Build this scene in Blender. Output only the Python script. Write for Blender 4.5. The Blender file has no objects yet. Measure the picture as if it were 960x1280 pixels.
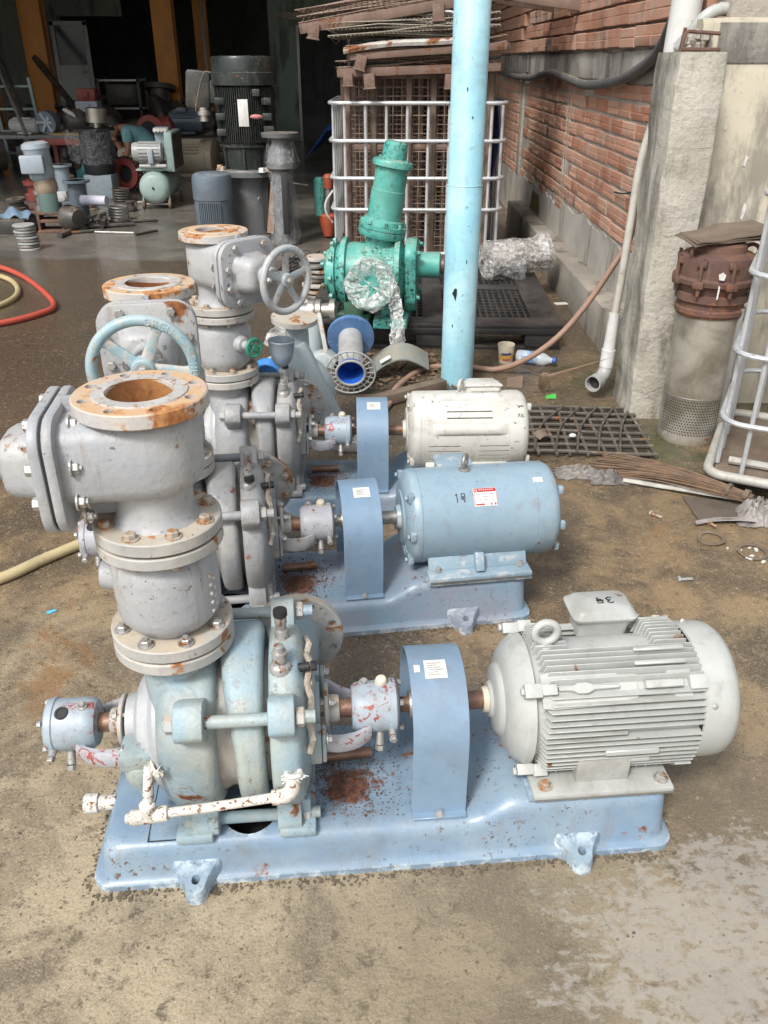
import bpy, bmesh, math, random
from mathutils import Vector as V, Matrix as MX, noise as NZ
R = math.radians
sc = bpy.context.scene
COL = sc.collection
rnd = random.Random(11)

# ---------------------------------------------------------------- camera, sky, sun, exposure
cam = bpy.data.objects.new('camera', bpy.data.cameras.new('camera'))
COL.objects.link(cam)
cam.data.lens = 29.53
cam.data.sensor_width = 36
cam.data.clip_end = 500
cam.data.clip_start = 0.05
cam.location = (0, 0, 1.32)
cam.rotation_euler = (R(90 - 28.284), 0, 0)
sc.camera = cam

SUN_EL, SUN_AZ = R(50), R(210)
w = bpy.data.worlds.new('World'); sc.world = w; w.use_nodes = True
nt = w.node_tree; nt.nodes.clear()
sky = nt.nodes.new('ShaderNodeTexSky'); sky.sky_type = 'NISHITA'; sky.sun_disc = False
sky.sun_elevation = SUN_EL; sky.sun_rotation = SUN_AZ
sky.air_density = 1.0; sky.dust_density = 4.0; sky.ozone_density = 1.0
hs = nt.nodes.new('ShaderNodeHueSaturation'); hs.inputs['Saturation'].default_value = 0.34
bg = nt.nodes.new('ShaderNodeBackground'); bg.inputs['Strength'].default_value = 0.10
wo = nt.nodes.new('ShaderNodeOutputWorld')
nt.links.new(sky.outputs[0], hs.inputs['Color']); nt.links.new(hs.outputs[0], bg.inputs[0]); nt.links.new(bg.outputs[0], wo.inputs[0])
sl = bpy.data.lights.new('sun', 'SUN'); sl.energy = 1.5; sl.angle = R(12); sl.color = (1, .97, .93)
so = bpy.data.objects.new('sun', sl); COL.objects.link(so)
sd = V((math.sin(SUN_AZ) * math.cos(SUN_EL), math.cos(SUN_AZ) * math.cos(SUN_EL), math.sin(SUN_EL)))
so.rotation_euler = sd.to_track_quat('Z', 'Y').to_euler()
so.location = sd * 30
sc.view_settings.view_transform = 'Standard'; sc.view_settings.look = 'None'
sc.view_settings.exposure = 0.93; sc.view_settings.gamma = 1
sc.cycles.max_bounces = 6; sc.cycles.diffuse_bounces = 3; sc.cycles.transparent_max_bounces = 12
sc.cycles.use_denoising = True

# ---------------------------------------------------------------- mesh helpers
class MB:
    def __init__(s): s.v = []; s.f = []
    def raw(s, vs, fs):
        b = len(s.v); s.v += [tuple(p) for p in vs]; s.f += [tuple(i + b for i in f) for f in fs]; return s
    def box(s, c, d, rot=None):
        c = V(c); h = V(d) / 2
        vs = [V((x * h.x, y * h.y, z * h.z)) for x in (-1, 1) for y in (-1, 1) for z in (-1, 1)]
        if rot is not None: vs = [rot @ p for p in vs]
        return s.raw([c + p for p in vs], [(0, 1, 3, 2), (4, 6, 7, 5), (0, 4, 5, 1), (2, 3, 7, 6), (0, 2, 6, 4), (1, 5, 7, 3)])
    def loft(s, rings, closed=True, caps=True):
        n = len(rings[0]); vs = [p for r in rings for p in r]; fs = []
        for k in range(len(rings) - 1):
            for i in range(n if closed else n - 1):
                j = (i + 1) % n
                fs.append((k * n + i, k * n + j, (k + 1) * n + j, (k + 1) * n + i))
        if caps:
            fs.append(tuple(range(n))[::-1]); fs.append(tuple(range((len(rings) - 1) * n, len(rings) * n)))
        return s.raw(vs, fs)
    def lathe(s, prof, o=(0, 0, 0), ax=(1, 0, 0), n=32, caps=True, a0=0, a1=360):
        o = V(o); ax = V(ax).normalized(); u, v = perp(ax); full = abs(a1 - a0) >= 360
        m = n if full else n + 1
        rings = []
        for h, r in prof:
            rings.append([o + ax * h + (u * math.cos(t) + v * math.sin(t)) * max(r, 1e-4) for t in [R(a0 + (a1 - a0) * i / n) for i in range(m)]])
        return s.loft(rings, full, caps and full)
    def cyl(s, p, q, r, r2=None, n=16):
        p = V(p); q = V(q); L = (q - p).length
        return s.lathe([(0, r), (L, r if r2 is None else r2)], p, q - p, n)
    def tube(s, pts, r, n=8, closed=False, sub=0):
        pts = [V(p) for p in pts]
        if sub: pts = spline(pts, sub, closed)
        m = len(pts); rings = []; up = None
        for i in range(m):
            a = pts[(i - 1) % m] if (closed or i) else pts[i]; b = pts[(i + 1) % m] if (closed or i < m - 1) else pts[i]
            t = (b - a).normalized()
            if up is None: up = perp(t)[0]
            up = (up - t * up.dot(t))
            up = up.normalized() if up.length > 1e-5 else perp(t)[0]
            w_ = t.cross(up); rr = r[min(int(i * len(r) / m), len(r) - 1)] if isinstance(r, (list, tuple)) else r
            rings.append([pts[i] + (up * math.cos(2 * math.pi * k / n) + w_ * math.sin(2 * math.pi * k / n)) * rr for k in range(n)])
        if closed: rings.append(rings[0])
        return s.loft(rings, True, not closed)
    def prism(s, poly, o, u, v, d):
        o = V(o); u = V(u); v = V(v); d = V(d)
        a = [o + u * x + v * y for x, y in poly]
        return s.loft([a, [p + d for p in a]])
    def sphere(s, c, r, n=12, sc_=(1, 1, 1)):
        c = V(c); rings = []
        for k in range(n // 2 + 1):
            t = math.pi * k / (n // 2); rr = max(math.sin(t), 1e-3)
            rings.append([c + V((rr * math.cos(2 * math.pi * i / n) * sc_[0], rr * math.sin(2 * math.pi * i / n) * sc_[1], -math.cos(t) * sc_[2])) * r for i in range(n)])
        return s.loft(rings)
    def torus(s, c, ax, RR, r, n=32, m=10, sx=1.0):
        c = V(c); ax = V(ax).normalized(); u, v = perp(ax); rings = []
        for i in range(n + 1):
            t = 2 * math.pi * i / n; d = u * math.cos(t) + v * math.sin(t)
            rings.append([c + d * (RR + r * math.cos(2 * math.pi * k / m)) + ax * r * sx * math.sin(2 * math.pi * k / m) for k in range(m)])
        return s.loft(rings, True, False)
    def bolt(s, p, ax, r=.009, h=.009, washer=True, stud=0):
        p = V(p); ax = V(ax).normalized()
        if washer: s.cyl(p, p + ax * .0025, r * 1.45, n=14)
        s.lathe([(.0, r), (h * .85, r), (h, r * .85)], p + ax * .002, ax, 6)
        if stud: s.cyl(p + ax * h, p + ax * (h + stud), r * .55, n=8)
        return s
    def sheet(s, fn, nu, nv, th=0):
        g = [[V(fn(i / nu, j / nv)) for j in range(nv + 1)] for i in range(nu + 1)]
        vs = [p for r in g for p in r]; W = nv + 1
        fs = [(i * W + j, (i + 1) * W + j, (i + 1) * W + j + 1, i * W + j + 1) for i in range(nu) for j in range(nv)]
        return s.raw(vs, fs)

def perp(a):
    a = V(a).normalized(); h = V((0, 0, 1)) if abs(a.z) < .9 else V((0, 1, 0))
    u = h.cross(a).normalized(); return u, a.cross(u)
def spline(P, k, closed=False):
    out = []; n = len(P)
    for i in range(n if closed else n - 1):
        g = (lambda j: P[j % n]) if closed else (lambda j: P[min(max(j, 0), n - 1)])
        a, b, c, d = g(i - 1), g(i), g(i + 1), g(i + 2)
        for q in range(k):
            t = q / k
            out.append(.5 * ((2 * b) + (c - a) * t + (2 * a - 5 * b + 4 * c - d) * t * t + (3 * b - a - 3 * c + d) * t ** 3))
    if not closed: out.append(P[-1])
    return out
def rrect(w_, h_, r, k=4):
    p = []
    for cx, cy, a in ((w_ / 2 - r, h_ / 2 - r, 0), (-w_ / 2 + r, h_ / 2 - r, 90), (-w_ / 2 + r, -h_ / 2 + r, 180), (w_ / 2 - r, -h_ / 2 + r, 270)):
        for i in range(k + 1):
            t = R(a + 90 * i / k); p.append((cx + r * math.cos(t), cy + r * math.sin(t)))
    return p
def mesh(mb, bev=0, seg=2, ang=38, smooth=True, solid=0, jit=0, crk=0):
    me = bpy.data.meshes.new('m'); me.from_pydata(mb.v, [], mb.f)
    bm = bmesh.new(); bm.from_mesh(me)
    if solid:
        bmesh.ops.recalc_face_normals(bm, faces=bm.faces)
        bmesh.ops.solidify(bm, geom=list(bm.faces), thickness=solid)
    bmesh.ops.recalc_face_normals(bm, faces=bm.faces)
    if bev:
        bm.normal_update()
        es = [e for e in bm.edges if len(e.link_faces) == 2 and e.calc_face_angle(0) > R(30)]
        bmesh.ops.bevel(bm, geom=es, offset=bev, segments=seg, affect='EDGES', profile=.5, clamp_overlap=True)
    if jit:
        for v in bm.verts: v.co += V(NZ.noise_vector(v.co * 9.0)) * jit
    if crk:
        for v in bm.verts: v.co += V([rnd.uniform(-1, 1) for _ in '123']) * crk
    bm.to_mesh(me); bm.free()
    if smooth:
        me.shade_smooth(); me.set_sharp_from_angle(angle=R(ang))
    return me
def cut(me, cmb):
    a = bpy.data.objects.new('tmp_a', me); c = bpy.data.meshes.new('tmp_c'); c.from_pydata(cmb.v, [], cmb.f)
    bm = bmesh.new(); bm.from_mesh(c); bmesh.ops.recalc_face_normals(bm, faces=bm.faces); bm.to_mesh(c); bm.free()
    b = bpy.data.objects.new('tmp_b', c); COL.objects.link(a); COL.objects.link(b)
    m = a.modifiers.new('b', 'BOOLEAN'); m.operation = 'DIFFERENCE'; m.object = b; m.solver = 'EXACT'
    dg = bpy.context.evaluated_depsgraph_get(); dg.update()
    r = bpy.data.meshes.new_from_object(a.evaluated_get(dg))
    bpy.data.objects.remove(a); bpy.data.objects.remove(b)
    r.shade_smooth(); r.set_sharp_from_angle(angle=R(38))
    return r
CACHE = {}
def cm(key, fn):
    if key not in CACHE: CACHE[key] = fn()
    return CACHE[key]
def ob(name, me, mat, parent=None, loc=(0, 0, 0), rot=(0, 0, 0), label=None, kind=None, scl=None):
    if isinstance(me, MB): me = mesh(me)
    o = bpy.data.objects.new(name, me); COL.objects.link(o)
    if not me.materials: me.materials.append(None)
    o.material_slots[0].link = 'OBJECT'; o.material_slots[0].material = mat
    if parent: o.parent = parent
    o.location = loc; o.rotation_euler = rot
    if scl: o.scale = scl
    if label: o['label'] = label
    if kind: o['kind'] = kind
    return o
def tag(o, label, cat, group=None):
    o['label'] = label; o['category'] = cat
    if group: o['group'] = group
    return o
def thing(name, label, cat, loc=(0, 0, 0), rz=0, group=None):
    o = bpy.data.objects.new(name, None); COL.objects.link(o); o.empty_display_size = .1
    o.location = loc; o.rotation_euler = (0, 0, R(rz))
    return tag(o, label, cat, group)
def pivot(name, parent, loc=(0, 0, 0), rot=(0, 0, 0)):
    o = bpy.data.objects.new(name, None); COL.objects.link(o); o.parent = parent; o.location = loc; o.rotation_euler = rot
    o.empty_display_size = .05
    return o

# ---------------------------------------------------------------- materials
class NT:
    def __init__(s, name):
        s.m = bpy.data.materials.new(name); s.m.use_nodes = True; s.t = s.m.node_tree
        s.p = s.t.nodes['Principled BSDF']; s.out = s.t.nodes['Material Output']
    def n(s, ty, **k):
        x = s.t.nodes.new('ShaderNode' + ty)
        for a, b in k.items(): setattr(x, a, b)
        return x
    def l(s, a, b): s.t.links.new(a, b)
    def coord(s, world=False):
        if world:
            return s.n('NewGeometry').outputs['Position']
        tc = s.n('TexCoord'); oi = s.n('ObjectInfo'); a = s.n('VectorMath', operation='ADD')
        mu = s.n('Math', operation='MULTIPLY'); mu.inputs[1].default_value = 41.0
        s.l(oi.outputs['Random'], mu.inputs[0]); s.l(tc.outputs['Object'], a.inputs[0]); s.l(mu.outputs[0], a.inputs[1])
        return a.outputs[0]
    def noise(s, vec, scale, detail=6, rough=.6, dist=0):
        x = s.n('TexNoise'); x.inputs['Scale'].default_value = scale; x.inputs['Detail'].default_value = detail
        x.inputs['Roughness'].default_value = rough; x.inputs['Distortion'].default_value = dist
        s.l(vec, x.inputs['Vector']); return x.outputs['Fac']
    def ramp(s, fac, a, b, ca=0.0, cb=1.0):
        x = s.n('MapRange'); x.inputs[1].default_value = a; x.inputs[2].default_value = b
        x.inputs[3].default_value = ca; x.inputs[4].default_value = cb; x.interpolation_type = 'SMOOTHSTEP'
        s.l(fac, x.inputs[0]); return x.outputs[0]
    def mix(s, fac, a, b):
        x = s.n('Mix', data_type='RGBA')
        if isinstance(fac, (int, float)): x.inputs[0].default_value = fac
        else: s.l(fac, x.inputs[0])
        for i, c in ((6, a), (7, b)):
            if isinstance(c, (tuple, list)): x.inputs[i].default_value = (*c[:3], 1)
            else: s.l(c, x.inputs[i])
        return x.outputs[2]
    def math(s, op, a, b=None):
        x = s.n('Math', operation=op)
        for i, c in ((0, a), (1, b)):
            if c is None: continue
            if isinstance(c, (int, float)): x.inputs[i].default_value = c
            else: s.l(c, x.inputs[i])
        return x.outputs[0]
    def bump(s, h, strength=.2, dist=.01, nrm=None):
        x = s.n('Bump'); x.inputs['Strength'].default_value = strength; x.inputs['Distance'].default_value = dist
        s.l(h, x.inputs['Height'])
        if nrm is not None: s.l(nrm, x.inputs['Normal'])
        return x.outputs[0]
    def set(s, **k):
        for a, b in k.items():
            i = s.p.inputs[a.replace('_', ' ')]
            if isinstance(b, (int, float)): i.default_value = b
            elif isinstance(b, (tuple, list)): i.default_value = (*b[:3], 1)
            else: s.l(b, i)
        return s.m

RUST = ((.10, .032, .012), (.30, .115, .035))
def mat(name, c1, c2=None, sc_=7, rough=.5, metal=0, rust=0, rsc=9, rustc=RUST, dust=0, dustc=(.40, .31, .21), chip=0, chipc=(.06, .05, .05), chsc=70, bump=.15, bsc=120, edge=0, edgec=(.5, .5, .48), drip=0, vstretch=1.0, red=0, streak=.3, grime=.35):
    t = NT(name); v = t.coord()
    c2 = c2 or tuple(x * .78 for x in c1)
    col = t.mix(t.ramp(t.noise(v, sc_, 7, .62, .4), .36, .66), c1, c2)
    fine = t.noise(v, sc_ * 6, 5, .7)
    col = t.mix(t.ramp(fine, .45, .75, 0, .35), col, tuple(x * .7 for x in c1))
    if grime:
        col = t.mix(t.ramp(t.noise(v, sc_ * .55, 8, .7, .8), .50, .72, 0, grime), col, (.15, .125, .095))
    if streak:
        sv = t.n('VectorMath', operation='MULTIPLY'); t.l(v, sv.inputs[0]); sv.inputs[1].default_value = (1, 1, .12)
        col = t.mix(t.ramp(t.noise(sv.outputs[0], 26, 5, .65, .2), .57, .70, 0, streak), col, (.22, .17, .12))
    geo = t.n('NewGeometry'); rg = t.math('MULTIPLY', fine, .25)
    rough_s = t.math('ADD', rg, rough - .12)
    if dust:
        sx = t.n('SeparateXYZ'); t.l(geo.outputs['Normal'], sx.inputs[0])
        f = t.math('MULTIPLY', t.ramp(sx.outputs[2], .55, .95), t.ramp(t.noise(v, 14, 8, .7), .62 - dust * .5, .9 - dust * .35))
        col = t.mix(f, col, dustc)
    if chip:
        f = t.ramp(t.noise(v, chsc, 5, .75), .70 - .13 * chip, .72 - .13 * chip)
        f2 = t.ramp(t.noise(v, 5, 4, .6), .40, .62)
        col = t.mix(t.math('MULTIPLY', f, f2), col, chipc)
    if edge:
        f = t.math('MULTIPLY', t.ramp(geo.outputs['Pointiness'], .525, .59), t.ramp(t.noise(v, 30, 6, .7), .55 - .2 * edge, .7 - .2 * edge))
        col = t.mix(f, col, edgec)
    if red:
        f = t.math('MULTIPLY', t.ramp(t.noise(v, 38, 5, .75, 1.5), .55, .58), t.ramp(t.noise(v, 12, 3), .66 - red * .22, .70 - red * .22))
        col = t.mix(f, col, (.32, .075, .055))
    if rust:
        rn = t.noise(v, rsc, 9, .68, .3)
        f = t.ramp(rn, .685 - .32 * rust, .735 - .32 * rust)
        rc = t.mix(t.ramp(t.noise(v, rsc * 7, 6, .7), .35, .65), rustc[0], rustc[1])
        col = t.mix(f, col, rc)
        rough_s = t.math('MAXIMUM', rough_s, t.math('MULTIPLY', f, .85))
        if metal: t.set(Metallic=t.math('MULTIPLY', t.math('SUBTRACT', 1.0, f), metal))
    elif metal: t.set(Metallic=metal)
    nb = t.bump(t.noise(v, bsc, 6, .65), bump, .004)
    nb = t.bump(t.noise(v, 18, 4, .5), bump * .7, .006, nb)
    return t.set(Base_Color=col, Roughness=rough_s, Normal=nb)
def rust_patch(m, c, r):
    # flakes that fell from the gland stain the plate under it
    t = NT.__new__(NT); t.m = m; t.t = m.node_tree; t.p = t.t.nodes['Principled BSDF']
    src = t.p.inputs['Base Color'].links[0].from_socket
    v = t.n('TexCoord').outputs['Object']; d = t.n('VectorMath', operation='DISTANCE'); t.l(v, d.inputs[0]); d.inputs[1].default_value = c
    q = t.math('ADD', d.outputs['Value'], t.math('MULTIPLY', t.math('SUBTRACT', t.noise(v, 16, 8, .75), .5), r * 4.5))
    col = t.mix(t.ramp(t.noise(v, 60, 5, .7), .4, .6), (.085, .035, .022), (.20, .085, .05))
    t.l(t.mix(t.ramp(q, r, r * .55), src, col), t.p.inputs['Base Color'])
def plain(name, c, rough=.5, metal=0, **k):
    t = NT(name); return t.set(Base_Color=c, Roughness=rough, Metallic=metal, **k)

M = {}
M['base1'] = mat('base_blue_paint', (.185, .275, .38), (.255, .335, .40), 5, .25, rust=.24, rsc=11, dust=.12, chip=.8, chipc=(.12, .06, .03), bump=.1, edge=.5, edgec=(.50, .58, .62))
M['base2'] = mat('base_teal_paint', (.20, .315, .41), (.25, .275, .335), 4, .34, rust=.12, dust=.2, chip=.8, chipc=(.14, .07, .04), bump=.1, edge=.5, edgec=(.5, .55, .58))
for k in ('base1', 'base2'): rust_patch(M[k], (.465, .13, .09), .060)
M['pump1'] = mat('worn_light_blue_casting', (.27, .38, .44), (.38, .42, .385), 8, .38, rust=.24, rsc=12, dust=.25, dustc=(.42, .40, .34), chip=.9, chipc=(.20, .20, .17), bump=.45, bsc=110)
M['pump2'] = mat('grey_casting_paint', (.29, .305, .32), (.39, .385, .37), 8, .38, rust=.26, rsc=10, dust=.25, chip=.7, chipc=(.15, .13, .12), bump=.42, bsc=110)
M['valve'] = mat('lavender_grey_valve_paint', (.355, .368, .388), (.43, .43, .42), 6, .42, rust=.25, rsc=6, dust=.25, dustc=(.45, .38, .30), chip=.7, streak=.5, bump=.36, bsc=100)
M['flange'] = mat('dusty_flange_paint', (.38, .385, .37), (.48, .46, .42), 11, .55, rust=.34, rsc=13, dust=.7, dustc=(.50, .42, .31), chip=.6, bump=.2, rustc=((.20, .07, .02), (.42, .19, .07)))
M['flange_top'] = mat('rust_bleeding_flange_paint', (.47, .46, .45), (.52, .48, .42), 9, .6, rust=.46, rsc=9, dust=.85, dustc=(.55, .36, .20), chip=.6, bump=.25, rustc=((.30, .10, .03), (.52, .26, .10)))
M['face'] = mat('bare_sealing_face', (.50, .49, .46), (.40, .39, .37), 22, .5, rust=.22, rsc=18, chip=1, chipc=(.3, .16, .07), bump=.25)
M['rust'] = mat('deep_rust', (.17, .06, .02), (.36, .17, .05), 14, .9, rust=.3, rsc=20, bump=.5, bsc=60, rustc=((.30, .14, .04), (.44, .24, .07)))
M['rustbrown'] = mat('dark_brown_rust', (.105, .058, .048), (.15, .08, .052), 9, .8, rust=.4, rsc=8, bump=.4, bsc=70, rustc=((.14, .055, .03), (.26, .12, .06)))
M['bolt'] = mat('zinc_bolt', (.42, .42, .41), (.50, .49, .46), 40, .4, metal=.5, rust=.38, rsc=60, bump=.1)
M['boltr'] = mat('rusty_bolt', (.45, .42, .36), (.36, .22, .12), 50, .6, metal=.2, rust=.5, rsc=50, bump=.2, rustc=((.22, .09, .03), (.42, .20, .08)))
M['shaft'] = mat('rusty_shaft', (.20, .11, .08), (.30, .19, .13), 30, .45, metal=.4, rust=.4, rsc=30, bump=.2)
M['steel'] = mat('dull_steel', (.33, .32, .30), (.40, .38, .35), 12, .42, metal=.7, rust=.25, rsc=16, bump=.1)
M['stainless'] = mat('stained_stainless', (.50, .48, .43), (.40, .37, .31), 6, .34, metal=.75, rust=.1, rsc=8, bump=.06, dust=.1)
M['motor1'] = mat('light_grey_motor_paint', (.41, .425, .405), (.48, .49, .465), 4, .36, rust=.12, grime=.5, dust=.12, chip=.3, chipc=(.30, .30, .28), bump=.06)
M['motor2'] = mat('powder_blue_motor_paint', (.245, .345, .42), (.275, .375, .44), 4, .32, rust=.13, rsc=14, dust=.08, chip=.5, chipc=(.10, .09, .08), bump=.06, edge=.3)
M['motor3'] = mat('off_white_motor_paint', (.53, .52, .47), (.60, .59, .54), 5, .4, rust=.12, rsc=14, dust=.12, chip=.6, bump=.06)
M['guard'] = mat('guard_blue_sheet', (.19, .285, .395), (.225, .32, .425), 4, .33, chip=.4, bump=.05, dust=.05)
M['wheel'] = mat('pale_blue_handwheel_paint', (.25, .42, .48), (.33, .46, .50), 8, .38, rust=.26, rsc=16, dust=.25, dustc=(.5, .42, .33), chip=.9, chipc=(.35, .30, .24), bump=.15, edge=.7, edgec=(.55, .50, .44))
M['wheel3'] = mat('grey_handwheel_paint', (.36, .42, .46), (.46, .46, .43), 8, .45, rust=.3, rsc=14, dust=.4, chip=.9, chipc=(.35, .25, .18), bump=.15)
M['bearing'] = mat('bearing_blue_with_red_primer', (.32, .42, .50), (.38, .44, .49), 8, .4, rust=.15, dust=.2, chip=.7, bump=.15, red=.75)
M['bearing2'] = mat('bearing_grey_paint', (.37, .38, .42), (.43, .43, .45), 8, .42, rust=.2, dust=.2, chip=.7, bump=.15, red=.3)
M['primer'] = mat('grey_arm_with_red_primer', (.40, .42, .46), (.36, .36, .38), 10, .5, rust=.15, dust=.2, bump=.15, red=1.0)
M['white_pipe'] = mat('white_painted_pipe', (.66, .65, .60), (.60, .58, .52), 20, .5, rust=.44, rsc=95, bump=.2)
M['black'] = plain('black_rubber', (.02, .02, .022), .6)
M['cover'] = mat('grey_casting_with_blue_overspray', (.36, .38, .40), (.43, .44, .44), 8, .42, rust=.24, dust=.25, chip=.7, bump=.22)
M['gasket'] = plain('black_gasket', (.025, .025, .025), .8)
M['label'] = mat('white_paper_label', (.70, .69, .66), (.62, .61, .58), 30, .6, bump=.03)
M['ink'] = plain('black_marker_ink', (.012, .012, .015), .6)
M['redink'] = plain('red_print', (.45, .03, .03), .5)
M['wax'] = mat('yellowed_cap', (.60, .52, .38), (.62, .58, .48), 20, .5, bump=.05)
M['green'] = mat('teal_green_pump_paint', (.07, .35, .30), (.13, .42, .36), 8, .42, rust=.10, dust=.5, dustc=(.30, .38, .30), chip=1.35, chipc=(.02, .06, .04), chsc=45, bump=.25, bsc=60)
M['darkgreen'] = mat('green_wheel_paint', (.03, .22, .15), (.04, .28, .18), 20, .45, rust=.25, rsc=25, bump=.15)
# ---------------------------------------------------------------- the setting
def ground_material():
    t = NT('wet_stained_concrete'); p = t.coord(True)
    sx = t.n('SeparateXYZ'); t.l(p, sx.inputs[0]); X, Y = sx.outputs[0], sx.outputs[1]
    n_big = t.noise(p, .9, 8, .6, .5); n_mid = t.noise(p, 3.2, 9, .66, .4); n_fine = t.noise(p, 22, 8, .72); n_grit = t.noise(p, 130, 4, .7)
    warm = t.mix(t.ramp(n_mid, .40, .60), (.105, .077, .049), (.27, .185, .098))           # brown to ochre yard
    warm = t.mix(t.ramp(n_big, .45, .64, 0, .75), warm, (.115, .084, .058))
    near = t.mix(t.ramp(n_mid, .40, .60), (.195, .158, .108), (.40, .33, .22))                # sandy, drier apron by the camera
    yn = t.math('ADD', Y, t.math('MULTIPLY', t.math('SUBTRACT', n_big, .5), 2.0))
    xy = t.math('ADD', yn, t.math('MULTIPLY', X, .22))
    col = t.mix(t.ramp(xy, .9, 2.0), near, warm)
    # soaked concrete in front of the workshop
    wet = t.math('MULTIPLY', t.ramp(t.math('ADD', yn, t.math('MULTIPLY', n_mid, 1.2)), 2.3, 4.6), t.ramp(X, 1.9, .2))
    wet = t.math('MULTIPLY', wet, t.ramp(n_mid, .28, .58, .55, 1))
    col = t.mix(t.math('MULTIPLY', wet, .85), col, (.060, .046, .034))
    col = t.mix(t.math('MULTIPLY', t.math('MULTIPLY', t.ramp(n_fine, .56, .68), t.ramp(n_mid, .40, .6)), .55), col, (.30, .235, .14))
    col = t.mix(t.ramp(n_fine, .34, .46, .7, 0), col, (.070, .055, .040))
    spk = t.noise(p, 60, 6, .75, .5)
    col = t.mix(t.ramp(spk, .57, .64, 0, .65), col, (.065, .05, .038))
    col = t.mix(t.ramp(spk, .43, .37, 0, .55), col, (.40, .33, .22))
    blot = t.noise(p, 5.5, 6, .65, 1.0)
    col = t.mix(t.ramp(blot, .56, .70, 0, .5), col, (.075, .062, .048))
    pep = t.noise(p, 210, 3, .7)
    col = t.mix(t.ramp(pep, .55, .63, 0, .42), col, (.07, .055, .042))
    col = t.mix(t.ramp(pep, .45, .37, 0, .35), col, (.52, .45, .34))
    col = t.mix(t.math('MULTIPLY', t.ramp(t.noise(p, 2.1, 8, .7, .6), .56, .66), t.math('MULTIPLY', t.ramp(Y, 1.2, 1.8), t.ramp(Y, 3.6, 2.6))), col, (.24, .13, .055))
    vc = t.n('TexVoronoi', feature='DISTANCE_TO_EDGE'); wv = t.n('VectorMath', operation='ADD'); t.l(p, wv.inputs[0])
    wn = t.n('TexNoise'); wn.inputs['Scale'].default_value = 2.5; wn.inputs['Detail'].default_value = 6; t.l(p, wn.inputs['Vector']); t.l(wn.outputs['Color'], wv.inputs[1])
    t.l(wv.outputs[0], vc.inputs['Vector']); vc.inputs['Scale'].default_value = .9
    crk = t.math('MULTIPLY', t.ramp(vc.outputs['Distance'], .007, .002), t.ramp(n_big, .5, .56))
    col = t.mix(t.math('MULTIPLY', crk, .7), col, (.05, .04, .03))
    col = t.mix(t.ramp(n_grit, .62, .72, 0, .5), col, (.42, .37, .29))
    col = t.mix(t.ramp(n_grit, .40, .30, 0, .55), col, (.05, .042, .035))
    # dry cement floor under the roof, its edge following the drip line
    edge = t.math('ADD', Y, t.math('MULTIPLY', t.math('SUBTRACT', t.noise(p, 1.5, 6, .6), .5), .9))
    dry = t.math('MULTIPLY', t.ramp(edge, 6.42, 6.50), t.ramp(X, .0, -.7))
    fl = t.mix(t.ramp(n_mid, .35, .65), (.135, .125, .108), (.215, .195, .165))
    fl = t.mix(t.ramp(t.noise(p, 1.1, 7, .6), .47, .66, 0, .8), fl, (.11, .10, .09))
    col = t.mix(dry, col, fl)
    # moss at the foot of the wall
    ms = t.math('MULTIPLY', t.math('MULTIPLY', t.ramp(X, .72, .98), t.ramp(Y, 4.3, 3.7)), t.math('MULTIPLY', t.ramp(Y, 2.6, 2.95), t.ramp(t.noise(p, 7, 8, .7), .40, .58)))
    col = t.mix(t.math('MULTIPLY', ms, .75), col, (.055, .068, .028))
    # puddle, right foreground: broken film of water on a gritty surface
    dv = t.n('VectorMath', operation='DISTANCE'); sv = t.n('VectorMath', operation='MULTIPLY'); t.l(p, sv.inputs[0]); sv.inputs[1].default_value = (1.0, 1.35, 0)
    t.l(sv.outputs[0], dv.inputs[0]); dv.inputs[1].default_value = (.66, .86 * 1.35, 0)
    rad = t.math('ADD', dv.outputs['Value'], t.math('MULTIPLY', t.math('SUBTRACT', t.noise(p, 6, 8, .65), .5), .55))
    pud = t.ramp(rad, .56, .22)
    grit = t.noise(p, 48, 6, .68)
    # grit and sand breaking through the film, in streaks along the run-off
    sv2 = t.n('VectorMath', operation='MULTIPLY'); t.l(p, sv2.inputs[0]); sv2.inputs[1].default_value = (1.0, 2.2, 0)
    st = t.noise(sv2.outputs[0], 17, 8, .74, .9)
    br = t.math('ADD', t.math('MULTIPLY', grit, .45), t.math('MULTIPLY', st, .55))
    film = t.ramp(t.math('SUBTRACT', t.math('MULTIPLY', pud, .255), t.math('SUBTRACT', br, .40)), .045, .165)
    damp = t.math('MULTIPLY', t.ramp(rad, 1.0, .45), .55)
    col = t.mix(damp, col, (.17, .135, .09))
    col = t.mix(t.math('MULTIPLY', film, .55), col, (.38, .365, .33))  # pale tint paints the sky's reflection into the film colour
    r = t.math('SUBTRACT', t.math('ADD', .38, t.math('MULTIPLY', t.math('SUBTRACT', n_fine, .5), .8)), t.math('MULTIPLY', wet, .32))
    r = t.math('SUBTRACT', r, t.math('MULTIPLY', t.ramp(n_mid, .58, .42), .14))
    r = t.math('MAXIMUM', t.math('SUBTRACT', r, t.math('MULTIPLY', film, .50)), .05)
    h = t.math('ADD', t.math('MULTIPLY', n_fine, .8), t.math('MULTIPLY', n_grit, .5))
    nb = t.bump(h, .5, .010)
    nb = t.bump(n_mid, .10, .03, nb)
    vm_ = t.n('Mix', data_type='VECTOR'); t.l(t.math('MULTIPLY', film, .85), vm_.inputs[0]); t.l(nb, vm_.inputs[4]); t.l(t.n('NewGeometry').outputs['Normal'], vm_.inputs[5]); nb = vm_.outputs[1]
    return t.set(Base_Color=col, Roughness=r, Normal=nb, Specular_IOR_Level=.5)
ob('ground', MB().raw([(-60, -30, 0), (60, -30, 0), (60, 90, 0), (-60, 90, 0)], [(0, 1, 2, 3)]), ground_material(), kind='structure')

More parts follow.
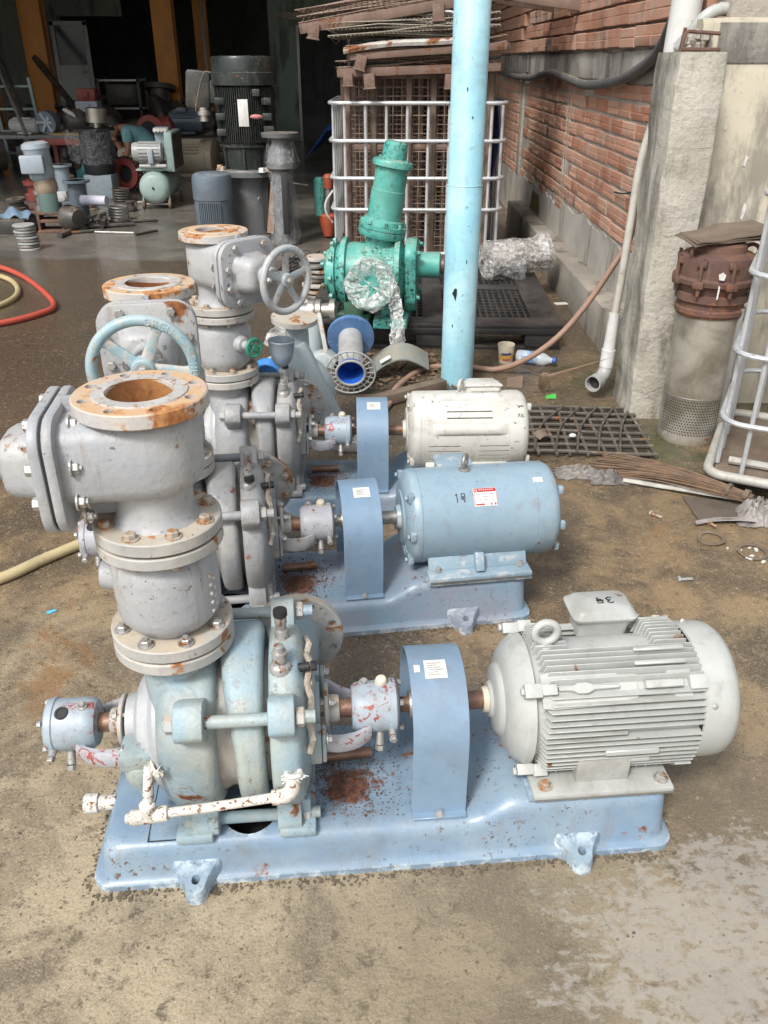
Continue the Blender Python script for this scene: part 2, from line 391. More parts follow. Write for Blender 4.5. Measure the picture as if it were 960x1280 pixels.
def concrete(name, c1, c2, stain=(.10, .095, .085), s_amt=.5, sc_=3, bump=.5):
    t = NT(name); v = t.coord(True)
    col = t.mix(t.ramp(t.noise(v, sc_, 9, .65, .5), .35, .65), c1, c2)
    sv = t.n('VectorMath', operation='MULTIPLY'); t.l(v, sv.inputs[0]); sv.inputs[1].default_value = (3, 3, .8)
    col = t.mix(t.ramp(t.noise(sv.outputs[0], 1.3, 7, .68, .3), .60 - .20 * s_amt, .72 - .18 * s_amt, 0, .85), col, stain)
    f = t.noise(v, 40, 7, .72)
    col = t.mix(t.ramp(f, .56, .72, 0, .5), col, tuple(x * .55 for x in c1))
    nb = t.bump(f, bump, .012); nb = t.bump(t.noise(v, 9, 7, .65), bump * .6, .02, nb)
    return t.set(Base_Color=col, Roughness=.86, Normal=nb)
def brick_material():
    t = NT('hollow_clay_brick'); v = t.coord(True); oi = t.n('ObjectInfo')
    k = t.math('ADD', t.math('MULTIPLY', oi.outputs['Random'], .72), t.math('MULTIPLY', t.noise(v, 6, 3, .5), .5))
    col = t.mix(t.ramp(k, .15, .85), (.40, .165, .095), (.56, .32, .22))
    col = t.mix(t.ramp(k, .93, 1.0, 0, .8), col, (.13, .10, .09))
    col = t.mix(t.ramp(t.noise(v, 9, 8, .7), .49, .66, 0, .8), col, (.44, .385, .32))
    col = t.mix(t.ramp(t.noise(v, 3, 7, .65), .54, .72, 0, .7), col, (.12, .085, .065))
    col = t.mix(t.ramp(t.noise(v, 90, 4, .7), .55, .75, 0, .4), col, (.16, .07, .045))
    return t.set(Base_Color=col, Roughness=.88, Normal=t.bump(t.noise(v, 70, 6, .7), .5, .006))
M['brick'] = brick_material()
M['mortar'] = concrete('rough_mortar', (.44, .40, .345), (.36, .325, .28), s_amt=.2, sc_=5, bump=.8)
M['plaster'] = concrete('damp_cement_render', (.40, .375, .33), (.48, .45, .40), (.22, .20, .17), .4, 2.4, .35)
M['pillar'] = concrete('weathered_pillar_concrete', (.40, .375, .31), (.54, .51, .44), (.17, .15, .125), .66, 4, .8)
M['wallr'] = concrete('cream_grey_render', (.42, .38, .29), (.50, .455, .36), (.19, .175, .145), .45, 1.8, .3)
M['beam'] = concrete('sooty_beam_concrete', (.36, .34, .30), (.27, .255, .225), (.11, .10, .09), .6, 3, .7)
M['kerb'] = concrete('ledge_concrete', (.34, .31, .26), (.28, .25, .21), (.12, .11, .09), .5, 4, .5)

# brick wall along the right side
bw = thing('brick_wall', 'red hollow brick wall with a concrete beam and cement render along its foot', 'wall', (1.30, 7.2, 0))
BX, BY = 1.30, 7.2
def L(p): return V(p) - V((BX, BY, 0))
core = MB().box((.02, 0, 1.6), (.152, 7.4, 3.2))
ob('mortar_core', mesh(core), M['mortar'], bw)
def slab(y0, y1, zf, x, th, n, m=10):
    mb = MB()
    mb.sheet(lambda i, j: L((x + .006 * NZ.noise(V((i * 30, j * 4, 3))), y0 + (y1 - y0) * i, zf(y0 + (y1 - y0) * i) * j)), n, m)
    mb.sheet(lambda i, j: L((x + th * j, y0 + (y1 - y0) * i, zf(y0 + (y1 - y0) * i))), n, 1)
    return mesh(mb, ang=60)
zr = lambda y: .47 - .02 * (y - 4.4) + .055 * NZ.noise(V((y * 2.1, 0, 1))) + .03 * NZ.noise(V((y * 9, 0, 5)))
ob('cement_render', slab(3.5, 10.9, zr, 1.236, .08, 150), M['plaster'], bw)
mbm = MB()
def bmz(y, top): return (1.365 if top else 1.222) + .012 * NZ.noise(V((y * 3, 7 * top, 0))) + .008 * NZ.noise(V((y * 15, 7 * top, 2)))
rings = []
for k in range(120):
    y = 3.5 + 7.4 * k / 119; a = .006 * NZ.noise(V((y * 4, 1, 1)))
    rings.append([L((1.232 + a, y, bmz(y, 0))), L((1.228 + a, y, bmz(y, 1) - .01)), L((1.245, y, bmz(y, 1))), L((1.36, y, bmz(y, 1))), L((1.36, y, bmz(y, 0)))])
ob('concrete_beam', mesh(mbm.loft(rings), ang=60), M['beam'], bw)
for y, wd in ((8.35, .16), (6.18, .03), (6.27, .018)):
    ob('mortar_strip', mesh(MB().box(L((1.242 if wd > .1 else 1.2455, y, .80)), (.02, wd, .84)), .004), M['mortar'], bw)
def brick_mesh(k, hh, ln):
    r_ = random.Random(k); g = .006; h = hh / 2; d = .045
    pf = [(0, -h), (-d, -h), (-d - .003, -h + .004), (-d - .003, -g * .6), (-d - .0005, -.0012), (-d - .0005, .0012), (-d - .003, g * .6), (-d - .003, h - .004), (-d, h), (0, h)]
    def bulge(x, z, e): return V((x + r_.uniform(-.0015, .0015), e * ln / 2 + r_.uniform(-.002, .002), z + r_.uniform(-.0015, .0015)))
    return mesh(MB().loft([[bulge(x, z, -1) for x, z in pf], [bulge(x, z, 1) for x, z in pf]]), ang=30)
low = [brick_mesh(k, .067, .238) for k in range(6)]; upp = [brick_mesh(20 + k, .086, .272) for k in range(6)]
far = MB(); r_ = random.Random(5)
nb_ = 0
def lay(z, y, ms, lean):
    global nb_
    if r_.random() < .025: return
    me = ms[r_.randrange(6)]; x = 1.2845 + r_.uniform(-.002, .002) - lean; ry = r_.uniform(-.012, .012) - lean * 1.0
    p = L((x, y + r_.uniform(-.003, .003), z + r_.uniform(-.003, .003)))
    if y < 8.1 and nb_ < 298:
        o = ob('brick', me, M['brick'], bw, p, (r_.uniform(-.010, .010), ry, r_.uniform(-.006, .006))); nb_ += 1
    else:
        far.raw([MX.Rotation(ry, 3, 'Y') @ v.co + p for v in me.vertices], [tuple(f.vertices) for f in me.polygons])
for k in range(10):
    z = 1.178 - k * .0835
    for c in range(30):
        y = 3.66 + c * .251 + (k % 2) * .125
        if z - .03 > zr(y) - .015 and y < 10.8 and abs(y - 8.35) > .2: lay(z, y, low, 0)
for k in range(8):
    z = 1.420 + k * .1005
    for c in range(26):
        y = 3.66 + c * .284 + (k % 2) * .14
        if y < 10.8: lay(z, y, upp, .030)
ob('far_brick', mesh(far, smooth=False), M['brick'], bw, kind='stuff')
ob('moss_patch', mesh(MB().sheet(lambda i, j: L((1.2335 + .002 * NZ.noise(V((i * 4, j * 4, 9))), 7.25 + .75 * (i - .5) * (1 - .55 * j) + .05 * NZ.noise(V((j * 6, i, 0))), .01 + .36 * j)), 10, 10)), mat('moss', (.10, .095, .025), (.17, .15, .06), 14, .9, bump=.8, chip=1, chipc=(.16, .15, .12), chsc=20), bw)

# low ledge at the foot of the wall
tag(ob('concrete_ledge', mesh(MB().box((1.172, 6.0, .105), (.13, 3.9, .225)), .012, 2, jit=.004), M['kerb']), 'rough low concrete ledge running along the foot of the brick wall', 'ledge')

# concrete pillar
pl = thing('concrete_pillar', 'weathered square concrete pillar between the brick wall and the rendered wall', 'pillar', (1.10, 3.42, 0))
def block(z0, z1, k):
    rings = []; n = 12
    for i in range(n + 1):
        z = z0 + (z1 - z0) * i / n; e = 0
        poly = rrect(.165 - 2 * e, .285 - 2 * e, .010, 2); rr = []
        a = .006 * NZ.noise(V((z * 5, 0, 0)))
        for x, y in poly:
            q = V((x, y, z)); rr.append(q + V((a + .009 * NZ.noise(V((x * 20, y * 20, z * 9))) + (.010 * max(0, NZ.noise(V((x * 40, y * 40, z * 14)))) * (-1 if x > 0 else 1)), .008 * NZ.noise(V((x * 9, y * 14, z * 9))), 0)))
        rings.append(rr)
    return mesh(MB().loft(rings), ang=50)
zs = [0, .20, .58, .80, 1.04, 1.165, 1.345]
for k in range(6): ob('pillar_block', block(zs[k] + (.0003 if k else 0), zs[k + 1] - .0003, k), M['pillar'], pl)
ob('joint_fill', MB().box((0, 0, .67), (.150, .270, 1.33)), M['pillar'], pl)
for pts in ([(-.07, -.10, 1.33), (-.06, -.09, 1.40), (-.02, -.08, 1.405), (.06, -.09, 1.40)], [(.05, .02, 1.33), (.055, .0, 1.41)], [(-.05, -.02, 1.34), (-.045, -.03, 1.42)], [(-.075, -.12, 1.352), (.06, -.11, 1.352)]):
    ob('rebar', mesh(MB().tube(pts, .0065, 7, sub=3)), M['rustbrown'], pl)
rb = MB(); 
for k in range(14): rb.sphere((rnd.uniform(-.03, .06), rnd.uniform(-.05, .08), 1.355 + rnd.uniform(0, .05)), rnd.uniform(.012, .03), 6)
ob('broken_concrete', mesh(rb, jit=.01), M['mortar'], pl, kind='stuff')

wr = thing('rendered_wall', 'cream and grey rendered wall standing behind the rusty pump canister', 'wall', (2.4, 3.54, 0))
rings = []
for k in range(60):
    x = -1.26 + 3.6 * k / 59; top = 1.455 + (0.0 if x > -1.17 else .0) + .010 * NZ.noise(V((x * 6, 3, 0)))
    rings.append([(x, -.08, 0), (x, -.08 + .003 * NZ.noise(V((x * 5, 0, 0))), top - .02), (x, -.06, top), (x, .09, top), (x, .09, 0)])
ob('wall_body', mesh(MB().loft(rings), ang=60), M['wallr'], wr)
ob('render_band', mesh(MB().box((.55, -.0815, 1.375), (3.5, .006, .13)), .003, jit=.004), M['beam'], wr)
for x, z, s in ((-1.02, .98, 1), (-.99, .80, 1.3), (-1.12, 1.10, .6)):
    po = [(s * .010 * math.cos(t) * rnd.uniform(.4, 1.2), s * .024 * math.sin(t) * rnd.uniform(.6, 1.2)) for t in [k * .7 for k in range(9)]]
    ob('render_chip', MB().prism(po, (x, -.080, z), (1, 0, 0), (.1, 0, 1), (0, -.0035, 0)), M['label'], wr)
ob('wall_bracket', mesh(MB().box((-1.0, -.10, .735), (.020, .05, .022)).box((-.975, -.115, .735), (.05, .012, .016)), .002), M['steel'], wr)
tag(ob('upper_wall', mesh(MB().box((2.9, 5.2, 1.1), (2.9, .14, 2.2)), .01), M['wallr']), 'taller grey wall end seen above the rendered wall', 'wall')

# pipes on the walls
M['pvc'] = mat('grey_pvc', (.40, .41, .40), (.36, .37, .36), 8, .4, dust=.2, bump=.05)
M['pvcw'] = mat('white_pvc', (.66, .67, .66), (.60, .60, .57), 6, .42, chip=.5, chipc=(.45, .40, .33), bump=.05)
wp = ob('white_downpipe', mesh(MB().lathe([(.9, .057), (1.86, .057), (1.86, .062), (1.98, .062), (1.98, .057), (3.2, .057)], (1.085, 3.66, 0), (.03, 0, 1), 28)), M['pvcw'])
tag(wp, 'thick white plastic downpipe rising behind the concrete pillar', 'pipe')
tag(ob('grey_pipe', mesh(MB().tube([(1.10, 3.60, 1.36), (1.135, 3.57, 1.41), (1.165, 3.55, 1.455), (1.22, 3.55, 1.482), (1.35, 3.55, 1.485), (2.4, 3.55, 1.49)], .021, 16, sub=5)), M['pvc']), 'grey plastic pipe lying along the top of the rendered wall', 'pipe')
dp = thing('drain_pipe', 'pale plastic drain pipe with a grey elbow beside the pillar', 'pipe', (.99, 3.60, 0))
ob('pipe', mesh(MB().tube([(.055, .0, 1.10), (.030, .0, .95), (.020, -.01, .75), (.012, -.01, .5), (.004, -.01, .34)], .0165, 16, sub=4)), mat('aged_cream_pvc', (.46, .44, .38), (.52, .50, .45), 6, .5, dust=.3, chip=.4), dp)
ob('lower_pipe', mesh(MB().lathe([(0, .023), (.16, .027), (.16, .031), (.235, .031)], (.004, -.01, .36), (-.03, 0, -1), 20)), M['pvcw'], dp)
el = [V((-.003, -.01, .145)), V((-.006, -.013, .11)), V((-.022, -.03, .083)), V((-.045, -.06, .075)), V((-.058, -.078, .075))]
ob('elbow', mesh(MB().tube(el, .030, 20, sub=5), ang=60), M['pvc'], dp)
ob('elbow_socket', mesh(MB().lathe([(0, .031), (.001, .036), (.045, .036), (.045, .031), (.004, .030)], (-.050, -.068, .075), (-.62, -.78, -.02), 24, caps=False)), M['pvc'], dp)
ob('elbow_inside', mesh(MB().lathe([(.0, .0295), (.001, .001)], (-.060, -.081, .075), (-.62, -.78, -.02), 20, caps=False)), M['gasket'], dp)
tag(ob('black_conduit', mesh(MB().tube([(1.213, 10.1, 1.222), (1.20, 8.95, 1.193), (1.20, 7.73, 1.193), (1.20, 6.83, 1.239), (1.20, 6.16, 1.214), (1.20, 5.59, 1.19), (1.20, 4.92, 1.221), (1.20, 4.48, 1.277), (1.19, 4.15, 1.35), (1.12, 3.75, 1.46), (1.11, 3.7, 1.5)], .026, 12, sub=6)), mat('grey_black_conduit', (.10, .10, .10), (.13, .13, .125), 9, .6, dust=.4, bump=.1)), 'dark ribbed conduit sagging along the concrete beam of the brick wall', 'conduit')
tag(ob('loose_cable', mesh(MB().tube([(1.225, 4.12, 1.0), (1.222, 4.2, .84), (1.220, 4.42, .74), (1.225, 4.75, .70)], .004, 6, sub=5)), M['black']), 'thin black cable hanging on the lower bricks beside the pillar', 'cable')

# cyan steel post
M['post'] = mat('pale_cyan_post_paint', (.27, .53, .63), (.40, .63, .70), 4, .42, rust=.08, chip=.6, chipc=(.10, .12, .12), chsc=35, dust=0, bump=.12, bsc=50)
po = thing('steel_post', 'tall pale blue steel post standing in the middle of the yard', 'post', (.338, 3.74, 0))
ob('post_shaft', mesh(MB().lathe([(0, .0735), (.86, .0735), (.862, .072), (4.6, .072)], (0, 0, 0), (0, 0, 1), 40)), M['post'], po)
ob('weld_seam', mesh(MB().torus((0, 0, .861), (0, 0, 1), .0725, .0025, 40, 6)), M['post'], po)
for a, z, w_ in ((-112, .42, .016), (-118, .28, .006), (-80, 1.12, .005), (-100, 1.22, .005), (-78, .56, .005)):
    c_ = V((math.cos(R(a)) * .0738, math.sin(R(a)) * .0738, z))
    ob('paint_chip', MB().prism([(w_ * rnd.uniform(.3, 1) * math.cos(k), 1.9 * w_ * rnd.uniform(.3, 1) * math.sin(k)) for k in (0, 1, 2, 3, 4, 5)], c_, (-math.sin(R(a)), math.cos(R(a)), 0), (0, 0, 1), (math.cos(R(a)) * .0008, math.sin(R(a)) * .0008, 0)), M['ink'], po)

# workshop hall: roof, walls, posts
M['hall'] = concrete('old_green_grey_limewash', (.24, .25, .21), (.18, .19, .16), (.09, .09, .08), .5, 1.2, .2)
M['hallgreen'] = concrete('pale_green_limewash', (.27, .33, .28), (.22, .27, .23), (.10, .11, .09), .5, 1.2, .2)
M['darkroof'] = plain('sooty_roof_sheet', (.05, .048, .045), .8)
rf = MB()
for k in range(60):
    x = -16 + 17.2 * k / 60
    rf.raw([(x, 6.9, 3.6), (x + .1435, 6.9, 3.66), (x + .287, 6.9, 3.6), (x + .287, 30, 4.3), (x + .1435, 30, 4.36), (x, 30, 4.3)], [(0, 1, 4, 5), (1, 2, 3, 4)])
tag(ob('workshop_roof', mesh(rf, solid=.01), M['darkroof']), 'dark corrugated roof over the open workshop', 'roof')
hw = thing('workshop_wall', 'grey-green back wall of the workshop with the white door', 'wall', (-6.4, 17.1, 0))
ob('wall_panel', mesh(MB().box((-3.3, .1, 2.4), (7.9, .2, 4.8)).box((1.2, .1, 3.4), (1.1, .2, 2.8))), M['hall'], hw)
dr = ob('door', mesh(MB().box((0, -.02, .62), (.58, .04, 1.24)), .004), mat('white_door_paint', (.72, .78, .76), (.66, .72, .70), 4, .5, dust=.1, bump=.05), hw, (.84, .0, 0), (0, 0, 0))
for x, sx_ in ((-.285, .07), (.285, .07)): ob('door_frame', mesh(MB().box((x, -.03, .96), (sx_, .05, 1.92)), .004), M['pvcw'], dr)
ob('door_frame', mesh(MB().box((0, -.03, 1.89), (.64, .05, .07)), .004), M['pvcw'], dr)
ob('door_pane', MB().box((0, -.012, 1.55), (.50, .012, .62)), plain('dark_door_glass', (.05, .085, .085), .15), dr)
ob('door_handle', mesh(MB().box((.20, -.055, 1.13), (.09, .03, .022)), .004), M['steel'], dr)
gw = thing('green_wall', 'pale green limewashed wall with an open doorway at the back', 'wall', (-1.5, 17.1, 0))
ob('wall_panel', mesh(MB().box((-.29, .1, 2.4), (.50, .2, 4.8)).box((.42, .1, 3.32), (.92, .2, 2.94)).box((1.6, .1, 2.4), (1.44, .2, 4.8))), M['hallgreen'], gw)
for x in (-.03, .87): ob('door_frame', mesh(MB().box((x, -.02, .92), (.045, .06, 1.84)), .003), M['pvcw'], gw)
ob('door_frame', mesh(MB().box((.42, -.02, 1.845), (.95, .06, .035)), .003), M['pvcw'], gw)
ob('lintel', mesh(MB().box((.40, -.02, 2.0), (1.5, .08, .12)), .004), M['mortar'], gw)
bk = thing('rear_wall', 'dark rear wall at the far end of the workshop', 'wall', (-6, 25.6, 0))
M['deepshade'] = concrete('shade_darkened_wall', (.05, .052, .045), (.035, .036, .032), (.02, .02, .018), .6, 1.2, .2)  # near-black wall colour paints in the shade of the deep hall
ob('wall_panel', mesh(MB().box((0, .1, 2.5), (22, .2, 5))), M['deepshade'], bk)
sw = thing('side_wall', 'shaded side wall of the workshop at far left', 'wall', (-9.6, 16, 0))
ob('wall_panel', mesh(MB().box((0, 0, 2.4), (.2, 19, 4.8))), M['hall'], sw)
s2 = thing('side_wall', 'shaded wall joining the brick wall and the green back wall', 'wall', (1.5, 14, 0))
ob('wall_panel', mesh(MB().box((0, 0, 2.4), (.2, 6.4, 4.8))), M['hall'], s2)
M['orange'] = mat('orange_column_paint', (.62, .25, .035), (.54, .21, .035), 3, .55, dust=.2, chip=.3, bump=.1)
for x, y, lab, wd in ((-5.42, 15, 'orange steel column in front of the wall left of the white door', .34), (-3.4, 15, 'widest orange steel column near the middle of the workshop', .32), (-3.40, 18, 'thinner orange steel column right of the widest one', .22), (-5.95, 14.2, 'orange column at the far left edge behind the ladder', .2)):
    c_ = thing('orange_column', lab, 'column', (x, y, 0), 0, 'orange columns in the workshop')
    h_ = 3.62 + .0303 * (y - 6.9)
    ob('column_shaft', mesh(MB().box((0, -.1, h_ / 2), (wd, .02, h_)).box((0, .1, h_ / 2), (wd, .02, h_)).box((0, 0, h_ / 2), (wd * .8, .18, h_)), .004), M['orange'], c_)
    ob('column_base', mesh(MB().box((0, 0, .01), (wd + .1, .34, .02)), .004), M['orange'], c_)
# ---------------------------------------------------------------- the pump sets
SY, SZ = .165, .253
def pol(a, r, x):                       # a=0 towards the front, 90 up, about the shaft line
    return V((x, SY - r * math.cos(R(a)), SZ + r * math.sin(R(a))))
def sm(a, b, x):
    t = min(max((x - a) / (b - a), 0), 1); return t * t * (3 - 2 * t)
def base_mesh():
    L, W, rc = 1.081, .335, .035
    H = lambda x: .086 + .042 * sm(.685, .775, x)
    half = [(0, W / 2), (0, rc + .05), (0, rc)]
    half += [(rc - rc * math.cos(R(15 * k)), rc - rc * math.sin(R(15 * k))) for k in range(1, 6)] + [(rc, 0)]
    half += [(rc + (L - 2 * rc) * k / 48, 0) for k in range(1, 48)]
    half += [(L - rc, 0)] + [(L - rc + rc * math.sin(R(15 * k)), rc - rc * math.cos(R(15 * k))) for k in range(1, 6)] + [(L, rc), (L, rc + .05), (L, W / 2)]
    prof = [(0, 0, 0), (0, 0, .012), (.004, 0, .017), (.012, 0, .020), (.015, 0, .026), (.019, 1, -.026), (.022, 1, -.014), (.029, 1, -.0045), (.042, 1, 0), (.06, 1, .001)]
    rings = []
    for d, zf, off in prof:
        fr = []
        for x, y in half:
            cx = d + (x / L) * (L - 2 * d); cy = d + y / (W / 2) * (W / 2 - d)
            fr.append(V((cx, cy, H(cx) * zf + off)))
        rings.append(fr + [V((p.x, W - p.y, p.z)) for p in fr[-2:0:-1]])
    mb = MB(); n = len(half); m = len(rings[0])
    mb.loft(rings, True, False)
    o = (len(rings) - 1) * m
    idx = lambda i: o + ((m - i) % m)
    for top, base in ((True, o), (False, 0)):
        for i in range(n - 1):
            a, b = base + i, base + i + 1; c, d = base + (m - i) % m, base + (m - i - 1) % m
            f = [a, b, d, c]; f2 = []
            for q in f:
                if q not in f2: f2.append(q)
            if len(f2) > 2: mb.f.append(tuple(f2))
    me = mesh(mb, ang=40)
    me = cut(me, MB().box((L / 2, W / 2, .03), (L - .07, W - .07, .085)))
    me = cut(me, MB().lathe([(0, .05), (.2, .05)], (.285, .085, .05), (0, 0, 1), 28))
    return me
def lug_mesh():
    mb = MB(); out = [(-.062, .02), (-.05, .004), (-.028, -.024)] + [(.024 * math.cos(R(a)), -.032 + .024 * math.sin(R(a))) for a in range(190, 351, 20)] + [(.028, -.024), (.05, .004), (.062, .02)]
    z = lambda y: .048 + y * .35 if y < .004 else .052
    mb.loft([[(x * 1.04, y - .001, 0) for x, y in out], [(x * 1.02, y, z(y) - .008) for x, y in out], [(x * .93, y + .003, z(y)) for x, y in out]])
    return cut(mesh(mb), MB().lathe([(-.1, .0095), (.1, .0095)], (0, -.026, 0), (0, 0, 1), 16))
def ring_bolts(parent, name, c, ax, rr, n, mat_, size=.0095, a0=22.5, stud=0, skip=()):
    ax = V(ax).normalized(); u, v = perp(ax)
    me = cm(('rb', size, stud, tuple(ax)), lambda: mesh(MB().bolt((0, 0, 0), ax, size, size, True, stud)))
    for k in range(n):
        if k in skip: continue
        t = R(a0 + 360 * k / n)
        ob(name, me, mat_, parent, V(c) + (u * math.cos(t) + v * math.sin(t)) * rr)
def flange_mesh(Rf, th, n, rh, bore, hr=.0105, top=False):
    mb = MB().lathe([(0, bore), (0, Rf - .002), (.002, Rf), (th - .002, Rf), (th, Rf - .002), (th, bore), (0, bore)], (0, 0, 0), (0, 0, 1), 56, caps=False)
    me = mesh(mb)
    c = MB()
    for k in range(n):
        t = R(22.5 + 360 * k / n); c.lathe([(-.05, hr), (.1, hr)], (rh * math.cos(t), rh * math.sin(t), 0), (0, 0, 1), 14)
    return cut(me, c)
def strokes(mb, lines, fn, r=.0022):
    for ln in lines:
        pts = []
        for i in range(len(ln) - 1):
            (a, b), (c, d) = ln[i], ln[i + 1]; k = max(2, int(math.hypot(c - a, d - b) / .12))
            pts += [fn(a + (c - a) * q / k, b + (d - b) * q / k) for q in range(k)]
        pts.append(fn(*ln[-1]))
        mb.tube(pts, r, 5)
    return mb
HAO = [[(.22, .95), (.2, .62), (.8, .62), (.8, .95), (.22, .95)], [(.05, .48), (.95, .48)], [(.35, .48), (.3, .3), (.78, .3), (.72, .02), (.55, .1)]]
ONE = [[(.25, .78), (.5, .98), (.5, 0)]]
THREE = [[(.15, .9), (.5, 1), (.8, .85), (.7, .6), (.4, .52), (.75, .45), (.85, .2), (.5, 0), (.15, .1)]]
GLY = {'O': [[(.1, .2), (.1, .8), (.5, 1), (.9, .8), (.9, .2), (.5, 0), (.1, .2)]], 'P': [[(.1, 0), (.1, 1), (.8, .9), (.8, .6), (.1, .5)]],
       'E': [[(.9, 1), (.1, 1), (.1, 0), (.9, 0)], [(.1, .5), (.7, .5)]], 'N': [[(.1, 0), (.1, 1), (.9, 0), (.9, 1)]],
       'S': [[(.9, .9), (.4, 1), (.1, .75), (.9, .3), (.6, 0), (.1, .1)]], 'H': [[(.1, 0), (.1, 1)], [(.9, 0), (.9, 1)], [(.1, .5), (.9, .5)]],
       'U': [[(.1, 1), (.1, .2), (.5, 0), (.9, .2), (.9, 1)]], 'T': [[(0, 1), (1, 1)], [(.5, 1), (.5, 0)]]}

def handwheel(parent, loc, rot, wmat, spin=0):
    # wheel faces local -y
    RR, r = .098, .0115
    rim = cm('hwrim', lambda: mesh(MB().torus((0, 0, 0), (0, 1, 0), RR, r, 56, 12)))
    hwp = ob('handwheel', rim, wmat, parent, loc, rot, scl=None)
    def hub():
        mb = MB().lathe([(-.012, .022), (.010, .027), (.018, .024), (.022, .012)], (0, 0, 0), (0, 1, 0), 24)
        return mesh(mb, .002)
    ob('hub', cm('hwhub', hub), wmat, hwp)
    def spoke():
        mb = MB(); rings = []
        for d, wd, y in ((.018, .012, .003), (.05, .0105, .004), (.075, .0095, .001), (RR - .004, .0125, 0)):
            rings.append([(wd * sx, y + .0055 * sy, d) for sx, sy in ((-1, -.6), (-.6, -1), (.6, -1), (1, -.6), (1, .6), (.6, 1), (-.6, 1), (-1, .6))])
        return mesh(mb.loft(rings), ang=50)
    for k in range(5):
        ob('spoke', cm('hwspoke', spoke), wmat, hwp, (0, 0, 0), (0, R(spin + 72 * k), 0))
    ob('hub_nut', cm('hwnut', lambda: mesh(MB().bolt((0, -.011, 0), (0, -1, 0), .011, .010, True, .006))), M['bolt'], hwp)
    def let():
        mb = MB()
        for word, a0 in (('OPEN', 78), ('SHUT', 12)):
            for i, ch in enumerate(word):
                a = a0 - i * 8.5
                def fn(x, y, a=a):
                    t = R(a - (x - .5) * 6.4); rr = RR - .006 + y * .012
                    return V((math.cos(t) * rr, -r * .92, math.sin(t) * rr))
                strokes(mb, GLY[ch], fn, .0012)
        # the double arrow between the words
        def fa(x, y):
            t = R(43 - x * 22); rr = RR - .006 + y * .012
            return V((math.cos(t) * rr, -r * .92, math.sin(t) * rr))
        strokes(mb, [[(0, .5), (1, .5)], [(.15, .9), (0, .5), (.15, .1)], [(.85, .9), (1, .5), (.85, .1)]], fa, .0012)
        return mesh(mb)
    ob('raised_lettering', cm('hwlet', let), wmat, hwp)
    return hwp

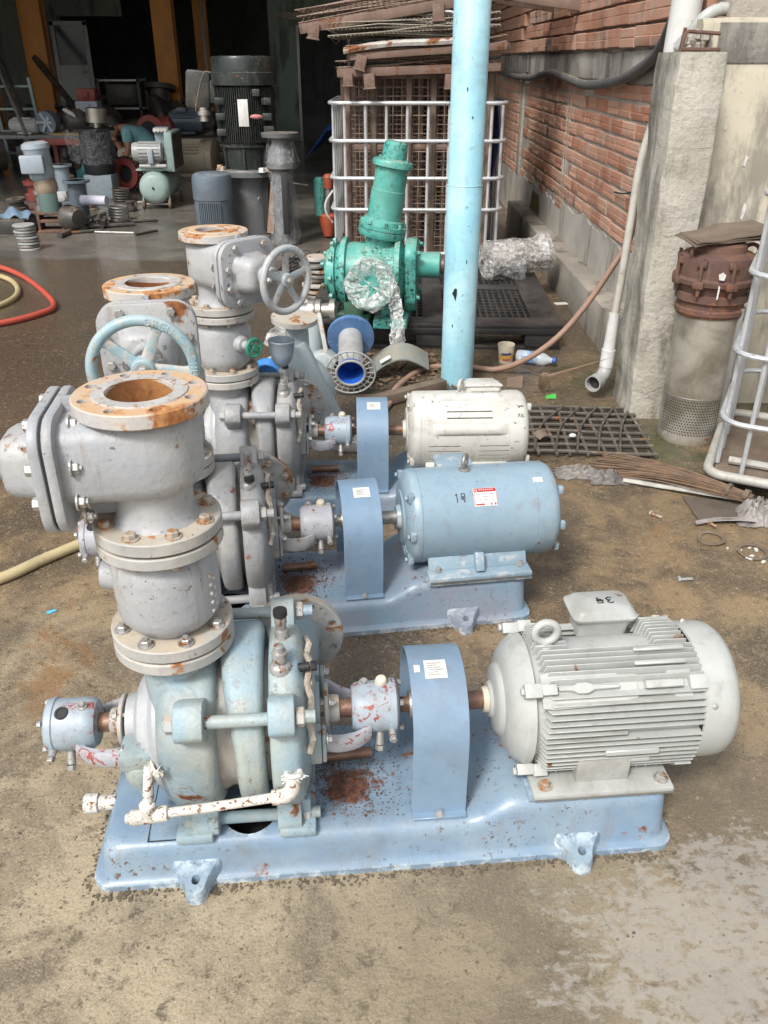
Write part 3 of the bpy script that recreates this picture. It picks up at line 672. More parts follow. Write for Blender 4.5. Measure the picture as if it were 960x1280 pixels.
def gate_valve(parent, bdeg, pm, wm, spin, dust=1):
    # stands on the check valve; its bonnet looks along local -y, turned by bdeg
    def body():
        mb = MB()
        mb.lathe([(.676, .070), (.684, .064), (.70, .060), (.72, .060), (.74, .063)], (0, 0, 0), (0, 0, 1), 40, caps=False)
        mb.lathe([(.83, .063), (.85, .060), (.866, .064)], (0, 0, 0), (0, 0, 1), 40, caps=False)
        def outl(w_, back, fr):
            o = [(-w_, -fr), (w_, -fr), (w_, 0)]
            o += [(w_ * math.cos(R(a)), back * math.sin(R(a))) for a in range(15, 180, 15)] + [(-w_, 0)]
            return o
        rings = []
        for z, k in ((.735, .060), (.742, .072), (.752, .080), (.764, .084), (.838, .084), (.850, .078), (.857, .068), (.862, .058)):
            rings.append([(x, y, z) for x, y in outl(k, k, .112)])
        mb.loft(rings)
        for s in (-1, 1): mb.box((0, -.083, .79 + s * .0685), (.016, .05, .020))
        mb.box((0, -.085, .866), (.014, .055, .034)); mb.box((0, -.075, .715), (.014, .05, .05))
        return cut(mesh(mb, ang=42), MB().lathe([(.812, .051), (.95, .051)], (0, 0, 0), (0, 0, 1), 40))
    gv = ob('gate_valve', cm('gvbody', body), pm, parent, (STX, SY, 0), (0, 0, R(bdeg)))
    ob('flange', cm('gvfl0', lambda: flange_mesh(.101, .022, 8, .082, .045, .005)), M['flange'], gv, (0, 0, .656))
    ring_bolts(gv, 'flange_bolt', (0, 0, .678), (0, 0, 1), .0835, 8, M['boltr'], .0095)
    tf = ob('top_flange', cm('gvfl1', lambda: flange_mesh(.1, .023, 8, .083, .05, .0088)), M['flange_top'], gv, (0, 0, .863))
    ob('sealing_face', cm('gvface', lambda: mesh(MB().lathe([(.885, .050), (.885, .072), (.8885, .0705), (.8885, .0515), (.885, .050)], (0, 0, 0), (0, 0, 1), 56, caps=False))), M['face'] if dust else M['flange_top'], gv)
    ob('bore', cm('gvbore', lambda: mesh(MB().lathe([(.887, .0505), (.88, .049), (.868, .046), (.84, .044), (.826, .030), (.822, .001)], (0, 0, 0), (0, 0, 1), 40, caps=False), jit=.004)), M['rust'], gv)
    def plate(th):
        return mesh(MB().prism(rrect(.205, .185, .045, 6), (0, 0, 0), (1, 0, 0), (0, 0, 1), (0, -th, 0)), .004, 2)
    ob('bonnet_gasket', cm('gvg', lambda: mesh(MB().prism(rrect(.197, .177, .043, 6), (0, 0, 0), (1, 0, 0), (0, 0, 1), (0, -.004, 0)))), M['gasket'], gv, (0, -.1275, .785))
    ob('body_flange', cm('gvpl', lambda: plate(.0155)), pm, gv, (0, -.112, .785))
    bn = ob('bonnet', cm('gvpl2', lambda: plate(.0165)), pm, gv, (0, -.1312, .785))
    def dome():
        mb = MB(); rings = []
        for y, k in ((-.147, 1.0), (-.155, .93), (-.175, .89), (-.195, .84), (-.206, .74), (-.211, .55)):
            rings.append([(x * k, y, z * k) for x, z in rrect(.128, .112, .034, 5)])
        mb.loft(rings)
        mb.lathe([(-.205, .03), (-.24, .027), (-.244, .024)], (0, 0, 0), (0, 1, 0), 20)
        return mesh(mb, ang=50)
    ob('bonnet_dome', cm('gvdome', dome), pm, bn, (0, .1312, 0))
    def gland():
        mb = MB().prism([(-.045, 0), (-.03, .014), (.03, .014), (.045, 0), (.03, -.014), (-.03, -.014)], (0, -.247, 0), (1, 0, 0), (0, 0, 1), (0, -.009, 0))
        for s in (-1, 1): mb.bolt((s * .032, -.256, 0), (0, -1, 0), .009, .010, True, .008)
        mb.cyl((0, -.25, 0), (0, -.30, 0), .008, n=12)
        return mesh(mb)
    ob('stem_gland', cm('gvgl', gland), M['bolt'], bn, (0, .1312, 0))
    for x, z in ((-.083, .02), (.083, .02), (-.052, .075), (.052, .075), (-.052, -.075), (.052, -.075), (-.083, -.035), (.083, -.035)):
        ob('bonnet_bolt', cm('gvbb', lambda: mesh(MB().bolt((0, -.0163, 0), (0, -1, 0), .010, .010, False))), M['bolt'], gv, (x, -.1312, .785 + z))
        ob('bonnet_nut', cm('gvbn', lambda: mesh(MB().bolt((0, .0345, 0), (0, 1, 0), .0095, .010, True, .006))), M['bolt'], gv, (x, -.1312, .785 + z))
    hw_ = handwheel(gv, (0, -.295, .785), (0, 0, 0), wm, spin)
    if not dust: hw_.scale = (.87, .87, .87)
    return gv

STX = .177
def check_valve(parent, pm, variant):
    def body():
        mb = MB().lathe([(.470, .060), (.482, .066), (.492, .076), (.505, .084), (.520, .0865), (.590, .0865), (.606, .084), (.618, .076), (.627, .066), (.64, .062)], (0, 0, 0), (0, 0, 1), 48, caps=False)
        return mesh(mb, ang=60)
    cv = ob('check_valve', cm('cvbody', body), pm, parent, (STX, SY, 0))
    lo = ob('lower_flange', cm('cvf1', lambda: flange_mesh(.102, .022, 8, .083, .05, .006)), M['flange'], cv, (0, 0, .456))
    ob('upper_flange', cm('cvf2', lambda: flange_mesh(.101, .020, 8, .083, .05, .006)), M['flange'], cv, (0, 0, .632))
    ob('gasket', cm('cvg', lambda: mesh(MB().lathe([(.651, .094), (.657, .094)], (0, 0, 0), (0, 0, 1), 40).lathe([(.4515, .094), (.457, .094)], (0, 0, 0), (0, 0, 1), 40))), M['gasket'], cv)
    ring_bolts(cv, 'flange_bolt', (0, 0, .478), (0, 0, 1), .0845, 8, M['boltr'] if variant == 3 else M['bolt'], .0095, stud=.005)
    ring_bolts(cv, 'flange_nut', (0, 0, .632), (0, 0, -1), .0835, 8, M['boltr'], .0085)
    if variant == 1:
        ob('plug_boss', cm('cvboss', lambda: mesh(MB().lathe([(.05, .03), (.088, .027), (.104, .025), (.106, .022)], (0, 0, .565), (-1, .1, 0), 24))), pm, cv)
    if variant == 3:
        ob('plug_boss', cm('cvboss3', lambda: mesh(MB().lathe([(.05, .03), (.088, .026), (.104, .022), (.106, .014), (.13, .012)], (0, 0, .565), (.72, -.70, 0), 24))), pm, cv)
        wv = ob('small_handwheel', mesh(MB().torus((0, 0, 0), (.72, -.70, 0), .026, .0055, 28, 8).cyl((-.02, .019, 0), (.006, -.006, 0), .008)), M['darkgreen'], cv, V((.72, -.70, 0)) * .145 + V((0, 0, .565)))
        u, v = perp(V((.72, -.70, 0)))
        for k in range(5):
            t = R(72 * k); d = u * math.cos(t) + v * math.sin(t)
            ob('spoke', MB().tube([d * .005, d * .026], .0042, 6), M['darkgreen'], wv)
    def embo():
        mb = MB(); r_ = random.Random(3)
        for k in range(9):
            t = R(-62 + (k % 2) * 5); z = .515 + k * .0085
            p = V((math.sin(R(62 + (k % 2) * 6)) * .0865, -math.cos(R(62 + (k % 2) * 6)) * .0865, z))
            mb.box(p, (.006, .008, .006), MX.Rotation(R(25 + 90 * r_.random()), 3, 'Z'))
        return mesh(mb, .001, 1)
    ob('cast_marks', cm('cvemb', embo), M['flange'], cv)
    return cv

def oilplug(): return mesh(MB().bolt((0, 0, 0), (0, -.3, 1), .0065, .008))
def pump_end(parent, side, pm, bm_, shaft_mat):
    # bearing bracket, gland and stuffing box; side -1 left end, +1 right end
    s = side; x0 = .125 if s < 0 else .40          # casing face
    X = lambda d: x0 + s * d
    if s < 0:
        b0, b1 = X(.194), X(.106)
    else:
        b0, b1 = X(.166), X(.080)
    hx = V((1, 0, 0)) * s
    def hous():
        mb = MB(); L = abs(b0 - b1)
        mb.lathe([(0, .026), (.001, .040), (.008, .0455), (.02, .0475), (L - .016, .0475), (L - .014, .050), (L - .004, .050), (L, .046), (L + .004, .030), (L + .004, .001)], (b1, SY, SZ), hx, 36, caps=True)
        return mesh(mb, ang=40)
    h = ob('bearing_housing', cm(('bh', s), hous), bm_, parent)
    for k in range(4):
        ob('cover_bolt', cm(('bhb', s), lambda: mesh(MB().bolt((0, 0, 0), hx, .006, .007, False))), M['bolt'], h, pol(45 + 90 * k, .041, b0 + s * .001))
    mid = (b0 + b1) / 2
    if s > 0:
        ob('oil_cap', cm('oilcap', lambda: mesh(MB().lathe([(-.004, .012), (.006, .012), (.012, .009), (.014, .003)], (0, 0, 0), (0, -.35, 1), 18))), M['wax'], h, pol(104, .0475, mid + .014))
        ob('filler_plug', cm('oilplug', oilplug), M['bolt'], h, pol(106, .0475, mid - .018))
    else:
        ob('filler_hole', cm('fillhole', lambda: mesh(MB().torus((0, 0, 0), (0, -.5, 1), .0095, .003, 18, 6).lathe([(.0006, .0085), (.0012, .0085)], (0, 0, 0), (0, -.5, 1), 16))), M['black'], h, pol(66, .0472, mid - .012))
        ob('filler_plug', cm('oilplug', oilplug), M['bolt'], h, pol(80, .0475, mid + .022))
    # drain plugs under the housing
    ob('drain_plug', cm(('dr', s), lambda: mesh(MB().cyl((0, 0, 0), (0, -.012, -.022), .0085, n=10).bolt((0, -.012, -.022), (0, -.45, -1), .0085, .010, False))), M['bolt'], h, pol(-58, .046, mid + s * .008))
    ob('side_plug', cm(('sp', s), lambda: mesh(MB().cyl((0, 0, 0), (-.0, -.016, -.004), .007, n=10).bolt((0, -.016, -.004), (0, -1, -.2), .0075, .008, False))), M['bolt'], h, pol(-28, .046, b0 - s * .012))
    # yoke arms
    for fb in (-1, 1):
        def arm(fb=fb):
            y = lambda q: SY + fb * q
            pts = [V((b1 + s * .035, y(.040), SZ - .022)), V((b1 + s * .012, y(.055), SZ - .028)), V((b1 - s * .02, y(.068), SZ - .024)), V((X(.035), y(.078), SZ - .012)), V((X(.006), y(.080), SZ - .006))]
            pts = spline(pts, 6); rings = []
            for p in pts:
                rings.append([p + V((0, a * .0085, b * .0165)) for a, b in ((-1, -.6), (-.6, -1), (.6, -1), (1, -.6), (1, .6), (.6, 1), (-.6, 1), (-1, .6))])
            return mesh(MB().loft(rings), ang=50)
        ob('yoke_arm', cm(('arm', s, fb), arm), M['primer'] if bm_ is M['bearing'] else pm, parent)
        def lug(fb=fb):
            if s < 0 and fb < 0:     # open drip cup
                mb = MB().box((X(.016), SY - .088, SZ + .004), (.066, .058, .034))
                mb.lathe([(0, .030), (.035, .030), (.065, .014), (.10, .010)], (X(.018), SY - .090, SZ - .008), (0, 0, -1), 18)
            else:
                mb = MB().box((X(.006), SY + fb * .084, SZ - .006), (.034, .036, .066))
                mb.box((X(.0275), SY + fb * .084, SZ - .006), (.008, .034, .062))
            return mesh(mb, .004)
        ob('bracket_lug', cm(('blug', s, fb), lug), pm, parent)
        ob('lug_bolt', cm(('lb', s), lambda: mesh(MB().bolt((0, 0, 0), hx, .0078, .008, True))), M['bolt'], parent, (X(.032 if not (s < 0 and fb < 0) else .044), SY + fb * .092, SZ + .012))
    # stuffing box
    def stuff():
        if s < 0:
            pr_ = [(-.028, .126), (-.012, .124), (-.006, .118), (-.002, .112), (.004, .110), (.006, .100), (.012, .098), (.014, .086), (.022, .082), (.03, .066), (.034, .052), (.050, .050), (.050, .02)]
        else:
            pr_ = [(-.01, .115), (.002, .108), (.005, .088), (.012, .074), (.016, .052), (.022, .050), (.022, .02)]
        return mesh(MB().lathe(pr_, (x0, SY, SZ), hx, 40), ang=35)
    ob('stuffing_box', cm(('stf', s), stuff), M['cover'] if s < 0 else pm, parent)
    g0 = .056 if s < 0 else .030
    def gl():
        mb = MB(); po = [(.050 * math.cos(R(t)) * (.62 + .38 * abs(math.cos(R(t)))), .050 * math.sin(R(t))) for t in range(0, 360, 12)]
        mb.prism([(b, a) for a, b in po], (X(g0), SY, SZ), (0, .55, .83), (0, -.83, .55), hx * .008)
        mb.lathe([(0, .026), (.014, .026), (.022, .024), (.022, .018)], (X(g0 + .006), SY, SZ), hx, 24)
        return mesh(mb, .0015, 1)
    ob('gland', cm(('gl', s), gl), M['flange'], parent)
    for k in (0, 1):
        a = 56 + 180 * k
        ob('gland_stud', cm(('gs', s), lambda: mesh(MB().cyl(-hx * .03, hx * .014, .0042, n=8).bolt(hx * .002, hx, .0072, .007))), M['bolt'], parent, pol(a, .040, X(g0 + .007)))
    ob('shaft_sleeve', cm(('shs', s), lambda: mesh(MB().lathe([(0, .0175), (abs(b1 - X(g0)), .0175)], (X(g0), SY, SZ), hx, 24))), M['shaft'], parent)
    return b0

def pump_body(parent, pm, v):
    def c1():
        mb = MB().lathe([(.140, .10), (.144, .128), (.152, .143), (.164, .153), (.180, .158), (.226, .159), (.238, .155), (.245, .145), (.247, .12)], (0, SY, SZ), (1, 0, 0), 64)
        rings = []
        for z, cx, hx_, hy, yo in ((.432, STX, .060, .060, 0), (.41, STX, .060, .062, 0), (.37, .179, .060, .080, 0), (.33, .184, .058, .112, 0), (.29, .193, .050, .140, 0), (.25, .198, .044, .148, 0)):
            rings.append([(cx + hx_ * math.copysign(abs(math.cos(t)) ** .75, math.cos(t)), SY + yo + hy * math.copysign(abs(math.sin(t)) ** .85, math.sin(t)), z) for t in [2 * math.pi * k / 40 for k in range(40)]])
        mb.loft(rings)
        return mesh(mb, ang=50)
    ob('discharge_casing', cm('c1', c1), pm, parent)
    ob('discharge_flange', cm('c1f', lambda: mesh(MB().lathe([(.431, .05), (.431, .100), (.433, .102), (.450, .102), (.4525, .0995), (.4525, .05)], (STX, SY, 0), (0, 0, 1), 56))), M['flange'], parent)
    def c2():
        rings = []; N = 72
        for k in range(N + 1):
            a = 360 * k / N; tp = max(0, math.sin(R(a - 8))) ** 1.5
            xl = .276 - .024 * tp; xr = .327; Ro = .160 + .014 * tp
            pr_ = [(xl + .006, .12), (xl, Ro - .022), (xl + .003, Ro - .009), (xl + .011, Ro - .001), (xl + .02, Ro), (xr - .012, Ro), (xr - .004, Ro - .004), (xr, Ro - .014), (xr, .12)]
            rings.append([pol(a, r, x) for x, r in pr_])
        mb = MB(); n = len(rings[0])
        mb.loft(rings, False, False)
        return mesh(mb, ang=50)
    ob('stage_casing', cm('c2', c2), pm, parent)
    ob('stage_core', cm('core', lambda: mesh(MB().lathe([(.22, .128), (.25, .130), (.262, .124), (.285, .126), (.335, .120), (.345, .12)], (0, SY, SZ), (1, 0, 0), 64))), M['core'], parent)
    ob('casing_plug', cm('cplug', lambda: mesh(MB().lathe([(0, .017), (.003, .017), (.004, .012), (.007, .011)], pol(82, .1625, .292), pol(82, 1, 0) - pol(82, 0, 0), 20))), pm, parent)
    def c3():
        mb = MB().lathe([(.336, .12), (.337, .156), (.341, .162), (.350, .165), (.376, .165), (.386, .160), (.392, .146), (.398, .13), (.402, .112), (.402, .08)], (0, SY, SZ), (1, 0, 0), 64)
        rings = []       # suction nozzle towards the rear
        for y, rx, rz, zc in ((SY + .02, .032, .10, SZ), (SY + .13, .040, .085, SZ), (SY + .17, .052, .058, SZ), (SY + .205, .052, .052, SZ), (SY + .222, .058, .058, SZ)):
            rings.append([(.372 + rx * math.cos(2 * math.pi * k / 32), y, zc + rz * math.sin(2 * math.pi * k / 32)) for k in range(32)])
        mb.loft(rings)
        return mesh(mb, ang=50)
    ob('suction_casing', cm('c3', c3), pm, parent)
    sf = ob('suction_flange', cm('sf', lambda: flange_mesh(.096, .02, 8, .079, .045, .0085)), M['flange'], parent, (.380, SY + .222, SZ + .004), (R(-90), 0, 0))
    ob('blank_cover', cm('sfb', lambda: mesh(MB().lathe([(.020, .07), (.024, .07)], (0, 0, 0), (0, 0, 1), 30))), M['gasket'], sf)
    if v == 2:
        ring_bolts(sf, 'flange_bolt', (0, 0, -.001), (0, 0, -1), .079, 8, M['boltr'], .0085)
    # tie rods with their lugs
    for a in (38, -55, 123, 214):
        q = pol(a, .184, 0)
        def lug(x0_, x1, a=a):
            u = pol(a, 1, 0) - pol(a, 0, 0); t = V((0, -u.z, u.y)); mb = MB()
            po = [(-.040, -.052), (.036, -.052), (.030, .012), (.024, .022), (.010, .027), (-.012, .027), (-.028, .022), (-.036, .010)]
            mb.prism(po, q + V((x0_, 0, 0)), t, u, (x1 - x0_, 0, 0))
            return mesh(mb, .004)
        ob('tie_rod_lug', cm(('tl1', a), lambda: lug(.186, .234)), pm, parent)
        ob('tie_rod_lug', cm(('tl3', a), lambda: lug(.338, .382)), pm, parent)
        ob('tie_rod', cm('rod', lambda: mesh(MB().cyl((.168, 0, 0), (.415, 0, 0), .0112, n=16))), pm, parent, (0, q.y, q.z))
        ob('tie_rod_nut', cm('rodn', lambda: mesh(MB().bolt((0, 0, 0), (-1, 0, 0), .0165, .014, False, .004))), M['flange'], parent, (.186, q.y, q.z))
        ob('tie_rod_nut', cm('rodn2', lambda: mesh(MB().bolt((0, 0, 0), (1, 0, 0), .0165, .014, False, .012))), M['flange'], parent, (.382, q.y, q.z))
    # feet
    def foot(x):
        mb = MB().box((x, SY, .094), (.066, .295, .018)).box((x, SY, .13), (.036, .22, .07))
        for s in (-1, 1): mb.box((x, SY + s * .105, .12), (.05, .022, .05))
        return mesh(mb, .005)
    for x in (.19, .362):
        ob('foot', cm(('ft', x), lambda: foot(x + .012 if x > .3 else x)), pm, parent)
    ob('packing_cord', cm('cord', lambda: mesh(MB().tube([pol(t, .132 + .006 * math.sin(t * .4), .405 - .004 * math.sin(t * .23)) for t in range(8, 118, 6)], .006, 6).tube([pol(t, .120 + .007 * math.cos(t * .3), .408) for t in range(20, 110, 6)], .0045, 6))), M['cord'], parent)
    # air cocks on the suction casing
    pc = ob('air_cock', cm('cock', lambda: mesh(MB().lathe([(-.01, .019), (.006, .019), (.01, .016), (.012, .011), (.018, .011), (.018, .0135), (.034, .0135), (.034, .009), (.046, .009), (.047, .0075)], (0, 0, 0), (0, 0, 1), 14))), M['bolt'], parent, pol(68, .163, .358))
    ob('air_cock', cm('cock2', lambda: mesh(MB().lathe([(-.02, .012), (.018, .012), (.018, .0095), (.03, .0095), (.032, .011), (.046, .011), (.047, .008)], (0, 0, 0), (0, 0, 1), 12))), M['bolt'], parent, pol(92, .165, .360))
    ob('cock_cap', cm('cockcap', lambda: mesh(MB().lathe([(0, .0125), (.012, .0125), (.012, .004)], (0, 0, 0), (0, 0, 1), 10))), M['black'], parent, pol(92, .165, .360) + V((0, 0, .0475)) if v != 2 else pol(66, .185, .362))
    ob('side_cock', cm('cock3', lambda: mesh(MB().cyl((0, 0, 0), (.02, 0, .002), .008, n=10).bolt((.02, 0, .002), (1, 0, .1), .009, .01, False))), M['black'], parent, pol(70, .15, .388))

def pump_white_pipe(parent):
    g = ob('balance_pipe', mesh(MB().tube([(.150, -.014, .203), (.235, -.016, .2125), (.348, -.014, .224)], .0085, 12)), M['white_pipe'], parent)
    ob('riser', MB().tube([(.128, -.012, .205), (.132, -.008, .245), (.136, .012, .288)], .0085, 12), M['white_pipe'], g)
    ob('tee', mesh(MB().tube([(.098, -.014, .197), (.162, -.014, .204)], .0135, 14).tube([(.128, -.014, .20), (.129, -.013, .228)], .0135, 14).cyl((.090, -.014, .196), (.099, -.014, .197), .009), .002, 1), M['white_pipe'], g)
    ob('elbow', mesh(MB().tube([(.336, -.014, .2225), (.358, -.014, .2255), (.371, -.011, .238), (.374, -.004, .262)], [.013, .0135, .0135, .0135], 14, sub=5)), M['white_pipe'], g)
    mb = MB()
    for k in range(26):
        a = rnd.uniform(0, 6.28); L = rnd.uniform(.012, .024); p = V((.374, -.003, .262))
        q = p + V((math.cos(a) * .014, -.004 + math.sin(a) * .008, rnd.uniform(-.004, .004)))
        mb.tube([p + (q - p) * .7, q, q + V((math.cos(a), -.2, rnd.uniform(-.6, .6))) * L * .5], .0011, 4)
    mb.torus((.374, -.003, .264), (0, .3, 1), .012, .005, 16, 6)
    ob('hemp_tape', mb, M['label'], g)
    mb = MB()
    for k in range(3):
        mb.sheet(lambda i, j, k=k: (.138 + .02 * i + .004 * math.sin(j * 5 + k), .004 + .01 * math.sin(i * 4 + k),   .286 + .016 * (j - .5) + .006 * math.sin(i * 6 + k)), 6, 5)
    ob('tape_rag', mesh(mb), M['white_pipe'], g)
    ob('drain_nipple', mesh(MB().lathe([(0, .019), (.026, .019), (.026, .0145), (.06, .0145)], (-.034, .150, .066), (1, 0, 0), 18), .001, 1), M['white_pipe'], parent)

def guard(parent):
    gr = .113; GZ = .243
    def strip():
        pts = [(SY - gr - .001, .087 + .002)] if 0 else []
        path = [V((0, SY - gr, .090))] + [V((0, SY - gr, z)) for z in (.13, .17, .21, GZ)]
        path += [V((0, SY - gr * math.cos(R(a)), GZ + gr * math.sin(R(a)))) for a in range(6, 180, 6)]
        path += [V((0, SY + gr, z)) for z in (GZ, .21, .17, .13, .090)]
        mb = MB(); t = .0032; rings = []
        for i, p in enumerate(path):
            a = path[max(i - 1, 0)]; b = path[min(i + 1, len(path) - 1)]; tt = (b - a).normalized(); n = V((0, -tt.z, tt.y))
            rings.append([p + V((.584, 0, 0)), p + V((.684, 0, 0)), p + V((.684, 0, 0)) + n * t, p + V((.584, 0, 0)) + n * t])
        mb.loft(rings)
        return mesh(mb, .0008, 1, ang=30)
    g = ob('coupling_guard', cm('guard', strip), M['guard'], parent)
    ob('guard_foot', cm('gfoot', lambda: mesh(MB().box((.634, SY - gr - .006, .0895), (.100, .024, .005)), .001, 1)), M['guard'], g)
    ob('guard_bolt', cm('gbolt', lambda: mesh(MB().bolt((0, 0, 0), (0, 0, 1), .0062, .006))), M['bolt'], g, (.634, SY - gr - .011, .092))
    def patch(a0, a1, x0, x1):
        return mesh(MB().sheet(lambda i, j: pol(a0 + (a1 - a0) * i, gr + .0042, x0 + (x1 - x0) * j) + V((0, 0, GZ - SZ)), 8, 2), solid=.0005)
    def fine_lines(a0, n, x, wd):
        mb = MB()
        for k in range(n):
            a = a0 - 2.4 * k; L_ = wd * (.9, .6, .75)[k % 3]
            mb.sheet(lambda i, j, a=a, L_=L_: pol(a - .6 * i, gr + .0052, x + L_ * j) + V((0, 0, GZ - SZ)), 1, 1)
        return mb
    if parent.get('_v') == 1:
        st = ob('sticker', patch(66, 86, .612, .652), M['label'], g); ob('sticker', patch(73, 81, .593, .604), M['label'], g)
        ob('printed_lines', mesh(fine_lines(82, 6, .617, .030), solid=.0002), M['bolt'], st)
    else:
        st = ob('sticker', patch(62, 79, .618, .660), M['label'], g)
        ob('printed_lines', mesh(fine_lines(74, 4, .624, .028), solid=.0002), M['bolt'], st)
    # coupling and shaft under the guard
    ob('drive_shaft', cm('dshaft', lambda: mesh(MB().lathe([(.56, .0145), (.62, .0145), (.62, .0175), (.70, .0175), (.74, .0175)], (0, SY, SZ), (1, 0, 0), 24))), M['shaft'] if parent.get('_v') != 2 else M['steel'], parent)
    ob('coupling', cm('coup', lambda: mesh(MB().lathe([(.588, .02), (.588, .026), (.600, .028), (.600, .052), (.619, .052), (.620, .049), (.622, .049), (.623, .052), (.642, .052), (.642, .03), (.668, .028), (.668, .018)], (0, SY, SZ), (1, 0, 0), 36))), M['steel'], parent)

def eyebolt(parent, loc, mat_, rr=.020, r=.0055, rz=0):
    e = ob('eye_bolt', cm(('eye', rr, r), lambda: mesh(MB().torus((0, 0, rr + .010), (0, 1, 0), rr, r, 28, 10).lathe([(-.006, .016), (.004, .016), (.008, .010), (.012, .009)], (0, 0, 0), (0, 0, 1), 18))), mat_, parent, loc, (0, 0, R(rz)))
    return e

def motor_finned(root):
    m = M['motor1']
    body = MB().lathe([(.738, .022), (.738, .032), (.744, .036), (.748, .060), (.752, .066), (.758, .070), (.764, .092), (.772, .104), (.782, .114), (.790, .121), (.803, .122), (.803, .109), (1.11, .109), (1.11, .08)], (0, SY, SZ), (1, 0, 0), 56)
    mo = ob('motor', mesh(body, ang=32), m, root)
    ob('bearing_collar', mesh(MB().lathe([(.728, .017), (.728, .024), (.742, .026)], (0, SY, SZ), (1, 0, 0), 28)), M['wax'], mo)
    sup = lambda q: .128 * max(0, 1 - (abs(q) / .128) ** 2.6) ** (1 / 2.6)
    k = 0
    for i in range(-7, 8):
        q = i * .0121
        for s in (-1, 1):
            yo = sup(q)
            xe = 1.108; xs = .805 + .0015 * abs(i)
            mb = MB()
            if i in (1, ) :      # the widest fin has a lower stretch for the name plate boss
                mb.prism([(xs, .09), (xs + .012, yo), (.965, yo), (.972, yo - .012), (xe, yo - .012), (xe, .09)], (0, SY, SZ + q - .0011), (1, 0, 0), (0, s, 0), (0, 0, .0022))
            else:
                mb.prism([(xs, .09), (xs + .014, yo), (xe - .002, yo), (xe, .09)], (0, SY, SZ + q - .0011), (1, 0, 0), (0, s, 0), (0, 0, .0022))
            ob('cooling_fin', mesh(mb, .0006, 1), m, mo)
    for i in range(-7, 8):
        q = i * .0121; zo = sup(q)
        for s in (-1, 1):
            xs = .805 + .0015 * abs(i)
            if s > 0 and i > -2:
                for a, b in ((xs, .885), (1.03, 1.108)):
                    ob('cooling_fin', mesh(MB().prism([(a, .085), (a + .010, zo), (b - .008, zo), (b, .085)], (0, SY + q - .0011, SZ), (1, 0, 0), (0, 0, s), (0, .0022, 0)), .0006, 1), m, mo)
            else:
                ob('cooling_fin', mesh(MB().prism([(xs, .085), (xs + .014, zo), (1.106, zo), (1.108, .085)], (0, SY + q - .0011, SZ), (1, 0, 0), (0, 0, s), (0, .0022, 0)), .0006, 1), m, mo)
    # corner bosses, lifting pads and name plate seats at 45 degrees
    for a in (45, 135, -45, 225):
        u = pol(a, 1, 0) - pol(a, 0, 0); ro = MX(((1, 0, 0), (0, u.y, -u.z), (0, u.z, u.y))).to_3x3()
        mb = MB().box(pol(a, .131, .795), (.030, .020, .024), ro).box(pol(a, .134, .823), (.026, .022, .018), ro)
        mb.bolt(pol(a, .134, .781), (-1, 0, 0), .0075, .006, False)
        ob('corner_boss', mesh(MB().box(pol(a, .130, 1.093), (.032, .022, .026), ro), .002), m, mo)
        ob('corner_boss', mesh(mb, .002), m, mo)
        if a == 45:
            ob('corner_plate', mesh(MB().prism([(.812, -.045), (.826, -.05), (.94, -.05), (.952, -.034), (.985, -.034), (.985, .034), (.965, .040), (.95, .05), (.83, .055), (.812, .05)], pol(a, .124, 0), (1, 0, 0), V((0, -u.z, u.y)) * .62, u * .004), .001, 1), m, mo)
            ob('corner_plate', mesh(MB().prism([(.985, -.03), (1.04, -.03), (1.046, -.045), (1.085, -.045), (1.085, .04), (1.06, .05), (1.05, .03), (.985, .028)], pol(a, .1235, 0), (1, 0, 0), V((0, -u.z, u.y)) * .62, u * .004), .001, 1), m, mo)
            ob('lifting_boss', mesh(MB().prism([(.84, -.004), (.865, -.005), (.875, -.010), (.893, -.010), (.903, -.005), (.95, -.004), (.95, .003), (.903, .004), (.893, .010), (.875, .010), (.865, .004), (.84, .003)], pol(a, .128, 0), (1, 0, 0), V((0, -u.z, u.y)), u * .012).box(pol(a, .136, 1.03), (.068, .016, .014), ro), .0015, 1), m, mo)
    for x0, x1, a in ((.93, 1.03, -14), (.925, 1.02, -27)):
        ob('fin_tie_pad', mesh(MB().box(pol(a, .131, (x0 + x1) / 2), (x1 - x0, .006, .012), MX.Rotation(R(0), 3, 'X')), .002, 1), m, mo)
    for x0, x1, a in ((.985, 1.08, 62), (.99, 1.085, 74)):
        ob('fin_tie_pad', mesh(MB().box(pol(a, .134, (x0 + x1) / 2), (x1 - x0, .010, .006)), .002, 1), m, mo)
    cv = ob('fan_cover', mesh(MB().lathe([(1.105, .124), (1.106, .1285), (1.146, .1285), (1.163, .126), (1.176, .117), (1.182, .102), (1.184, .07), (1.184, .001)], (0, SY, SZ), (1, 0, 0), 56, caps=False), ang=50), m, mo)
    ob('cover_inner', MB().lathe([(1.1055, .1235), (1.107, .105)], (0, SY, SZ), (1, 0, 0), 48, caps=False), M['gasket'], cv)
    for a in (25, 115, -60, 205): ob('cover_screw', cm('cscr', lambda: mesh(MB().lathe([(-.002, .0055), (.002, .0055), (.0035, .003)], (0, 0, 0), (0, -.9, .4), 12))), M['bolt'], cv, pol(a, .1285, 1.123))
    # terminal box, its lid and the hand-written number
    bx = MB(); rings = []
    for z, dx, dy in ((.350, .052, .034), (.365, .053, .035), (.394, .059, .040), (.396, .066, .045), (.401, .067, .046), (.403, .064, .043), (.412, .058, .037), (.416, .054, .033)):
        rings.append([(.972 + x * .95, .262 + y, z * .965 - .004) for x, y in rrect(2 * dx, 2 * dy, .016, 4)])
    tb = ob('terminal_box', mesh(bx.loft(rings), ang=45), m, mo)
    fx = lambda x, y, ox=0: V((.998 - (ox + x) * .017, .272 - y * .019, .3978))
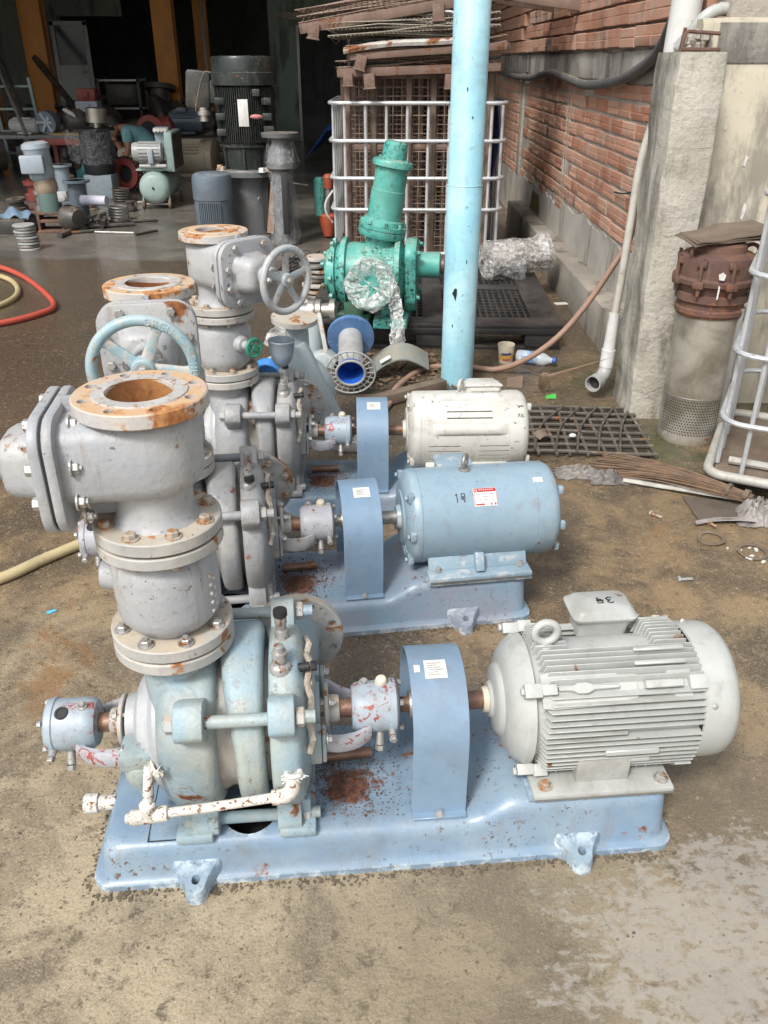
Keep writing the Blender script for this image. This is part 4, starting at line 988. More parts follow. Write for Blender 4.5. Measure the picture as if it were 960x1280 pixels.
    mb = MB(); strokes(mb, THREE, lambda x, y: fx(x, y, 0), .0014); strokes(mb, HAO, lambda x, y: fx(x, y, 1.15), .0012)
    ob('hand_written_number', mb, M['ink'], tb)
    eyebolt(mo, (.838, SY, SZ + .118), m, .021, .0075, 0)
    # feet
    for s in (-1, 1):
        y0 = SY + s * .108
        ft = MB().box((.932, SY + s * .118, .142), (.262, .060, .012)).box((.935, y0 - s * .012, .175), (.100, .050, .062)).box((.935, SY + s * .07, .18), (.24, .03, .07))
        for x in (.822, .838, .856, 1.01, 1.028, 1.048): ft.box((x, SY + s * .084, .172), (.006, .02, .05))
        f = ob('motor_foot', mesh(ft, .003), m, mo)
        ob('foot_shim', MB().box((.935, SY + s * .118, .1335), (.262, .056, .0045)), M['steel'], f)
        for x in (.826, 1.045): ob('foot_bolt', cm('fbolt', lambda: mesh(MB().bolt((0, 0, 0), (0, 0, 1), .0095, .010))), M['boltr'] if x < .9 else M['bolt'], f, (x, SY + s * .126, .148))
    ob('lower_pad', mesh(MB().box((.932, SY - .09, .129), (.275, .10, .010)), .003), M['base1'], mo)

def motor_smooth(root, kind):
    m = M['motor2'] if kind == 2 else M['motor3']; Rm = .126
    e1 = 1.152 if kind == 2 else 1.13
    prof = [(.744, .03), (.744, .070), (.748, .074), (.750, .098), (.756, .106), (.762, Rm - .006), (.768, Rm - .001), (.785, Rm), (.7865, Rm - .0015), (.788, Rm), (e1 - .066, Rm), (e1 - .0645, Rm - .0015), (e1 - .063, Rm), (e1 - .022, Rm - .001), (e1 - .008, Rm - .008), (e1, Rm - .022), (e1 + .003, .08), (e1 + .003, .001)]
    me = mesh(MB().lathe(prof, (0, SY, SZ), (1, 0, 0), 72), ang=32)
    c = MB()
    if kind == 3:
        def slot(x0, x1, a):
            u = pol(a, 1, 0) - pol(a, 0, 0); ro = MX(((1, 0, 0), (0, u.y, -u.z), (0, u.z, u.y))).to_3x3()
            c.box(pol(a, Rm, (x0 + x1) / 2), (x1 - x0, .05, .0042), ro)
        for a in (48, 38): slot(.868, 1.012, a)
        for a in (-3.5, -12, -20, -28):
            slot(.812, .912, a); slot(.972, 1.068, a)
        for a in range(-58, -30, 8):
            slot(.83, .92, a - 4); slot(.96, 1.06, a - 4)
    # cooling openings low in the drive end shield
    for k in range(7):
        a = -38 - 16 * k
        u = pol(a, 1, 0) - pol(a, 0, 0); ro = MX(((1, 0, 0), (0, u.y, -u.z), (0, u.z, u.y))).to_3x3()
        c.box(pol(a, .096, .752), (.03, .034, .013), ro)
    if kind == 3:
        for k in range(4):
            a = 20 + 40 * k; u = pol(a, 1, 0) - pol(a, 0, 0); ro = MX(((1, 0, 0), (0, u.y, -u.z), (0, u.z, u.y))).to_3x3()
            c.box(pol(a, .088, .752), (.03, .016, .020), ro)
    me = cut(me, c)
    mo = ob('motor', me, m, root)
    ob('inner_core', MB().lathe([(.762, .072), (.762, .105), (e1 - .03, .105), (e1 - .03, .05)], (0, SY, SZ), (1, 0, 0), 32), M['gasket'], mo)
    ob('shaft_hub', mesh(MB().lathe([(.734, .018), (.734, .03), (.746, .034)], (0, SY, SZ), (1, 0, 0), 28)), m, mo)
    for a in (50, -42, 138, 222, 2) if kind == 2 else (60, -36, 138):
        ob('shield_lug', mesh(MB().box(pol(a, Rm - .006, .760), (.014, .016, .022)).bolt(pol(a, Rm - .006, .753), (-1, 0, 0), .0065, .006, False), .002), m, mo)
        ob('shield_lug', mesh(MB().box(pol(a, Rm - .014, e1 + .003), (.012, .016, .020)), .002), m, mo)
    if kind == 3:
        for x0, x1, a in ((.825, 1.055, 76), (.822, 1.062, 22)):
            def emb(i, j):
                e = math.sin(math.pi * min(1, max(0, j))) ** .5 * min(1, 8 * min(i, 1 - i)) if 0 < j < 1 else 0
                return pol(a - 9 + 18 * j, Rm - .0006 + .012 * e, x0 + (x1 - x0) * i)
            ob('pressed_rib', mesh(MB().sheet(emb, 28, 12), ang=60), m, mo)
    # saddle foot
    for s in (-1, 1):
        y0 = SY + s * .125
        ft = MB().box((.934, y0, .143), (.272, .066, .013))
        ft.box((.934, y0 - s * .02, .168), (.262, .010, .045), MX.Rotation(R(s * 25), 3, 'X'))
        ft.box((.934, y0 - s * .014, .165), (.022, .06, .050), MX.Rotation(R(s * 28), 3, 'X'))
        f = ob('motor_foot', mesh(ft, .003), m, mo)
        ob('foot_shim', MB().box((.934, y0, .1335), (.262, .060, .0045)), M['steel'], f)
        for x in (.826, 1.045): ob('foot_bolt', cm('fbolt2', lambda: mesh(MB().bolt((0, 0, 0), (0, 0, 1), .008, .009))), M['bolt'], f, (x, y0 - s * .004, .15))
    ob('lower_pad', mesh(MB().box((.935, SY - .108, .1285), (.275, .09, .010)), .003), M['base2'], mo)
    xb = .90 if kind == 2 else .985
    rings = []
    if kind == 2:
        tb = ob('terminal_box', mesh(MB().box((.920, SY + .155, SZ + .035), (.09, .08, .08)).box((.920, SY + .157, SZ + .079), (.102, .09, .010)), .006), m, mo)
    else:
        tb = ob('terminal_box', mesh(MB().prism(rrect(.115, .075, .015), (.995, SY + .045, SZ + .10), (1, 0, 0), (0, 1, 0), (0, 0, .040)).prism([(-.062, -.04), (.062, -.04), (.04, .03), (-.05, .03)], (.995, SY + .045, SZ + .141), (1, 0, 0), (0, 1, 0), (0, 0, .008)), .005), m, mo)
        ob('name_plate', mesh(MB().sheet(lambda i, j: pol(97 - 8 * i, Rm + .001, .955 + .095 * j), 4, 2), solid=.0006), M['steel'], mo)
    eyebolt(mo, (.915 if kind == 2 else .918, SY, SZ + Rm - .002), M['steel'] if kind == 2 else m, .0165, .005, 60 if kind == 2 else 65)
    def patch(a0, a1, x0, x1, e=.0008):
        return mesh(MB().sheet(lambda i, j: pol(a0 + (a1 - a0) * i, Rm + e, x0 + (x1 - x0) * j), 8, 2), solid=.0005)
    if kind == 2:
        pl = ob('name_plate', patch(56, 34, .920, .980), M['label'], mo)
        mb = MB().sheet(lambda i, j: pol(55.5 - 4.5 * i, Rm + .0018, .922 + .056 * j), 4, 2).sheet(lambda i, j: pol(37 - 1.6 * i, Rm + .0018, .924 + .022 * j), 3, 2)
        for x in (.962, .972): mb.sheet(lambda i, j, x=x: pol(37.5 - 2.4 * i, Rm + .0018, x + .004 * j), 3, 1)
        for x0, x1 in ((.9215, .9225), (.978, .979)): mb.sheet(lambda i, j, x0=x0, x1=x1: pol(55 - 20 * i, Rm + .0018, x0 + (x1 - x0) * j), 8, 1)
        ob('red_print', mesh(mb), M['redink'], pl)
        mb = MB(); mb.torus(pol(53, Rm + .002, .927), pol(53, 1, 0) - pol(53, 0, 0), .0028, .0007, 14, 5)
        for k in range(7): mb.box(pol(53.3, Rm + .002, .936 + k * .0055), (.0036, .0015, .0032))
        ob('plate_lettering', mb, M['label'], pl)
        mb = MB()
        for k in range(9):
            a = 48.5 - (k % 3) * 3.4; x = .927 + (k // 3) * .017
            mb.box(pol(a, Rm + .0013, x + .006), (.011 - .003 * (k % 2), .001, .0007))
        ob('fine_print', mb, M['redink'], pl)
        ob('sticker', patch(66, 59, 1.083, 1.108), M['label'], mo)
        fn = lambda x, y, ox=0: pol(40 + y * 11, Rm + .0004, .872 + (ox + x) * .015)
        mb = MB(); strokes(mb, ONE, lambda x, y: fn(x, y, -.2), .0013); strokes(mb, HAO, lambda x, y: fn(x, y, .85), .0011)
        ob('hand_written_number', mb, M['ink'], mo)
    else:
        ob('sticker', patch(50, 44, 1.058, 1.078), M['label'], mo)
        mb = MB()
        strokes(mb, [[(.1, .9), (.4, .6), (.2, .4)], [(.55, .95), (.6, .5)], [(.3, .75), (.8, .8)]], lambda x, y: pol(50 + 8 * y, Rm + .0003, 1.088 + .03 * x), .0009)
        strokes(mb, [[(.1, .1), (.2, .9), (.35, .1)], [(.5, .9), (.55, .1), (.8, .2)], [(.5, .5), (.75, .55)]], lambda x, y: pol(38 + 7 * y, Rm + .0003, 1.09 + .026 * x), .0009)
        ob('marker_scribble', mb, M['ink'], mo)

M['dirt'] = mat('dark_yard_dirt', (.085, .068, .05), (.15, .12, .085), 40, .9)
M['core'] = mat('tan_stained_casting', (.34, .30, .24), (.38, .38, .36), 9, .5, rust=.3, rsc=12, bump=.2)
M['cord'] = mat('dirty_packing_cord', (.46, .42, .36), (.34, .28, .22), 40, .8, bump=.5, bsc=200)
def pump_unit(n, label, loc, deg, bonnet, spin, pm, bm_, basem, wm):
    root = thing('pump_set', label, 'pump', loc, deg, 'electric pump sets on blue base plates')
    root['_v'] = n
    b = ob('base_plate', cm('base', base_mesh), basem, root)
    ob('hole_shade_plate', cm('holeshade', lambda: mesh(MB().box((.40, .167, .012), (.68, .26, .012)))), M['gasket'], b)  # black plate added inside the base to paint the opening's dark shade
    for x in (.189, .893):
        l = ob('mounting_lug', cm('lug', lug_mesh), basem, b, (x, .008, 0), scl=(.80, .86, .9))
        ob('mounting_lug', cm('lug', lug_mesh), basem, b, (x, .327, 0), (0, 0, R(180)), scl=(.80, .86, .9))
    ob('bolted_seat', cm('seat', lambda: mesh(MB().box((.30, .165, .0865), (.36, .27, .004)), .0015, 1)) if 0 else cm('seam', lambda: mesh(MB().box((.105, .10, .0868), (.0018, .14, .0012)).box((.16, .031, .0868), (.11, .0018, .0012)))), M['gasket'], b)
    fk = MB(); r_ = random.Random(40 + n)
    for k in range(1500):
        x, y = r_.gauss(.47, .050), r_.gauss(.15, .065); q = r_.uniform(.0004, .0013) * (2 if r_.random() < .06 else 1)
        if not (.40 < x < .60 and .05 < y < .30): continue
        fk.box((x, y, .0885 + q * .3), (q * 2, q * 1.4, q), MX.Rotation(r_.uniform(0, 3), 3, 'Z') @ MX.Rotation(r_.uniform(-.5, .5), 3, 'X'))
    ob('rust_flakes', fk, M['rustbrown'], b, kind='stuff')
    dl = MB()
    for k in range(520):
        x = r_.uniform(.0, 1.08); q = r_.uniform(.0006, .0026) * (1.6 if r_.random() < .1 else 1)
        dl.box((x, -.002 - abs(r_.gauss(0, .010)), q * .3), (q * 2.2, q * 1.6, q), MX.Rotation(r_.uniform(0, 3), 3, 'Z'))
    for k in range(160):
        y = r_.uniform(.0, .33); q = r_.uniform(.0006, .0026)
        dl.box((r_.choice((-.002 - abs(r_.gauss(0, .008)), 1.083 + abs(r_.gauss(0, .008)))), y, q * .3), (q * 2.2, q * 1.6, q), MX.Rotation(r_.uniform(0, 3), 3, 'Z'))
    ob('dirt_line', dl, M['dirt'], b, kind='stuff')
    pump_body(root, pm, n)
    for s in (-1, 1): pump_end(root, s, pm, bm_, None)
    check_valve(root, M['valve'], n)
    gate_valve(root, bonnet, M['valve'], wm, spin, n != 3)
    guard(root)
    if n == 3:
        pf = ob('priming_funnel', mesh(MB().lathe([(0, .012), (.02, .012), (.024, .020), (.040, .031), (.065, .038), (.098, .041), (.101, .043), (.104, .041), (.098, .037), (.05, .030), (.03, .014)], pol(92, .20, .352), (.03, 0, 1), 32, caps=False)), mat('blue_grey_funnel', (.24, .30, .36), (.32, .37, .41), 12, .45, dust=.3, chip=.8, chipc=(.45, .47, .47), bump=.1), root)
    if n == 1: motor_finned(root); pump_white_pipe(root)
    else: motor_smooth(root, n)
    ob('threaded_stub', mesh(MB().cyl((.43, .20, .099), (.52, .205, .099), .0115, n=12)), M['shaft'], root)
    del root['_v']
    return root
pump_unit(1, 'pump set with the ribbed light grey motor and white balance pipe, its valve bonnet sideways', (-.525, 1.005, 0), 5.07, -88, 10, M['pump1'], M['bearing'], M['base1'], M['wheel3'])
pump_unit(2, 'middle pump set, with the smooth powder blue motor and pale blue handwheel facing forward', (-.671, 1.686, 0), 8.37, 1, 24, M['pump2'], M['bearing2'], M['base2'], M['wheel'])
pump_unit(3, 'pump set with the off-white slotted motor, standing next to the pale blue post', (-.667, 2.362, 0), 2, 48, 5, M['pump2'], M['bearing'], M['base2'], M['wheel3'])
# ---------------------------------------------------------------- middle of the yard
M['galv'] = mat('galvanised_tube', (.50, .52, .53), (.58, .60, .61), 10, .42, metal=.35, rust=.12, rsc=30, dust=.1, bump=.08)
M['oldgalv'] = mat('dusty_galvanised_tube', (.40, .39, .35), (.46, .45, .41), 10, .6, metal=.1, rust=.22, rsc=20, dust=.4, bump=.1)
M['blackpl'] = mat('black_pallet_plastic', (.022, .022, .024), (.035, .034, .033), 6, .42, dust=.45, dustc=(.09, .08, .07), bump=.1)
M['panel'] = mat('rusted_panel_steel', (.16, .105, .08), (.23, .16, .125), 5, .85, rust=.35, rsc=9, bump=.3, rustc=((.11, .05, .03), (.22, .11, .06)))
M['mesh'] = mat('rusted_wire', (.20, .14, .105), (.29, .22, .175), 12, .9, bump=.2)
M['creammesh'] = mat('grey_woven_strips', (.36, .33, .27), (.28, .25, .20), 14, .8, bump=.4, dust=.3)
M['sack'] = mat('stained_cream_board', (.52, .48, .39), (.40, .35, .28), 8, .8, bump=.3, chip=1, chipc=(.15, .12, .09), chsc=25)
M['wood'] = mat('weathered_wood', (.13, .095, .07), (.19, .145, .105), 6, .85, bump=.5)
M['tarp'] = mat('blue_tarp', (.03, .11, .38), (.02, .07, .28), 6, .5, bump=.3)
def foil(name, a, c=(.78, .78, .76), sp=.42):
    t = NT(name); v = t.coord(); n2 = t.noise(v, 30, 5, .7, 1.5)
    return t.set(Base_Color=c, Roughness=.12, Metallic=.0, Normal=t.bump(n2, .5, .01), Alpha=t.ramp(n2, .38, .62, a, min(1, a + sp)), Specular_IOR_Level=1.0, Coat_Weight=.6, Coat_Roughness=.08)
M['foil'] = foil('crinkled_cling_film', .16, (.78, .77, .74), .5); M['foil2'] = foil('thin_cling_film', .04, (.62, .65, .67), .22)

def cage(root, w_, d_, zs_, z0, z1, r, m, nf, ns, side=True):
    # tubular cage: rings with rounded corners and upright tubes, each its own bar
    for z in zs_:
        ob('ring_bar', mesh(MB().tube([(x, y, z) for x, y in rrect(w_, d_, .09, 5)], r, 8, closed=True)), m, root)
    for i in range(nf):
        x = -w_ / 2 + .10 + (w_ - .2) * i / (nf - 1)
        for y in (-d_ / 2 + r * 1.6, d_ / 2 - r * 1.6):
            ob('upright_bar', cm(('up', root.name, z0, z1), lambda: mesh(MB().cyl((0, 0, z0), (0, 0, z1), r * .85, n=8))), m, root, (x, y, 0))
    for i in range(ns):
        y = -d_ / 2 + .10 + (d_ - .2) * i / (ns - 1)
        for x in (-w_ / 2 + r * 1.6, w_ / 2 - r * 1.6):
            ob('upright_bar', cm(('up', root.name, z0, z1), lambda: None), m, root, (x, y, 0))
ib = thing('wire_cage', 'large galvanised tube cage packed with upright rusty mesh panels', 'cage', (.23, 6.50, 0), -1)
cage(ib, 1.16, .96, (.13, .42, .62, .85, 1.075), .12, 1.08, .0125, M['galv'], 8, 5)
ob('base_rail', mesh(MB().tube([(x, y, .03) for x, y in rrect(1.14, .94, .06, 4)], .02, 8, closed=True)), M['galv'], ib)
for x in (-.5, 0, .5): ob('base_foot', mesh(MB().box((x, -.42, .075), (.11, .09, .10)), .006), M['oldgalv'], ib)
def grid(mb, x0, x1, z0, z1, st, r, jit=.0, y=0):
    k = int((x1 - x0) / st)
    for i in range(k + 1):
        x = x0 + (x1 - x0) * i / k; mb.tube([(x, y, z0), (x + jit * rnd.uniform(-1, 1), y + jit * rnd.uniform(-1, 1), (z0 + z1) / 2), (x, y, z1)], r, 4)
    k = int((z1 - z0) / st)
    for i in range(k + 1):
        z = z0 + (z1 - z0) * i / k; mb.tube([(x0, y + r, z), ((x0 + x1) / 2, y + r + jit * rnd.uniform(-1, 1), z + jit * rnd.uniform(-1, 1)), (x1, y + r, z)], r, 4)
for k, (y, x0, x1, h_, lab) in enumerate(((6.12, -.24, .70, 1.17, 'foremost rusty mesh panel standing upright inside the galvanised cage'), (6.24, -.27, .72, 1.20, 'second upright rusty mesh panel inside the cage, just behind the foremost'), (6.40, -.20, .70, 1.13, 'third upright mesh panel deep inside the galvanised cage'), (6.62, -.26, .72, 1.10, 'rear upright mesh panel at the back of the galvanised cage'))):
    pn = thing('mesh_panel', lab, 'mesh panel', (0, y, .08), 0, 'rusty mesh panels standing in the cage')
    mb = MB(); grid(mb, x0 + .02, x1 - .02, .03, h_ - .03, .055 if k < 2 else .045, .0042, .006)
    ob('wire_mesh', mesh(mb), M['mesh'], pn, kind='stuff')
    for i, f in enumerate((0, .18, .43, .60, .76, 1) if k == 0 else (.0, .3, .52, .86, 1) if k == 1 else (0, .5, 1)):
        x = x0 + (x1 - x0) * f
        ob('slat', cm(('slat', k), lambda: mesh(MB().box((0, -.012, h_ / 2), (.036, .014, h_)), .003)), M['panel'] if i % 2 == 0 else M['wood'], pn, (x, 0, 0))
    for z in (.02, h_ * .62 if k == 0 else h_ * .4, h_ - .02):
        ob('cross_slat', cm(('cslat', k, 0), lambda: mesh(MB().box(((x0 + x1) / 2, .006, 0), (x1 - x0, .016, .034)), .003)), M['panel'], pn, (0, 0, z))
tag(ob('cage_liner', mesh(MB().box((.24, 6.92, .62), (1.0, .03, 1.02)), .004), M['blackpl']), 'dark board closing the back of the galvanised cage', 'board')
tag(ob('tarp_cover', mesh(MB().sheet(lambda i, j: (.745 - .03 * math.sin(6 * j) + .015 * math.sin(23 * i), 6.15 + .7 * i, .12 + .95 * j), 12, 10), solid=.004), mat('navy_sheet', (.03, .05, .13), (.02, .035, .10), 6, .5, bump=.3)), 'dark navy plastic sheet hanging inside the right side of the cage', 'plastic sheet')

# pile of panels lying across the cage
def flat_panel(lab, loc, w_, d_, tilt, tx, wire, frame, th=.045, jit=.004, st=.042, name='mesh_panel', nlay=2):
    p_ = thing(name, lab, 'mesh panel', loc, 0, 'mesh panels lying on top of the cage'); p_.rotation_euler = (R(tx), R(tilt), R(rnd.uniform(-2, 2)))
    mb = MB()
    for L_ in range(nlay):
        z = th * .5 + L_ * .035
        k = int(w_ / st)
        for i in range(k + 1):
            x = -w_ / 2 + w_ * i / k
            mb.tube([(x, -d_ / 2 + rnd.uniform(-.02, .01), z), (x, 0, z + rnd.uniform(-1, 1) * jit * 4 - .02 * math.sin(3.1 * i / k)), (x, d_ / 2 + rnd.uniform(-.02, .02), z)], .0035, 4)
        for i in range(int(d_ / st) + 1):
            y = -d_ / 2 + st * i
            mb.tube([(-w_ / 2 + rnd.uniform(-.03, .02), y, z + .006), (-w_ * .2, y, z + .006 + rnd.uniform(-1, 1) * jit), (w_ * .2, y, z - .012 + rnd.uniform(-1, 1) * jit * 4), (w_ / 2, y, z + .006)], .0035, 4)
    ob('wire_mesh', mesh(mb), wire, p_, kind='stuff')
    if frame:
        for y in (-d_ / 2, d_ / 2): ob('frame_rail', mesh(MB().box((0, y, 0), (w_, .035, th)), .004), frame, p_)
        for x in (-w_ / 2, w_ / 2): ob('frame_rail', mesh(MB().box((x, 0, 0), (.035, d_ - .04, th)), .004), frame, p_)
    return p_
flat_panel('lowest rusty framed mesh panel lying flat on the cage top', (.22, 6.5, 1.265), 1.02, 1.0, -2.0, 0, M['mesh'], M['panel'], .05, .012, .034)
flat_panel('bent rusty panel with a pale edge lying second from the bottom of the pile', (.28, 6.42, 1.375), .98, .92, -3.5, 1, M['mesh'], M['panel'], .04)
flat_panel('grey woven strip panel in the middle of the pile on the cage', (.20, 6.42, 1.46), 1.05, .95, -3.2, 0, M['creammesh'], None, .03, .012, .026, nlay=3)
flat_panel('uppermost rusty mesh panel tilted up towards the right, on top of the pile', (.12, 6.45, 1.60), 1.28, .95, -8.5, 2, M['mesh'], M['panel'], .055, .012, .034, nlay=3)
flat_panel('rusty panel leaning down to the right at the top right of the pile', (.95, 6.5, 1.66), .75, .9, 7, 2, M['mesh'], M['panel'], .05)
tag(ob('cream_board', mesh(MB().sheet(lambda i, j: (-.16 + .46 * i, 6.02 + .5 * j, 1.505 + .055 * math.sin(math.pi * i) ** .7 + .012 * math.sin(9 * i + 4 * j) + .03 * i), 16, 8), solid=.014), M['sack']), 'stained cream board bulging on top of the grey woven panel', 'board')
for i, (x, y, z, s, a, lab) in enumerate(((-.435, 5.99, 1.475, .085, 8, 'rusty square steel block under the left end of the uppermost panel'), (.335, 5.99, 1.575, .09, -3, 'rusty square block holding up the middle of the uppermost panel'), (-.145, 5.985, 1.305, .085, 16, 'tilted rusty block under the pale edged panel'), (-.228, 5.98, 1.212, .075, 0, 'left rusty spacer block between the cage and the lowest panel'), (-.09, 5.97, 1.202, .085, -4, 'right rusty spacer block between the cage and the lowest panel'), (.42, 6.0, 1.20, .085, 2, 'rusty spacer block near the blue post under the lowest panel'))):
    b_ = ob('spacer_block', cm(('sblk', i % 2), lambda: mesh(MB().box((0, 0, 0), (.8, 1.3, 1.0)).box((0, -.64, -.47), (.95, .1, .12)), .04)), M['panel'], None, (x, y, z), (0, R(a), R(rnd.uniform(-8, 8))), scl=(s, s, s))
    tag(b_, lab, 'spacer block', 'rusty spacer blocks in the panel pile')
tag(ob('pale_edge_strip', mesh(MB().sheet(lambda i, j: (-.25 + .74 * i, 5.93 + .05 * j, 1.352 + .075 * i + .012 * math.sin(5 * i) + .018 * j), 18, 2), solid=.02), mat('chipped_pale_strip', (.55, .55, .52), (.30, .17, .10), 9, .7, rust=.5, rsc=9, bump=.2)), 'long chipped rusty and white strip sagging across the pile front', 'strip')
tag(ob('bent_wire', mesh(MB().tube([(.32, 5.97, 1.55), (.37, 5.95, 1.58), (.43, 5.94, 1.57), (.445, 5.95, 1.51), (.43, 5.97, 1.47)], .006, 7, sub=6)), M['label']), 'bent white wire hooking up from the pile beside the post', 'wire')

# black pallet
pa = thing('plastic_pallet', 'wide black plastic pallet on wet ground under the green pump', 'pallet', (.28, 5.03, 0), -2)
W_, D_ = 1.32, 1.62
fr = MB()
for c_, d_ in (((0, -D_ / 2 + .07, .125), (W_, .14, .022)), ((0, D_ / 2 - .07, .125), (W_, .14, .022)), ((-W_ / 2 + .075, 0, .125), (.15, D_ - .28, .022)), ((W_ / 2 - .075, 0, .125), (.15, D_ - .28, .022)), ((.0, 0, .125), (.11, D_ - .28, .022)), ((0, 0, .125), (W_ - .3, .10, .0215))): fr.box(c_, d_)
ob('deck_frame', mesh(fr, .004), M['blackpl'], pa)
gb = MB()
for i in range(30): 
    x = -W_ / 2 + .17 + (W_ - .34) * i / 29; gb.box((x, 0, .122), (.009, D_ - .28, .016))
for i in range(22):
    y = -D_ / 2 + .16 + (D_ - .32) * i / 21; gb.box((0, y, .121), (W_ - .3, .010 if i % 3 else .016, .016))
ob('deck_grid', mesh(gb), M['blackpl'], pa, kind='stuff')
for x in (-W_ / 2 + .10, 0, W_ / 2 - .10):
    for y in (-D_ / 2 + .09, 0, D_ / 2 - .09):
        ob('pallet_block', cm('pblk', lambda: mesh(MB().box((0, 0, .065), (.18, .16, .10)), .01)), M['blackpl'], pa, (x, y, 0))
for y in (-D_ / 2 + .08, 0, D_ / 2 - .08): ob('pallet_runner', cm('prun', lambda: mesh(MB().box((0, 0, .009), (W_, .12, .018)), .004)), M['blackpl'], pa, (0, y, 0))
ob('front_lip', mesh(MB().box((0, -D_ / 2 + .006, .10), (W_ - .02, .012, .03)), .003), M['blackpl'], pa)

# green pump
gp = thing('green_pump', 'teal green gear pump with a slanted top cylinder, standing on the black pallet', 'pump', (-.04, 4.32, .136), -6)
G_ = M['green']
CZ = .235
def gl_(prof, o, ax, n=36, m=None, name='pump_body', par=gp, ang=35): return ob(name, mesh(MB().lathe(prof, o, ax, n), ang=ang), m or G_, par)
ax_ = V((1, 0, .02))
gl_([(-.20, .10), (-.195, .135), (-.17, .15), (-.165, .172), (-.14, .175), (-.135, .15), (.10, .15), (.105, .175), (.13, .175), (.135, .15), (.15, .12)], (0, 0, CZ), ax_)
gl_([(0, .10), (.01, .112), (.03, .112), (.032, .150), (.055, .150)], (-.25, 0, CZ), ax_, name='left_cover')
for k in range(10):
    t = R(36 * k); q = V((-.205, math.cos(t) * .155, CZ + math.sin(t) * .155))
    ob('cover_bolt', cm('gcb', lambda: mesh(MB().bolt((0, 0, 0), (-1, 0, 0), .012, .016, True))), M['green'], gp, q)
    if k % 2 == 0: ob('cover_bolt', cm('gcb', lambda: None), M['green'], gp, V((-.252, math.cos(t) * .09, CZ + math.sin(t) * .09)))
po_ = [(.115 * math.cos(R(a)), .09 + .085 * math.sin(R(a))) for a in range(-20, 201, 20)] + [(-.10, -.12), (-.05, -.18), (.05, -.18), (.10, -.12)]
ob('right_cover', mesh(MB().prism(po_, (.150, 0, CZ), (0, 1, 0), (0, 0, 1), (.06, 0, .0)), .012, 2), G_, gp)
for y, z in ((-.10, .12), (.09, .13), (-.085, -.10), (.085, -.10)): ob('cover_bolt', cm('gcb2', lambda: mesh(MB().bolt((0, 0, 0), (1, 0, 0), .012, .016))), G_, gp, (.212, y, CZ + z))
gl_([(0, .062), (.115, .062), (.12, .055), (.12, .03)], (.205, 0, CZ + .045), (1, 0, 0), 28, name='shaft_housing')
gl_([(0, .04), (.02, .04), (.02, .022), (.09, .022)], (.322, 0, CZ + .045), (1, 0, 0), 20, M['shaft'], 'shaft_end')
# centre lobe and inlet neck towards the front
gl_([(0, .125), (.12, .105), (.19, .08), (.22, .08), (.222, .118), (.245, .118)], (0, -.02, CZ), (0, -1, 0), name='front_port')
T = V((.17, .03, 1)).normalized()
gl_([(0, .095), (.05, .085), (.09, .075), (.18, .075), (.181, .110), (.197, .118), (.215, .118), (.216, .112), (.219, .112), (.22, .118), (.238, .118), (.240, .105), (.262, .10), (.268, .086), (.40, .083), (.402, .079), (.50, .079), (.503, .084), (.508, .098), (.525, .098), (.535, .093), (.545, .062), (.595, .058), (.612, .054), (.62, .045)], (-.005, 0, CZ), T, 40, name='top_cylinder')
u_, v_ = perp(T)
for k in range(8):
    t = R(45 * k + 12)
    ob('flange_bolt', cm('gcb3', lambda: mesh(MB().bolt((0, 0, 0), T, .011, .016))), G_, gp, V((-.005, 0, CZ)) + T * .24 + (u_ * math.cos(t) + v_ * math.sin(t)) * .103)
    if k % 2: ob('flange_bolt', cm('gcb4', lambda: mesh(MB().bolt((0, 0, 0), T, .010, .018))), G_, gp, V((-.005, 0, CZ)) + T * .525 + (u_ * math.cos(t) + v_ * math.sin(t)) * .080)
for x in (-.10, .09):
    ob('foot', mesh(MB().box((x, -.05, .028), (.17, .30, .05)).box((x, -.03, .08), (.10, .20, .08)), .008), mat('dark_chipped_green', (.045, .16, .10), (.02, .05, .035), 12, .6, chip=1, dust=.2, bump=.3) if x < 0 else M['green'], gp)
wr_ = ob('flange_wrap', mesh(MB().lathe([(0, .08), (.005, .118), (.02, .127), (.05, .126), (.062, .118), (.066, .10), (.060, .07), (.048, .04), (.045, .001)], (0, -.215, CZ), (0, -1, 0), 30, caps=False), smooth=False, crk=.007, jit=.012), M['foil'], gp)
ob('wrap_tail', mesh(MB().sheet(lambda i, j: (.105 + .035 * math.sin(2.5 * i) + (j - .5) * (.05 + .03 * i), -.262 - .11 * i - .012 * math.sin(9 * i + 3 * j), CZ + .02 - .36 * i), 22, 6), smooth=False, crk=.007), M['foil'], wr_)

# film wrapped casting at the wall
wc = thing('wrapped_casting', 'casting wrapped in silvery cling film lying on the pallet against the wall', 'wrapped casting', (.815, 5.33, .137), 0); wc.scale = (.84, .84, .80)
A_ = V((1, .28, .10)).normalized()
ob('casting_body', mesh(MB().lathe([(-.235, .06), (-.23, .135), (-.20, .138), (-.195, .10), (-.12, .12), (-.02, .125), (.08, .105), (.18, .095), (.22, .13), (.245, .13), (.25, .05)], (0, 0, .135), A_, 32)), M['steel'], wc)
ob('film', mesh(MB().lathe([(-.262, .02), (-.25, .12), (-.232, .155), (-.20, .152), (-.16, .150), (-.13, .150), (-.09, .151), (-.05, .152), (-.02, .146), (.02, .139), (.05, .130), (.09, .126), (.13, .121), (.16, .118), (.215, .142), (.255, .142), (.262, .11), (.258, .02)], (0, 0, .135), A_, 34, caps=False), smooth=False, crk=.0045, jit=.018), M['foil'], wc)
ob('film_flap', mesh(MB().sheet(lambda i, j: (-.25 + .30 * i, -.165 - .015 * math.sin(7 * i) - .02 * j, .135 - .11 * j - .02 * math.sin(5 * i + 3 * j)), 14, 8), smooth=False, crk=.012), M['foil2'], wc)

